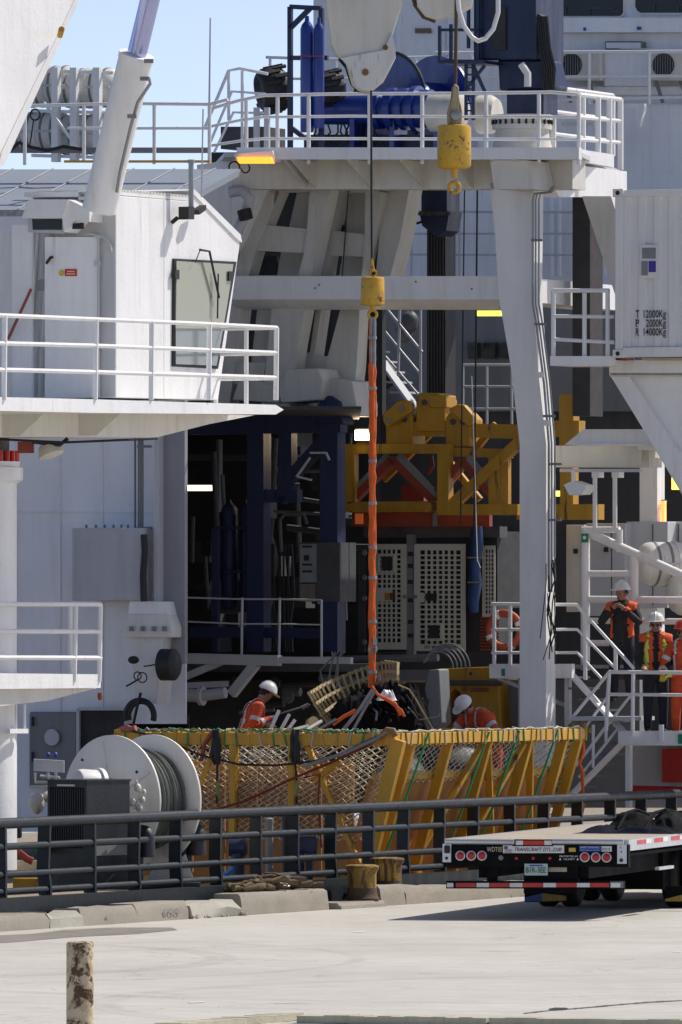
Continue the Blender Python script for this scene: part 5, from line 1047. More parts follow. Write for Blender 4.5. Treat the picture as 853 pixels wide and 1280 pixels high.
# hose reel and hoses on the bracket post, wall box
wb = thing('wall_box', 'large pale grey box fixed on the wall left of the hangar', 'box', T(141.2)(133, 750))
build(tr(141.0, 90, 660, 176, 751, .9), 'body', GREYP, wb, .01); build(tr(140.98, 92.5, 662, 174.5, 749.5, .03), 'door', paint('grey_box_door', (.45, .46, .49)), wb)
for x in (108, 120, 131, 142, 152, 160):
    mb = MB(); mb.tube([T(141.3)(x, 660), T(141.3)(x, 656)], .02, 6); build(mb, 'bolt', MIDGREY, wb)
mb = MB(); mb.tube([T(140.9)(x, y) for x, y in ((180, 668), (181, 690), (179, 720), (180, 752))], .05, 8); build(mb, 'side_cable', BLACK, wb)
mb = MB(); mb.lathe(T(140.6)(201, 831)-EX*.0, EX, [(0, .20), (.02, .235), (.22, .235), (.25, .20)], 24); build(mb, 'hose_reel', BLACK, label='black ribbed drum on the right of the bracket post', cat='reel')
mb = MB(); mb.ring(T(140.8)(175, 895), -EY, .23, .045, 24, 8, math.pi*.9, math.pi*2.1); mb.ring(T(140.75)(177, 895), -EY, .20, .03, 24, 8, math.pi*.9, math.pi*2.1); mb.tube([T(140.7)(176, 866), T(140.7)(170, 890), T(140.7)(166, 910)], .025, 6); build(mb, 'hanging_hoses', BLACK, label='looped black hoses hanging above the cable reel', cat='hose')
mb = MB(); mb.ball(T(140.6)(167, 825), .085, .06, .06); mb.tube([T(140.6)(180, 833), T(140.6)(188, 832), T(140.6)(198, 830)], .012, 6); mb.ring(T(140.6)(172, 845), -EY, .06, .01, 14, 5); mb.ring(T(140.6)(178, 847), -EY, .075, .01, 14, 5); mb.tube([T(140.6)(172, 850), T(140.6)(158, 858)], .014, 6); build(mb, 'cable_tangle', BLACK, label='tangle of thin dark cables on the bracket post', cat='cable')
mb = MB(); mb.lathe(pt(125, 866, 127), EZ, [(-.10, .02), (-.06, .035), (0, .03)], 10); mb.tube([pt(125, 868, 127), pt(126, 875, 127)], .012, 6); build(mb, 'pull_handle', REDP, label='small red handle hanging under the lower platform', cat='handle')
cs = thing('loose_cables', 'loose grey cables rising behind the slatted frame', 'cables', T(146)(410, 860))
for k in range(5):
    x = 405+k*4; mb = MB(); mb.tube([T(146)(x, 860), T(146)(x+random.uniform(-6, 6), 838), T(146)(x+random.uniform(0, 12), 822), T(146)(x+10, 815)], .014, 6); build(mb, 'cable', MIDGREY, cs)
mb = MB()
for k in range(5):
    mb.ring(T(147.5)(548+k*3, 835), -EY, .25+.03*k, .015, 16, 6, math.pi*1.0, math.pi*1.9)
build(mb, 'hose_arch', MIDGREY, label='thin arched hoses above the yellow tool skid', cat='hose')
build(tp(147.6, [(535, 838), (549, 836), (552, 905), (543, 912), (536, 900), (530, 860)], .4), 'thruster_stand', MIDGREY, label='grey machine leg left of the yellow tool skid', cat='machine', bevel=.03)

# dim machinery filling the hangar and the space under its floor
hm_ = thing('hangar_machinery', 'dim grey machinery, pipes and boxes in the depth of the hangar', 'machinery', T(152)(340, 815))
rq = random.Random(21)
for i in range(26):
    x = rq.uniform(238, 440); y = rq.uniform(560, 800); D = rq.uniform(150.5, 156); w_ = rq.uniform(5, 22); h_ = rq.uniform(6, 40)
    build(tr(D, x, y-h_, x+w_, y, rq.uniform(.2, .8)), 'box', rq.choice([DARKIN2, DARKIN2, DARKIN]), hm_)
for i in range(22):
    x = rq.uniform(236, 440); y = rq.uniform(540, 700); D = rq.uniform(149.5, 155); l = rq.uniform(30, 130); v = rq.random() < .65
    mb = MB(); mb.tube([T(D)(x, y), T(D)(x+(rq.uniform(-6, 6) if v else l), y+(l if v else rq.uniform(-6, 6)))], rq.uniform(.02, .06), 8); build(mb, 'pipe', rq.choice([DARKIN2, MIDGREY, DARKIN2]), hm_)
um = thing('underfloor_pipework', 'dim pipes and valves below the hangar floor behind the left worker', 'pipes', T(149)(320, 910))
for i in range(20):
    x = rq.uniform(232, 560); y = rq.uniform(838, 905); l = rq.uniform(20, 90); v = rq.random() < .3
    mb = MB(); D = rq.uniform(147.5, 150.5); mb.tube([T(D)(x, y), T(D)(x+(2 if v else l), y+(40 if v else rq.uniform(-5, 5)))], rq.uniform(.02, .07), 8); build(mb, 'pipe', rq.choice([DARKIN2, MIDGREY, MIDGREY, DARKIN2]), um)
for i in range(9):
    x = rq.uniform(240, 540); y = rq.uniform(845, 905); mb = MB(); mb.lathe(T(148.5)(x, y), -EY, [(0, .10), (.04, .10), (.05, .03), (.1, .03)], 14); build(mb, 'valve_wheel', rq.choice([DARKIN2, MIDGREY]), um)
# ================================================================ cable reel and power pack by the rail
re_ = thing('cable_reel', 'big white cable reel wound with grey cable behind the handrail', 'reel', pt(165, 1105, 129))
ra = V((.66, .75, 0)).normalized(); c0 = pt(139, 1001, 128.6)
def flange(h0):
    mb = MB(); mb.lathe(c0+ra*h0, ra, [(0, .20), (0, .865), (.006, .88), (.035, .88), (.04, .865), (.04, .20)], 64, smooth=False); return build(mb, 'flange', FLW, re_)
FLW = paint('reel_flange_white', (.76, .745, .70), .5, .06, .3, (.36, .30, .22), rust=.2)
flange(0); flange(.80)
pr = [(.05, .3)]
for i in range(13):
    h = .06+i*.055; rr = .70+.02*math.sin(i*1.7)-(.05 if i > 9 else 0); pr += [(h, rr-.03), (h+.014, rr-.006), (h+.0275, rr), (h+.041, rr-.006), (h+.055, rr-.03)]
pr += [(.78, .3)]
mb = MB(); mb.lathe(c0, ra, pr, 48); build(mb, 'cable_winding', CABLE, re_)
for k in range(5):
    t = 2*math.pi*k/5+.5; u = ra.cross(EZ).normalized(); d = u*math.cos(t)+EZ*math.sin(t); mb = MB(); mb.beam(c0-ra*.012+d*.25, c0-ra*.012+d*.80, .02, .03, up=ra); build(mb, 'flange_rib', FLW, re_)
mb = MB(); mb.lathe(c0-ra*.02+(pt(95, 970, 126.6)-pt(139, 1001, 126.6))*0, -ra, [(0, .30), (.02, .30), (.02, .27)], 40); build(mb, 'hub_ring', TAN, re_)
mb = MB(); mb.lathe(c0-ra*.04, -ra, [(0, .24), (.10, .24), (.14, .16), (.30, .16)], 30); build(mb, 'hub', MIDGREY, re_)
hm = pt(104, 982, 127.8); mb = MB(); mb.lathe(hm, -ra*.6+V((-.7, -.2, .1)), [(-.25, .22), (.02, .22), (.10, .20), (.14, .12)], 30); mb.lathe(hm, ra*.6+V((.7, .2, -.1)), [(.2, .25), (.26, .25)], 30); build(mb, 'drive_motor', WHITE, re_)
mb = MB()
for x, y, r in ((172, 985, .05), (178, 1000, .04), (165, 1003, .05), (174, 1010, .045), (180, 990, .03)): mb.ball(pt(x, y, 127.6), r, r, r*1.2)
mb.tube([pt(170, 975, 127.6), pt(176, 992, 127.6), pt(168, 1012, 127.6)], .02, 6); build(mb, 'valve_cluster', CREAM, re_)
for x, y in ((171, 965), (103, 950)):
    mb = MB(); mb.ball(pt(x, y, 128.0), .022, .022, .022, 8, 6); build(mb, 'bolt', BLACK, re_)
mb = MB(); mb.prism([pt(x, y, 128.6) for x, y in ((178, 1108), (244, 1108), (232, 1068), (222, 1076), (200, 1070))], YY*.3); build(mb, 'cradle_foot', CREAM, re_)
mb = MB(); mb.prism([pt(x, y, 128.2) for x, y in ((60, 1112), (250, 1112), (250, 1104), (60, 1104))], YY*.9); build(mb, 'skid', SLATED, re_)
vb = thing('valve_panel', 'cream valve panel with small pipes left of the cable reel', 'valves', pt(58, 1020, 128.4))
mb = MB(); mb.prism([pt(x, y, 128.4) for x, y in ((42, 949), (80, 951), (80, 966), (42, 964))], YY*.2); build(mb, 'box', GREYP, vb)
for a in (((44, 966), (44, 978), (72, 978)), ((50, 970), (74, 972), (76, 984)), ((38, 984), (66, 983)), ((60, 966), (62, 984)), ((70, 964), (70, 990))):
    mb = MB(); mb.tube([pt(x, y, 128.2) for x, y in a], .022, 6); build(mb, 'pipe', CREAM, vb)
mb = MB(); mb.ball(pt(46, 1004, 128.2), .11, .11, .15, 12, 8, .08); mb.ball(pt(60, 996, 128.3), .10, .1, .08, 10, 7, .1); build(mb, 'pump', CREAM, vb)
for x in (60, 69):
    mb = MB(); mb.ball(pt(x, 944, 130), .035, .035, .04, 8, 6); build(mb, 'gauge', BLUES, vb)
pp = thing('power_pack', 'dark grey steel cabinet with louvred front by the handrail', 'cabinet', pt(108, 1115, 126.6))
yw = math.radians(-42); ax_ = V((math.cos(yw), math.sin(yw), 0)); ay_ = V((-math.sin(yw), math.cos(yw), 0))
e0 = pt(108, 1112, 126.6); zt_ = pt(108, 977, 126.6).z; hh = zt_-e0.z; wl_, wr_ = 51/96/abs(ax_.x), 54/96/abs(ay_.x)
mb = MB(); mb.prism([e0, e0-ax_*wl_, e0-ax_*wl_+ay_*wr_, e0+ay_*wr_], EZ*hh); build(mb, 'body', SLATED, pp, .008)
mb = MB(); cc = e0-ax_*wl_/2+ay_*wr_/2+EZ*(hh+.008); mb.box(cc, ax_*(wl_/2+.012), ay_*(wr_/2+.012), EZ*.012); build(mb, 'lid', SLATED, pp)
mb = MB(); mb.box(e0-ax_*wl_/2-ay_*.006+EZ*(hh*.66), ax_*(wl_*.42), ay_*.006, EZ*(hh*.28)); build(mb, 'grille_recess', BLACKP, pp)
for i in range(15):
    x = -wl_*.09-i*wl_*.82/14; mb = MB(); mb.box(e0+ax_*x-ay_*.015+EZ*(hh*.66), ax_*.008, ay_*.006, EZ*(hh*.27)); build(mb, 'louvre', SLATE, pp)
mb = MB(); mb.box(e0-ax_*wl_/2-ay_*.012+EZ*(hh-.055), ax_*.16, ay_*.008, EZ*.012); build(mb, 'vent_slot', GREYP, pp)
mb = MB(); mb.box(e0+ay_*wr_*.55+ax_*.006+EZ*(hh*.36), ax_*.005, ay_*(wr_*.38), EZ*(hh*.05)); build(mb, 'pale_panel', GREYS, pp)
# goosenecks and small deck gear between reel and basket
def goose(label, px, D, y0, y1, rr, span):
    P = PL(px, D, EX); mb = MB(); r = span/2; pts = [P(px, y1), P(px, y0)]
    for i in range(1, 9):
        t = math.pi*i/8; pts.append(P(px, y0)+(-EX)*(r-r*math.cos(t))*-1+EZ*r*math.sin(t))
    pts.append(pts[-1]-EZ*.25); mb.tube(pts, rr, 12); build(mb, 'gooseneck_vent', SLATED, label=label, cat='vent', group='gooseneck vents behind the handrail')
goose('dark gooseneck vent pipe below the near reel flange', 170, 127.4, 1048, 1118, .10, .17)
goose('dark gooseneck vent pipe below the far reel flange', 228, 129.0, 1046, 1112, .12, .22)
for x0, x1, y0, y1, D, lab, mt in ((318, 328, 1022, 1100, 131.2, 'dark slate post behind the handrail, left of three', SLATED), (332, 342, 1024, 1105, 131.6, 'grey ribbed post behind the handrail, middle of three', MIDGREY), (352, 364, 1020, 1105, 132.0, 'dark slate post behind the handrail, right of three', SLATED)):
    P = PL(x0, D, EX); mb = MB(); a, b_ = P((x0+x1)/2, y1), P((x0+x1)/2, y0); mb.tube([a, b_], (x1-x0)/190, 14); mb.lathe(b_, EZ, [(-.06, (x1-x0)/170), (0, (x1-x0)/170), (.02, .02)], 14); build(mb, 'deck_post', mt, label=lab, cat='post', group='deck posts before the basket')
bm_ = thing('blue_deck_pump', 'navy blue pump with black hose behind the handrail', 'pump', pt(292, 1105, 130.6))
mb = MB(); mb.lathe(pt(295, 1060, 130.6), XX, [(-.10, .12), (.12, .12), (.16, .08)], 16); mb.lathe(pt(297, 1085, 130.6), EZ, [(-.2, .10), (.2, .10)], 14); build(mb, 'body', NAVY, bm_)
mb = MB(); mb.tube([pt(x, y, 138.2) for x, y in ((280, 1085), (283, 1060), (292, 1050), (305, 1058), (308, 1085))], .02, 6); build(mb, 'hose', BLACK, bm_)
mb = MB(); mb.tube([pt(278, 1096, 130.2), pt(292, 1086, 130.2)], .035, 8); build(mb, 'blue_handle', paint('bright_handle_blue', (.02, .18, .6)), bm_)
bm2 = thing('blue_deck_motor', 'navy blue motor box behind the handrail under the left net', 'motor', pt(385, 1105, 132.4))
mb = MB(); mb.prism([pt(x, y, 132.4) for x, y in ((370, 1045), (398, 1046), (396, 1068), (372, 1066))], YY*.3); build(mb, 'body', NAVY, bm2, .02)
for x in (376, 387):
    mb = MB(); mb.tube([pt(x, 1066, 132.4), pt(x, 1106, 132.4)], .05, 10); build(mb, 'leg', NAVY, bm2)
for k, (x0, y0, x1, y1, D, mt, lab) in enumerate(((14, 1076, 54, 1092, 126.2, TIMBER, 'pale pallet behind the handrail at left'), (16, 1098, 56, 1112, 125.9, YELLD, 'orange steel base behind the handrail at left'), (40, 1056, 54, 1066, 126.8, paint('dull_green', (.02, .10, .05)), 'small green box left of the grey power pack'), (8, 1035, 26, 1048, 127, BLACK, 'black roller behind the handrail beside the pedestal'))):
    mb = MB(); mb.prism([pt(x, y, D) for x, y in ((x0, y0), (x1, y0), (x1, y1), (x0, y1))], YY*.5); build(mb, 'deck_item', mt, label=lab, cat='deck gear', bevel=.01)
mb = MB(); mb.tube([pt(x, y, 125.8) for x, y in ((18, 1062), (26, 1068), (34, 1074), (41, 1077))], .05, 8); build(mb, 'chain_bundle', REDROPE, label='red and white rope bundle behind the handrail at left', cat='rope')
# ================================================================ yellow basket
BD = 135.3; C0 = pt(490, HY, BD); C0.z = 0; ZB, ZT = .22, CZ-155*BD/F; BL, BW = 4.26, 6.85
def B(a, b, z): return C0-EX*(a+.60*(ZT-z)/(ZT-ZB)*(1-min(a/1.2, 1)*0.0 if a < 1e-3 else 0))+EY*b+EZ*z
bk = thing('yellow_basket', 'big yellow steel basket with white net sides and rope lashings', 'basket', C0-EX*2+EY*3)
YB = paint('basket_yellow', (.60, .32, .025), .55, .14, .55, (.30, .15, .03), rust=.70, runs=.8)
def bb(p, q, w_, h, nm, mat=YB, up=EZ):
    mb = MB(); mb.beam(p, q, w_, h, up); return build(mb, nm, mat, bk, .008)
h2 = .08
bb(B(-.08, 0, ZT), B(BL, 0, ZT), .14, .17, 'top_rail'); bb(B(0, -.09, ZT+.01), B(0, BW, ZT+.01), .16, .16, 'top_rail'); bb(B(0, BW, ZT), B(BL, BW, ZT), .14, .16, 'top_rail'); bb(B(BL, 0, ZT), B(BL, BW, ZT), .14, .16, 'top_rail')
LF = PL(490, BD, EX)              # left face plane
def lf(x, y, off=.0): return LF(x, y, off)
for x0, x1 in ((293, 291), (366, 366), (230, 228)):
    bb(lf(x0, 925), lf(x1, 1088), .10, .12, 'upright', up=EY)
for a, b_ in (((272, 930), (240, 1010)), ((384, 932), (452, 1085)), ((395, 975), (425, 950))):
    bb(lf(*a, .02), lf(*b_, .02), .07, .10, 'brace', up=EY)
bb(lf(499, 925, -.02), lf(459, 1088, -.02), .20, .12, 'corner_post', up=EY)
bb(lf(150, 912), lf(150, 1000), .12, .14, 'corner_post', up=EY)
# right face: uprights, diagonals, waist rail, boards
def rf(f, z): return B(0, BW*f, z)
def inv(px):
    lo, hi = 0, 1.1
    for _ in range(40):
        m_ = (lo+hi)/2; p = rf(m_, ZT)
        if CX+p.x*F/p.y < px: lo = m_
        else: hi = m_
    return lo
for x in (515, 562, 611, 662, 706, 724):
    f = inv(x); bb(rf(f, ZT-.05), rf(f, ZB), .09, .15, 'upright', up=EX)
for xa, xb in ((608, 560), (615, 660), (660, 615), (668, 706)):
    bb(rf(inv(xa), ZT-.1)-EX*.03, rf(inv(xb), ZB+.2)-EX*.03, .06, .10, 'brace', up=EX)
bb(rf(.0, ZT-.52)-EX*.12, rf(1, ZT-.52)-EX*.12, .05, .12, 'waist_rail'); bb(rf(0, ZB), rf(1, ZB), .14, .16, 'bottom_rail'); bb(B(.6, 0, ZB), B(BL, 0, ZB), .14, .16, 'bottom_rail')
nb = 9
for i in range(nb):
    f0, f1 = i/nb+.004, (i+1)/nb-.004; mb = MB(); o = -EX*.17; mb.prism([rf(f0, ZT-.57)+o, rf(f1, ZT-.57)+o, rf(f1, ZB)+o, rf(f0, ZB)+o], -EX*.03); build(mb, 'board', PLY, bk)
for i in range(7):
    f0, f1 = i/7*BL+.01, (i+1)/7*BL-.01; mb = MB(); z1 = ZT-.32-.05*(i % 2); mb.prism([B(.7+f0*.83, .26, z1), B(.7+f1*.83, .26, z1), B(.7+f1*.83, .26, ZB), B(.7+f0*.83, .26, ZB)], EY*.03); build(mb, 'board', PLY, bk)
mb = MB(); mb.prism([B(.7, .2, .35), B(BL, .2, .35), B(BL, BW, .35), B(.7, BW, .35)], EZ*-.05); build(mb, 'floor', PLY, bk)
# nets
def net(P00, P10, P01, P11, nx, ny, r, amp=.0, nm='net'):
    mb = MB()
    for i in range(nx+1):
        pts = []
        for j in range(ny+1):
            u = (i+(.5 if (i+j) % 2 else -.5)*.98)/nx; v = j/ny; u = min(max(u, 0), 1)
            p = P00.lerp(P10, u).lerp(P01.lerp(P11, u), v); sag = amp*math.sin(math.pi*v)*math.sin(math.pi*min(1, max(0, u))*5)
            pts.append(p+EY*(sag+random.uniform(-.006, .006))+EX*random.uniform(-.008, .008)+EZ*random.uniform(-.008, .008))
        mb.tube(pts, r, 3, cap=False)
    return build(mb, nm, NETM, bk, kind='stuff')
net(lf(498, 932, .03), lf(155, 926, .03), lf(462, 1052, .03), lf(155, 1046, .03), 60, 32, .0105, .05)
net(lf(497, 934, .16), lf(158, 928, .16), lf(462, 1010, .16), lf(158, 1004, .16), 47, 18, .009, .06)
net(rf(.0, ZT-.05)-EX*.05, rf(1, ZT-.05)-EX*.05, rf(.0, ZT-.62)-EX*.1, rf(1, ZT-.62)-EX*.1, 70, 12, .008, .02)
net(B(BL, .05, ZT-.1), B(BL, BW, ZT-.1), B(BL, .05, ZB+.5), B(BL, BW, ZB+.5), 60, 18, .009, .02)
net(B(.1, BW, ZT-.1), B(BL, BW, ZT-.1), B(.5, BW, ZB+.5), B(BL, BW, ZB+.5), 40, 18, .009, .02)
# lashings round the top rails
LW_ = [paint('lashing_yellow', (.55, .40, .08), .8, .2, .4, scale=5), paint('lashing_green', (.03, .28, .13), .8, .2, .4, scale=5), paint('lashing_white', (.55, .52, .42), .8, .2, .4, scale=5), paint('lashing_brown', (.26, .17, .07), .8, .2, .4, scale=5)]
def lash(p, ax, mat, w_=.165, hgt=.19):
    a = V(ax).normalized(); s = a.cross(EZ).normalized(); sk = random.uniform(-.05, .05); mb = MB()
    pts = [p+s*w_/2*i+EZ*hgt/2*j+a*sk*k for i, j, k in ((-1, -1, -1), (-1, 1, 0), (1, 1, 1), (1, -1, 0), (-1, -1, -1))]; mb.tube(pts, .014, 5); return build(mb, 'lashing', mat, bk)
for i in range(34):
    f = (i+.5)/34+random.uniform(-.006, .006); lash(rf(f, ZT+.01), EY, random.choices(LW_, (3, 1.3, 2, 2))[0], .18, .18)
for i in range(22):
    a = .15+BL*(i+.5)/22; lash(B(a, 0, ZT), EX, random.choices(LW_, (2, 2, 1, 1))[0], .16, .19)
mb = MB(); n = 90
for k, mt in ((0, 0), (1, 2), (2, 1)):
    mb = MB(); mb.tube([B(.05+BL*i/n, random.uniform(-.05, .06), ZT+.10+random.uniform(-.01, .05)) for i in range(n+1)], .016, 5); build(mb, 'rope', LW_[mt], bk)
mb = MB(); mb.tube([B(random.uniform(-.05, .05), BW*i/60, ZT+.10+random.uniform(-.01, .03)) for i in range(61)], .014, 5); build(mb, 'rope', LW_[2], bk)
for xa, xb in ((526, 483), (602, 570), (640, 607), (688, 655)):
    fa = inv(xa); p = rf(fa, ZT+.08)+EX*.10; q = LF(xb, 1045, 0); f2 = inv(xa)-.0
    e = rf(fa, ZB)+EX*.1-EY*.5; mb = MB(); mb.tube([p-EX*.18+EZ*.02, p, p.lerp(e, .5)+EX*.02, e], .017, 6); build(mb, 'green_cord', GREEN, bk)
# hoses, ropes and straps on the left face
def hang(nm, pts, r, mat, off=-.1, lab=None, cat=None):
    mb = MB(); mb.tube([lf(x, y, off) for x, y in pts], r, 7); return build(mb, nm, mat, None if lab else bk, label=lab, cat=cat)
hang('black_cable', [(165, 914), (200, 922), (250, 944), (300, 956), (345, 957), (390, 952), (420, 945), (482, 916)], .016, BLACK, -.14, 'black cable sagging across the net from reel to basket corner', 'cable')
hang('red_rope', [(262, 1015), (310, 1000), (360, 976), (410, 955), (455, 935), (482, 918)], .018, REDROPE, -.16, 'dark red rope running up across the net to the basket corner', 'rope')
hang('red_rope', [(380, 972), (400, 968), (398, 1000), (402, 1060)], .014, REDROPE, -.12, 'dark red rope end hanging down the left net', 'rope')
hang('grey_line', [(380, 958), (430, 942), (470, 924), (484, 914)], .028, STEEL, -.18, 'grey line ending at the basket corner shackle', 'rope')
hang('shackle_knot', [(478, 918), (484, 913), (492, 914), (495, 920)], .05, LW_[3], -.16, 'brown knot of rope on the near corner of the basket', 'knot')
for x, k in ((270, 0), (369, 1)):
    st = thing('ratchet_strap', 'black strap bundle with green tag hanging on the net, %s one' % ('left' if k == 0 else 'right'), 'strap', lf(x, 1000, -.1), 'strap bundles on the net')
    for dx, r in ((-3, .03), (1, .035), (4, .025)):
        mb = MB(); mb.tube([lf(x+dx+random.uniform(-2, 2), y, -.12) for y in (912, 922, 934, 946, 956)], [r*.6, r, r*1.5, r*1.3, r*.6], 7); build(mb, 'strap', BLACK, st)
    mb = MB(); mb.tube([lf(x+1+random.uniform(-1, 1), y, -.12) for y in (955, 972, 990, 1005)], .018, 6); build(mb, 'tail', BLACK, st)
    mb = MB(); mb.tube([lf(x+2, y, -.13) for y in (976, 986, 995)], [.015, .035, .015], 7); build(mb, 'tag', paint('olive_tag', (.22, .24, .06)), st)
hang('orange_strap', [(252, 950), (256, 930), (264, 918), (272, 915)], .03, REDP, -.1, 'rust red strap loop beside the left strap bundle', 'strap')
hang('pink_knot', [(152, 912), (158, 909), (164, 912), (170, 910)], .045, paint('pink_rope', (.5, .16, .12), .8, .3, .5, scale=8), -.1, 'pink and white rope knot on the far left corner of the basket', 'knot')
mb = MB()
for i in range(14):
    p = rf(1.0, ZT+.06)+V((random.uniform(-.22, .1), random.uniform(-.1, .1), random.uniform(0, .1))); mb.ball(p, .05, .05, .04, 7, 5, .2)
build(mb, 'rope_heap', LW_[3], label='small heap of rope on the far right corner of the basket', cat='rope')
mb = MB(); p = rf(1.0, ZT-.1)+EX*.02; mb.tube([p+V((random.uniform(-.04, .04), 0, -i*.16)) for i in range(11)], [.02, .03, .02, .035, .025, .02, .03, .025, .03, .02, .02], 7); build(mb, 'orange_strap', ORANGE, label='orange strap hanging behind the far right basket corner', cat='strap')
# load: dark heap, tarpaulin, slatted curved frame, loose lines
def heap(name, label, cat, cells, mat, D, jit=.12):
    mb = MB()
    for (x, y, rx, rz) in cells: mb.ball(pt(x, y, D+random.uniform(-.2, .3)), rx, rx*.9, rz, 12, 8, jit)
    return build(mb, name, mat, label=label, cat=cat)
TARPJOB = True
heap('dark_load', 'dark load filling the basket below the workers', 'load', [(330, 972, .8, .5), (400, 968, .8, .5), (470, 968, .8, .5), (560, 962, .7, .42)], DARKIN2, 139.6, .05)
cf = thing('curved_slat_frame', 'tan curved slatted frame tipped up in the basket under the sling', 'slat frame', pt(440, 905, 139))
def arc(f, g):       # f along the curve 0..1, g across 0..1
    tx_ = [(386, 866), (402, 856), (422, 847), (445, 838), (465, 831), (482, 826.5), (498, 829)]; bx_ = [(410, 904), (424, 892), (440, 882), (455, 874), (470, 866), (484, 858), (497, 856)]
    k = min(5, int(f*6)); t = f*6-k; l = lambda q: (q[k][0]+(q[k+1][0]-q[k][0])*t, q[k][1]+(q[k+1][1]-q[k][1])*t); A, Bq = l(tx_), l(bx_)
    return pt(A[0]+(Bq[0]-A[0])*g, A[1]+(Bq[1]-A[1])*g, 138.9+.9*math.sin(f*math.pi)-.35*g)
def arcb(f, g): return arc(f, g)-YY*(.16*math.sin(math.pi*g))+EZ*(-.03*math.sin(math.pi*g))
for k in range(21):
    f = .5-.5*math.cos(math.pi*k/20); f = .35*f+.65*k/20; mb = MB()
    for g in range(4): mb.beam(arcb(f, g/4), arcb(f, (g+1)/4), .035, .04, up=YY)
    build(mb, 'slat', TAN, cf)
for g in (.03, .33, .66, .97):
    mb = MB(); pts = [arcb(i/24, g)+YY*.03 for i in range(25)]
    for i in range(24): mb.beam(pts[i], pts[i+1], .045, .06, up=YY)
    build(mb, 'hoop', TAN, cf)
lo_ = thing('line_tangle', 'tangle of black hoses and steel lines right of the sling', 'lines', pt(500, 910, 138.4))
rn = random.Random(3)
for k in range(26):
    x, y = rn.uniform(462, 505), rn.uniform(868, 890); pts = [pt(x, y, 138.4+rn.uniform(-.3, .3))]
    for j in range(4): x += rn.uniform(-8, 14); y += rn.uniform(2, 12); pts.append(pt(x, y, 138.4+rn.uniform(-.3, .3)))
    mb = MB(); mb.tube(pts, rn.uniform(.012, .026), 6); build(mb, 'hose', rn.choice([BLACK, BLACK, BLACK, STEEL, TARP]), lo_)
for pts, r, mt in ((((498, 856), (512, 862), (520, 874), (530, 892), (542, 912)), .014, TAN), (((510, 884), (518, 892), (524, 900), (548, 896), (550, 892)), .012, STEEL), (((508, 868), (516, 880), (528, 908)), .014, BLACK)):
    mb = MB(); mb.tube([pt(x, y, 138.2) for x, y in pts], r, 6); build(mb, 'line', mt, lo_)
sg2 = thing('sling_legs', 'orange and grey sling legs spreading over the black tarpaulin', 'sling', pt(470, 905, 138.2))
for pts, r, mt in ((((465, 858), (472, 868), (486, 876), (502, 888), (506, 896)), .022, ORANGE), (((466, 862), (452, 884), (438, 902), (428, 914)), .028, bpy.data.materials['grey_webbing']), (((470, 862), (455, 888), (442, 912)), .022, bpy.data.materials['grey_webbing']), (((445, 888), (430, 896), (416, 906)), .028, ORANGE), (((480, 872), (494, 880), (502, 894)), .03, ORANGE)):
    mb = MB(); mb.tube([pt(x, y, 138.1) for x, y in pts], r, 8); build(mb, 'leg', mt, sg2)
for k, (x0, y0, x1, y1) in enumerate(((336, 918, 349, 888), (348, 918, 362, 893), (356, 918, 369, 900))):
    mb = MB(); mb.beam(pt(x0, y0, 138.2), pt(x1, y1, 138.3), .05, .03, up=YY); build(mb, 'upright_stick', CONT, label='white flat stick leaning out of the basket, %s of three' % ('left', 'middle', 'right')[k], cat='stick', group='white sticks in the basket')
for k, (x0, y0, x1, y1) in enumerate(((372, 920, 402, 902), (384, 922, 412, 906), (362, 914, 385, 908), (392, 916, 420, 900))):
    mb = MB(); mb.tube([pt(x0, y0, 137.0), pt(x1, y1, 137.3)], .03, 8); build(mb, 'tube_bundle', (CREAM, BLACK, STEEL, BLACK)[k], label=('cream tube lying on the basket edge', 'black tube lying on the basket edge, lower', 'steel tube lying on the basket edge', 'black tube lying on the basket edge, upper')[k], cat='tube')
mb = MB(); mb.lathe(pt(388, 905, 137.5), V((.5, -.8, .2)), [(0, .08), (.1, .09), (.1, .06)], 14); build(mb, 'brown_pulley', TAN, label='small brown pulley on the basket edge below the slatted frame', cat='pulley')
# ================================================================ bollards and rope on the quay edge
def bollard(label, px, b_, z0, s):
    a = ka(px); p = K(a, b_, z0); o = thing('mooring_bollard', label, 'bollard', p, 'yellow mooring bollards on the kerb')
    BM = bpy.data.materials.get('bollard_yellow') or paint('bollard_yellow', (.40, .255, .045), .75, .25, .85, (.10, .055, .02), rust=1.06, scale=1.3, bump=.06)
    RM = bpy.data.materials.get('bollard_rust') or paint('bollard_rust', (.085, .055, .035), .85, .3, .5, (.2, .1, .05), rust=.8, scale=2, bump=.08)
    mb = MB(); mb.lathe(p, EZ, [(0, .27*s), (.03, .27*s), (.05, .245*s), (.10, .235*s), (.17, .23*s)], 30); build(mb, 'base', RM, o)
    mb = MB(); mb.lathe(p, EZ, [(.165, .23*s), (.24, .226*s), (.36, .228*s), (.40, .24*s), (.43, .262*s), (.445, .268*s)], 30); build(mb, 'shaft', BM, o)
    mb = MB(); mb.lathe(p, EZ, [(.44, .262*s), (.455, .27*s), (.475, .262*s), (.49, .20*s), (.494, .0)], 30); build(mb, 'cap', BM, o)
bollard('near rusty mooring bollard with yellow paint on the kerb', 466, .16, .09, .88)
bollard('brighter yellow mooring bollard behind the near one', 512, .34, .16, .90)
RLAY = random.Random(11); rp_ = thing('mooring_rope', 'brown hemp rope heap lying along the kerb by the bollards', 'rope', K(ka(370), .4, .3))
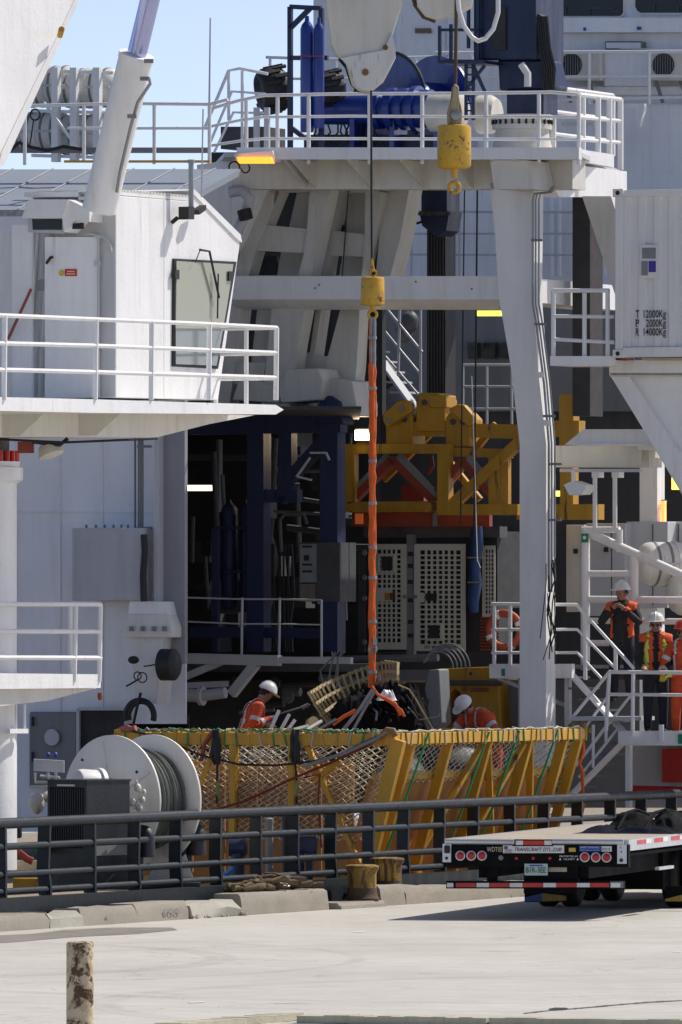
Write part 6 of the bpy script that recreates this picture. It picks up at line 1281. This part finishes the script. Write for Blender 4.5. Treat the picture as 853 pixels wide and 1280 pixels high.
for k in range(9):
    pts = []; a0_, a1_ = ka(322+k*3), ka(400+RLAY.uniform(-8, 16))
    for i in range(15):
        f = i/14; pts.append(K(a0_+(a1_-a0_)*f, .30+RLAY.uniform(-.10, .2)+.15*math.sin(f*9+k), .33+.17*math.sin(f*math.pi)**.8*(k/9)+RLAY.uniform(-.02, .03)))
    mb = MB(); mb.tube(pts, .038, 8); build(mb, 'strand', ROPE, rp_)
heap('grey_rag', 'small pale rag on the rope heap', 'rag', [(354, 1107, .08, .03)], CONT, 129.6, .3)
# ================================================================ flatbed trailer
ta = math.radians(13.2); td = V((math.sin(ta), math.cos(ta), 0)); tx = V((math.cos(ta), -math.sin(ta), 0)); R0 = pt(556, HY, 126.6); R0.z = 0
DZ = CZ-(1050-HY)*126.6/F; TW = 2.46
tl = thing('flatbed_trailer', 'black flatbed trailer with plank deck parked on the quay', 'trailer', R0+tx*TW/2+td*2)
def TRp(x, y, z): return R0+tx*x+td*y+EZ*z
RP = PL(556, 126.6, tx)
def rb_(nm, x0, y0, x1, y1, mat, d=.03, off=-.02, par=None, bev=0):
    mb = MB(); mb.prism([RP(x0, y0, off), RP(x1, y0, off), RP(x1, y1, off), RP(x0, y1, off)], td*d); return build(mb, nm, mat, par or tl, bev)
for i in range(9):
    w_ = (TW-.12)/9; mb = MB(); mb.prism([TRp(.06+w_*i+.004, .05, DZ+.012), TRp(.06+w_*(i+1)-.004, .05, DZ+.012), TRp(.06+w_*(i+1)-.004, 13, DZ+.012), TRp(.06+w_*i+.004, 13, DZ+.012)], EZ*-.04); build(mb, 'plank', WOOD, tl)
for x in (.5, TW-.6):
    mb = MB(); mb.box(TRp(x, 6.6, DZ-.28), tx*.06, td*6.5, EZ*.22); build(mb, 'chassis_rail', BLACKP, tl)
for y in (1.2, 2.6, 4.0, 5.4, 6.8):
    mb = MB(); mb.box(TRp(TW/2, y, DZ-.09), tx*(TW/2-.05), td*.04, EZ*.05); build(mb, 'crossmember', BLACKP, tl)
mb = MB(); mb.box(TRp(TW/2, 6.6, DZ-.20), tx*(TW/2-.12), td*6.4, EZ*.02); build(mb, 'underdeck', BLACKP, tl)
for x in (.02, TW-.02):
    mb = MB(); mb.box(TRp(x, 6.55, DZ-.06), tx*.03, td*6.5, EZ*.075); build(mb, 'side_rail', ALU, tl)
for i in range(10):
    mb = MB(); y = .9+i*1.15; mb.box(TRp(TW+.012, y, DZ-.035), tx*.003, td*.28, EZ*.028); build(mb, 'reflective_tape', RED, tl)
    mb = MB(); mb.box(TRp(TW+.012, y+.46, DZ-.035), tx*.003, td*.17, EZ*.028); build(mb, 'reflective_tape', CONT, tl)
rb_('rear_crossmember', 556, 1056, 786, 1084, BLACKP, .12, 0)
for x0, x1 in ((557, 643), (691, 780)):
    mb = MB(); mb.tube([RP(x0, 1052, -.04), RP(x1, 1052.6, -.04)], .036, 12); build(mb, 'rear_roller', ALU, tl)
rb_('marker_tape', 645, 1051, 654, 1056.5, CONT); rb_('marker_tape', 654, 1051, 681, 1056.5, RED); rb_('marker_tape', 681, 1051, 690, 1056.5, CONT); rb_('tape_backing', 641, 1049.5, 692, 1058, BLACKP, .03, -.015)
rb_('end_plate', 553.5, 1055, 564, 1078, ALU, .06, -.03); rb_('end_plate', 772, 1056, 783.5, 1080, ALU, .06, -.03)
rb_('rubber_stop', 555, 1057, 562, 1067, BLACK, .08, -.07, bev=.02)
for x, y, r in ((558.5, 1073, .022), (777, 1075.5, .026), (777, 1065, .01), (776, 1060, .008)):
    mb = MB(); mb.lathe(RP(x, y, -.03), -td, [(0, r), (.01, r*.9)], 12); build(mb, 'plate_hole', BLACK, tl)
for x, y in ((576, 1069.8), (589.6, 1069.8), (603, 1069.8), (731.7, 1071.6), (745.4, 1071.8), (758.9, 1072)):
    mb = MB(); mb.lathe(RP(x, y, -.0), -td, [(0, .066), (.022, .066), (.026, .054), (.022, .052)], 26); tlp = build(mb, 'tail_light', ALU, tl)
    mb = MB(); mb.lathe(RP(x, y, -.01), -td, [(0, .053), (.015, .050), (.022, .035), (.024, 0)], 24); build(mb, 'lens', REDL, tlp)
for x in (646, 667, 688):
    mb = MB(); mb.lathe(RP(x, 1073, -.0), -td, [(0, .025), (.02, .02), (.026, .0)], 12); build(mb, 'marker_light', REDL, tl)
mb = MB(); mb.lathe(RP(626.5, 1072.5, 0), -td, [(0, .035), (.012, .03)], 14); build(mb, 'socket', MIDGREY, tl)
text('WDT05', 'lettering', CREAMT, tl, RP(609, 1064.8, -.003), tx, EZ, .066, .205, depth=.006, bold=.0)
sg_ = rb_('name_sign', 629, 1057, 705.5, 1066.6, CONT, .01, -.012)
text('TRANSCRAFT DTL-2100', 'lettering', INK, sg_, RP(643, 1064.2, -.014), tx+EZ*.0, EZ+tx*.22, .050, .635, depth=.004)
rb_('flag_blue', 630.5, 1058, 635, 1061.5, BLUES, .004, -.018, sg_)
for k in range(3): rb_('flag_stripe', 631, 1062+k*1.6, 640, 1062.8+k*1.6, paint('flag_pink', (.45, .2, .2)) if k == 0 else bpy.data.materials['flag_pink'], .004, -.018, sg_)
rb_('yellow_sticker', 711.5, 1060, 720, 1065, YELS, .006, -.008)
bs = rb_('blue_sticker', 724.5, 1057.5, 752, 1064.5, BLUES, .006, -.008)
text('SAFETY IS NO ACC', 'lettering', CONT, bs, RP(726, 1060.3, -.01), tx, EZ, .022, .25, depth=.004); text('1-800-555-0000'[:0] or '--- ---- ----', 'lettering', CONT, bs, RP(726, 1063.6, -.01), tx, EZ, .02, .25, depth=.004)
bt = rb_('white_sticker', 752.5, 1058, 765, 1064.8, CONT, .006, -.008); text('BOLTE', 'lettering', INK, bt, RP(753.5, 1063.3, -.01), tx, EZ, .035, .105, depth=.004)
text('PROTECTED BY', 'lettering', CONT, tl, RP(700, 1071.6, -.003), tx, EZ, .022, .25, depth=.006); text('THE SAFETY', 'lettering', CONT, tl, RP(704.5, 1075.2, -.003), tx, EZ, .022, .16, depth=.006)
for x in (700.5, 722.5):
    mb = MB(); mb.prism([RP(x-1.5, 1075.4, -.008), RP(x+1.5, 1075.4, -.008), RP(x, 1072.6, -.008)], td*.004); build(mb, 'warning_mark', CONT, tl)
rb_('plate_bracket', 655, 1083, 722, 1117, BLACKP, .03, .06)
np_ = rb_('number_plate', 656, 1080, 685, 1094.5, PLATE, .006, -.03); text('B1R-3EE', 'lettering', INK, np_, RP(658, 1091, -.032), tx, EZ, .075, .265, depth=.004); rb_('plate_header', 662, 1081.2, 679, 1083, BLUES, .002, -.034, np_)
rb_('conspicuity_strip', 685.5, 1084.5, 709, 1090, TIMBER, .006, .05)
for x0 in (609, 711):
    rb_('bumper_hanger', x0, 1084, x0+12, 1104, BLACKP, .08, .05)
rb_('underride_bar', 558, 1101.5, 780, 1111, BLACKP, .10, -.02)
rb_('bar_end', 763, 1102.3, 779.5, 1110.3, MIDGREY, .02, -.03)
segs = [(559, 567, 0), (570, 595, 1), (596, 611.5, 0), (612, 637, 1), (637.5, 653.5, 0), (654, 679, 1), (679.5, 695.5, 0), (696, 721, 1), (721.5, 737.5, 0), (738, 762, 1), (764, 776, 0)]
for x0, x1, k in segs: rb_('bar_tape', x0, 1104, x1, 1109.3, RED if k else CONT, .004, -.036 if x0 > 760 else -.026)
mfl = PL(655, 130.6, tx)
mb = MB(); mb.prism([mfl(x, y) for x, y in ((656, 1110), (709, 1110), (709, 1126), (700, 1128), (656, 1128))], td*.02); build(mb, 'mud_flap', BLACKP, tl)
mb = MB(); mb.prism([mfl(x, y, -.01) for x, y in ((656, 1122), (678, 1117), (678, 1127), (656, 1127))], td*.01); build(mb, 'flap_print', paint('flap_blue', (.07, .12, .30), .6, .2, .5, scale=5), tl)
mb = MB(); mb.prism([mfl(x, y, -.01) for x, y in ((678.3, 1117), (690, 1118), (708, 1120), (708, 1126), (678.3, 1127))], td*.01); build(mb, 'flap_print', paint('flap_yellow', (.40, .27, .04), .5, .2, .5, (.1, .06, .02), scale=6), tl)
for ya in (5.8, 8.6):
    for x in (.18, .50, TW-.50, TW-.18):
        mb = MB(); c = TRp(x, ya, .47); mb.lathe(c-tx*.13, tx, [(0, .27), (.0, .40), (.03, .455), (.06, .47), (.20, .47), (.23, .455), (.26, .40), (.26, .27)], 36); ty = build(mb, 'tyre', BLACK, tl)
        mb = MB(); mb.lathe(c-tx*.08, tx, [(0, .27), (.08, .16), (.16, .27)], 20); build(mb, 'rim', GREYP, ty)
    mb = MB(); mb.tube([TRp(.2, ya, .47), TRp(TW-.2, ya, .47)], .07, 10); build(mb, 'axle', BLACKP, tl)
mb = MB(); mb.box(TRp(TW/2, 7.4, .55), tx*.75, td*2.6, EZ*.28); build(mb, 'suspension_subframe', BLACKP, tl)
mb = MB(); mb.box(TRp(TW-.1, 7.4, .62), tx*.10, td*1.2, EZ*.22); build(mb, 'toolbox', BLACKP, tl)
mb = MB(); mb.box(TRp(TW-.02, 2.6, DZ-.42), tx*.03, td*.5, EZ*.02); build(mb, 'step_bar', ALU, tl)
mb = MB(); mb.prism([mfl(x, y) for x, y in ((832, 1108), (886, 1108), (886, 1128), (832, 1128))], td*.02); build(mb, 'mud_flap', BLACKP, tl)
mb = MB(); mb.prism([mfl(x, y, -.01) for x, y in ((832, 1124), (852, 1119), (884, 1122), (884, 1127), (832, 1127))], td*.01); build(mb, 'flap_print', bpy.data.materials['flap_yellow'], tl)
# load on the trailer: folded tarps
from mathutils import noise as mnoise
def cloth(name, label, cat, o, ax, ay, w_, d_, h, seed, mat, group=None, n=70, m=44, edge=.35, fold=.5):
    """crumpled sheet: a low mound with ridged folds"""
    mb = MB(); vs = []; fs = []
    for j in range(m+1):
        for i in range(n+1):
            u, v = i/n*2-1, j/m*2-1; r = max(abs(u), abs(v))*.55+math.hypot(u, v)*.45; e = max(0, min(1, (1-r)/edge)); e = e*e*(3-2*e)
            q = V((u*w_*1.5+seed*7.3, v*d_*1.5, seed*3.1)); rid = 1-abs(mnoise.noise(q*2.1))*2; rid2 = 1-abs(mnoise.noise(q*4.6+V((5, 1, 2))))*2; lump = mnoise.noise(q*.9+V((9, 4, 0)))
            z = h*e*(.60+.35*lump)+h*(e**.5)*fold*(.30*rid+.16*rid2+.10*math.sin((u*2.1+v*.8)*7+lump*5)); wx = mnoise.noise(q*1.6+V((0, 0, 9)))*.06; wy = mnoise.noise(q*1.6+V((3, 0, 5)))*.06
            vs.append(V(o)+ax*(u*w_/2+wx)+ay*(v*d_/2+wy)+EZ*(max(z, 0)+.004))
    for j in range(m):
        for i in range(n): a = j*(n+1)+i; fs.append([a, a+1, a+n+2, a+n+1])
    mb.add(vs, fs, True); return build(mb, name, mat, label=label, cat=cat, group=group)
BLT = paint('dark_blue_tarp', (.008, .010, .024), .9, .2, .3, bump=.05, scale=2, spec=.1); GYT = paint('grey_black_tarp', (.016, .016, .017), .9, .25, .4, bump=.05, scale=2, spec=.1)
gz = DZ+.012
def tb(px, y): p = TRp(0, y, gz); k = PL(px, p.y, tx); q = k(px, HY); d = (q-R0); return V((q.x, q.y, gz))
cloth('folded_tarp', 'dark blue rolled tarp at the left end of the trailer load', 'tarpaulin', tb(752, 3.6), tx, td, .62, .9, .20, 1, BLT, 'dark tarps on the trailer', fold=.16, edge=.9)
cloth('folded_tarp', 'black folded tarp heaped highest on the trailer load', 'tarpaulin', tb(795, 4.2), tx, td, .95, 1.5, .34, 2, TARP, 'dark tarps on the trailer', fold=.20, edge=.75)
cloth('folded_tarp', 'grey black tarp with folds at right end of the trailer load', 'tarpaulin', tb(842, 4.2), tx, td, .85, 1.5, .32, 3, GYT, 'dark tarps on the trailer', fold=.24, edge=.75)
cloth('folded_tarp', 'low dark tarp lying in front of the trailer load', 'tarpaulin', tb(805, 3.2), tx, td, 1.1, .5, .16, 4, BLT, 'dark tarps on the trailer', fold=.2, edge=.8)

pz = pt(465, 918, 138.9)
cloth('black_tarpaulin', 'crumpled black tarpaulin heap lying in the basket under the slatted frame', 'tarpaulin', pz, XX, YY, 1.6, 1.3, .85, 6, TARP, fold=.40, edge=.6)
cloth('black_tarpaulin', 'smaller black tarpaulin heap right of the orange sling in the basket', 'tarpaulin', pt(500, 918, 138.6), XX, YY, 1.0, .8, .80, 8, TARP, fold=.7, edge=.6)
cloth('white_cover', 'bright white folded cover lying on the tarpaulin at the sling end', 'cover', pt(485, 876, 138.3), XX, YY, .34, .3, .16, 9, CONT, fold=.9, edge=.7, n=16, m=12)

for k, (xa, xb) in enumerate(((772, 812), (806, 850))):
    p, q = tb(xa, 3.4), tb(xb, 5.0); mb = MB(); mb.tube([p+EZ*.05, p.lerp(q, .3)+EZ*.27, p.lerp(q, .6)+EZ*.30, q+EZ*.22], .022, 6); build(mb, 'tie_strap', GYT, label='dark tie strap over the trailer load, %s one' % ('left', 'right')[k], cat='strap', group='tie straps on the trailer load')
# ================================================================ people
SKIN = paint('skin', (.34, .17, .11), .55, .1, .2, scale=4, streak=False, bump=0)
HIVIS = paint('orange_coverall', (.66, .085, .02), .85, .25, .6, (.26, .045, .02), scale=3, streak=False, bump=.05, ripple=.9)
VEST = paint('orange_vest', (.70, .11, .03), .8, .12, .25, (.4, .05, .02), scale=3, streak=False)
DKCL = paint('dark_jacket', (.018, .019, .022), .8, .2, .3, scale=3, streak=False, bump=.04)
NAVC = paint('navy_trousers', (.014, .017, .028), .85, .2, .3, scale=3, streak=False)
BOOT = paint('black_boots', (.012, .011, .010), .5)
GLOVE = paint('white_work_glove', (.62, .60, .55), .8, .15, .3, scale=5, streak=False)
GLOVY = paint('yellow_work_glove', (.62, .48, .05), .8, .15, .3, scale=5, streak=False)
SILV = paint('reflective_tape_silver', (.55, .56, .56), .35, .1, .2)
LIME = paint('reflective_tape_lime', (.60, .68, .10), .45, .1, .2)
HELW = paint('white_helmet', (.72, .72, .69), .3, .05, .35, (.42, .38, .32), bump=0, scale=3, streak=False); HELR = paint('red_helmet', (.62, .045, .02), .28, .05, .1, bump=0)
def person(label, base, face, pose, cloth, helmet, group=None, lean=0.0, glasses=False, vest=None, stripe=None, head_turn=0.0, hunch=0.0, bulk=1.0):
    """pose: elbow and wrist points (right, left) in body axes: x right, y forward, z up from the feet"""
    fy = V((math.sin(face), math.cos(face), 0)); fx = V((fy.y, -fy.x, 0)); base = V(base)
    root = thing('person', label, 'person', base, group)
    hip = V((0, 0, .93)); cl, sl2 = math.cos(lean), math.sin(lean)
    def up(p): q = V(p)-hip; return hip+V((q.x, q.y*cl+q.z*sl2, -q.y*sl2+q.z*cl))
    vs, es, rs, lab = [], [], [], []
    def add(p, r, l, par=None):
        vs.append(V(p)); rs.append(r); lab.append(l)
        if par is not None: es.append((par, len(vs)-1))
        return len(vs)-1
    pel = add((0, 0, .95), (.155, .12), 'leg'); wai = add(up((0, 0, 1.10)), (.145, .115), 'torso', pel); che = add(up((0, 0, 1.30)), (.165, .13), 'torso', wai); nb_ = add(up((0, -.01, 1.46)), (.09, .085), 'torso', che)
    nk = add(up((0, .01+hunch*.3, 1.535)), (.062, .062), 'skin', nb_)
    ht = V((math.sin(head_turn), math.cos(head_turn), 0))
    hd0 = up((0, .02+hunch, 1.60)); hd1 = up((0, .03+hunch*1.4, 1.69)); hd2 = up((0, .025+hunch*1.5, 1.765))
    h0 = add(hd0, (.072, .085), 'skin', nk); h1 = add(hd1, (.078, .095), 'skin', h0); add(hd2, (.06, .075), 'skin', h1)
    add(hd0.lerp(hd1, .45)+ht*.118, (.017, .017), 'skin', h0 if False else h1)
    for s, key in ((1, 'r'), (-1, 'l')):
        sh = add(up((s*.185, 0, 1.435)), (.078, .078), 'arm', nb_); el_ = V(pose['el_'+key]); wr_ = V(pose['wr_'+key])
        e = add(el_, (.056, .056), 'arm', sh); m1 = add(el_.lerp(wr_, .5), (.05, .05), 'arm', e); wv = add(wr_, (.036, .036), 'arm', m1)
        d = (wr_-el_).normalized(); side = d.cross(V((0, 0, 1))).normalized() if abs(d.z) < .95 else V((1, 0, 0)); nrm = side.cross(d).normalized()
        pm = add(wr_+d*.055, (.040, .026), 'hand', wv); pm2 = add(wr_+d*.09, (.042, .022), 'hand', pm)
        for k, (o_, ln) in enumerate(((-.033, .060), (-.011, .072), (.011, .068), (.033, .052))):
            a = add(wr_+d*(.10+ln*.45)+side*o_*1.05-nrm*.008, (.0105, .0105), 'hand', pm2); add(wr_+d*(.10+ln*.8)+side*o_*1.05-nrm*.035, (.009, .009), 'hand', a)
        a = add(wr_+d*.07-side*.05*s-nrm*.012, (.013, .013), 'hand', pm); add(wr_+d*.11-side*.062*s-nrm*.03, (.011, .011), 'hand', a)
        hp = add((s*.10, 0, .88), (.10, .105), 'leg', pel); kn = add(pose.get('kn_'+key, (s*.115, .03, .50)), (.072, .074), 'leg', hp); an = add(pose.get('an_'+key, (s*.12, -.01, .11)), (.05, .055), 'leg', kn)
        hl = add((s*.12, -.02, .05), (.045, .05), 'boot', an); add((s*.135, .15, .045), (.042, .035), 'boot', hl)
    if bulk != 1: rs = [(r[0]*bulk, r[1]*bulk) if l in ('torso', 'arm', 'leg') else r for r, l in zip(rs, lab)]
    W_ = [base+fx*p.x+fy*p.y+EZ*p.z for p in vs]
    me = bpy.data.meshes.new('body'); me.from_pydata([p-base for p in W_], es, []); o = bpy.data.objects.new('body', me); col.objects.link(o)
    md = o.modifiers.new('skin', 'SKIN'); md.use_smooth_shade = True
    for i, sv in enumerate(me.skin_vertices[0].data): sv.radius = rs[i]; sv.use_root = (i == 0)
    sb_ = o.modifiers.new('sub', 'SUBSURF'); sb_.levels = 3; sb_.render_levels = 3
    dg = bpy.context.evaluated_depsgraph_get(); dg.update(); nm = bpy.data.meshes.new_from_object(o.evaluated_get(dg)); bpy.data.objects.remove(o)
    mats = {'torso': cloth['top'], 'arm': cloth['top'], 'leg': cloth['legs'], 'boot': BOOT, 'skin': SKIN, 'hand': cloth.get('hand', SKIN)}
    order = ['torso', 'arm', 'leg', 'boot', 'skin', 'hand']; nm.materials.clear()
    for k in order: nm.materials.append(mats[k])
    segs = [(W_[a]-base, W_[b]-base, (max(rs[a])+max(rs[b]))/2, lab[b]) for a, b in es]; flab = []
    for p in nm.polygons:
        c = p.center; best = None
        for a, b, r, l in segs:
            d = b-a; t = max(0, min(1, (c-a).dot(d)/max(d.length_squared, 1e-9))); q = ((a+d*t)-c).length-r
            if best is None or q < best[0]: best = (q, l)
        p.material_index = order.index(best[1]); p.use_smooth = True; flab.append(best[1])
    bo = bpy.data.objects.new('body', nm); col.objects.link(bo); bo.parent = root; ORG[bo.name] = base
    def shell(name, cond, off, mat):
        mb = MB(); cache = {}
        for p, l in zip(nm.polygons, flab):
            c = p.center; loc = V((c.dot(fx), c.dot(fy), c.z))
            if cond(loc, l):
                ids = []
                for vi in p.vertices:
                    if vi not in cache: v = nm.vertices[vi]; cache[vi] = len(mb.v); mb.v.append(v.co+v.normal*off+base)
                    ids.append(cache[vi])
                mb.f.append(ids); mb.sm.append(True); mb.mi.append(0)
        if mb.f:
            q = build(mb, name, mat, root); sd = q.modifiers.new('thick', 'SOLIDIFY'); sd.thickness = .008; sd.offset = 1
    if vest:
        shell('vest', lambda q, l: l in ('torso', 'arm') and .98 < q.z and abs(q.x) < .235 and (abs(q.x) > vest or q.y < 0) and (l == 'torso' or q.z > 1.40), .016, VEST)
    if stripe == 'vest':
        shell('vest_stripe', lambda q, l: l == 'torso' and .105 < abs(q.x) < .150 and q.z > 1.0 and q.y > 0, .030, LIME)
    if stripe == 'arm':
        for s, key in ((1, 'r'), (-1, 'l')):
            a = base+fx*up((s*.185, 0, 1.435)).x+fy*up((s*.185, 0, 1.435)).y+EZ*up((s*.185, 0, 1.435)).z; e = V(pose['el_'+key]); e = base+fx*e.x+fy*e.y+EZ*e.z; w2 = V(pose['wr_'+key]); w2 = base+fx*w2.x+fy*w2.y+EZ*w2.z
            mb = MB(); m_ = a.lerp(e, .62); dd = (e-a).normalized(); mb.lathe(m_-dd*.03, dd, [(0, .066*bulk), (.06, .063*bulk)], 16); build(mb, 'reflective_band', SILV, root)
            mb = MB(); m_ = e.lerp(w2, .55); dd = (w2-e).normalized(); mb.lathe(m_-dd*.03, dd, [(0, .057*bulk), (.06, .054*bulk)], 16); build(mb, 'reflective_band', SILV, root)
        for s in (1, -1):
            shell('shoulder_tape', lambda q, l: l == 'torso' and .085 < q.x*s < .115 and q.z > 1.0, .012, SILV)
    # helmet
    T_ = lambda p: base+fx*p.x+fy*p.y+EZ*p.z
    c = T_(hd1.lerp(hd2, .35)); upv = (T_(hd2)-T_(hd0)).normalized(); hw = fx*ht.x+fy*ht.y; hw = (hw-upv*hw.dot(upv)).normalized()
    mb = MB(); mb.lathe(c, upv, [(0, .138), (.012, .138), (.035, .130), (.07, .118), (.10, .098), (.125, .065), (.137, .03), (.14, .0)], 28)
    rdg = [c+hw*(.135*math.cos(t))+upv*(.145*math.sin(t)) for t in [math.pi*i/12 for i in range(13)]]; mb.tube(rdg, .012, 6)
    sd_ = upv.cross(hw); brim = [c+hw*(.10+.10*math.cos(t))+sd_*(.125*math.sin(t))+upv*(-.012*math.cos(t)+.004) for t in [-math.pi/2+math.pi*i/12 for i in range(13)]]
    mb.prism(brim, upv*.008); build(mb, 'hard_hat', helmet, root)
    fc = T_(hd0.lerp(hd1, .62))
    if glasses:
        mb = MB()
        for s in (1, -1): mb.ball(fc+hw*.092+sd_*s*.034, .030, .018, .021, 10, 6)
        mb.tube([fc+hw*.095-sd_*.06, fc+hw*.105, fc+hw*.095+sd_*.06], .006, 5); build(mb, 'sunglasses', INK, root)
    else:
        mb = MB()
        for s in (1, -1): mb.ball(fc+hw*.088+sd_*s*.032, .012, .010, .009, 8, 5)
        build(mb, 'eyes', INK, root)
    mb = MB(); mm = T_(hd0)+hw*.093-upv*.012; mb.box(mm, sd_*.022, hw*.006, upv*.004); build(mb, 'mouth', DEEPRED, root)
    for s in (1, -1):
        mb = MB(); mb.ball(fc+sd_*s*.083-upv*.01, .014, .022, .032, 8, 6); build(mb, 'ear', SKIN, root)
    mb = MB(); mb.ball(fc-hw*.03+upv*.02, .086, .086, .06, 12, 7); build(mb, 'hair', paint('dark_hair', (.02, .015, .012), .7) if 'dark_hair' not in bpy.data.materials else bpy.data.materials['dark_hair'], root)
    return root
HP = math.pi/2
# worker at left in the basket, in profile facing right, holding a pole
D1 = 139.6; zt = pt(0, 852, D1).z; b1 = pt(306, HY, D1); b1.z = zt-1.78
person('worker in orange coverall and white hard hat facing right, holding a pole at the basket', b1, HP*.86, dict(el_r=(.26, .06, 1.13), wr_r=(.12, .33, 1.24), el_l=(-.24, .10, 1.12), wr_l=(-.08, .33, 1.14)), dict(top=HIVIS, legs=HIVIS, hand=GLOVE), HELW, lean=.34, stripe='arm', hunch=.04, bulk=1.18)
mb = MB(); mb.tube([pt(337, 905, D1-.25), pt(350, 892, D1-.3), pt(388, 881, D1-.2)], .014, 6); mb.tube([pt(378, 885, D1-.22), pt(386, 881, D1-.2)], .03, 8); build(mb, 'boat_hook', GREYS, label='thin grey pole held by the left worker towards the slatted frame', cat='pole')
D2 = 140.6; zt = pt(0, 868, D2).z; b2 = pt(614, HY, D2); b2.z = zt-1.66
person('worker in orange coverall and white hard hat bending over the basket top rail', b2, math.atan2(-.75, -.66), dict(el_r=(.36, .42, 1.10), wr_r=(.08, .56, 1.12), el_l=(-.40, .26, 1.12), wr_l=(-.44, .48, .98)), dict(top=HIVIS, legs=HIVIS, hand=HIVIS), HELW, lean=.62, stripe='arm', glasses=True, hunch=.05, head_turn=.3, bulk=1.34)
def gal(px, ytop, D, h): p = T(D)(px, HY); p.z = T(D)(px, ytop).z-h; return p
person('person in dark jacket and open orange vest raising both hands to the face', gal(778, 728, 148.2, 1.83), math.pi*1.08, dict(el_r=(.31, .14, 1.20), wr_r=(.09, .25, 1.43), el_l=(-.31, .12, 1.20), wr_l=(-.11, .25, 1.41)), dict(top=DKCL, legs=NAVC), HELW, vest=.11, group='people on the gallery', head_turn=.5, bulk=1.16)
person('person in orange vest with lime stripes, sunglasses and white hard hat at railing', gal(820, 767, 147.5, 1.83), math.pi*1.0, dict(el_r=(.28, .06, 1.14), wr_r=(.20, .30, 1.02), el_l=(-.27, .06, 1.14), wr_l=(-.10, .28, 1.00)), dict(top=DKCL, legs=NAVC), HELW, vest=.045, stripe='vest', glasses=True, group='people on the gallery', head_turn=.1, bulk=1.16)
person('person in orange coverall and red hard hat at the right picture edge', gal(855, 777, 147.5, 1.82), math.pi*1.08, dict(el_r=(.30, .08, 1.16), wr_r=(.26, .30, 1.02), el_l=(-.27, .08, 1.14), wr_l=(.10, .32, 1.02)), dict(top=HIVIS, legs=HIVIS, hand=GLOVY), HELR, glasses=True, stripe='arm', bulk=1.16, group='people on the gallery')
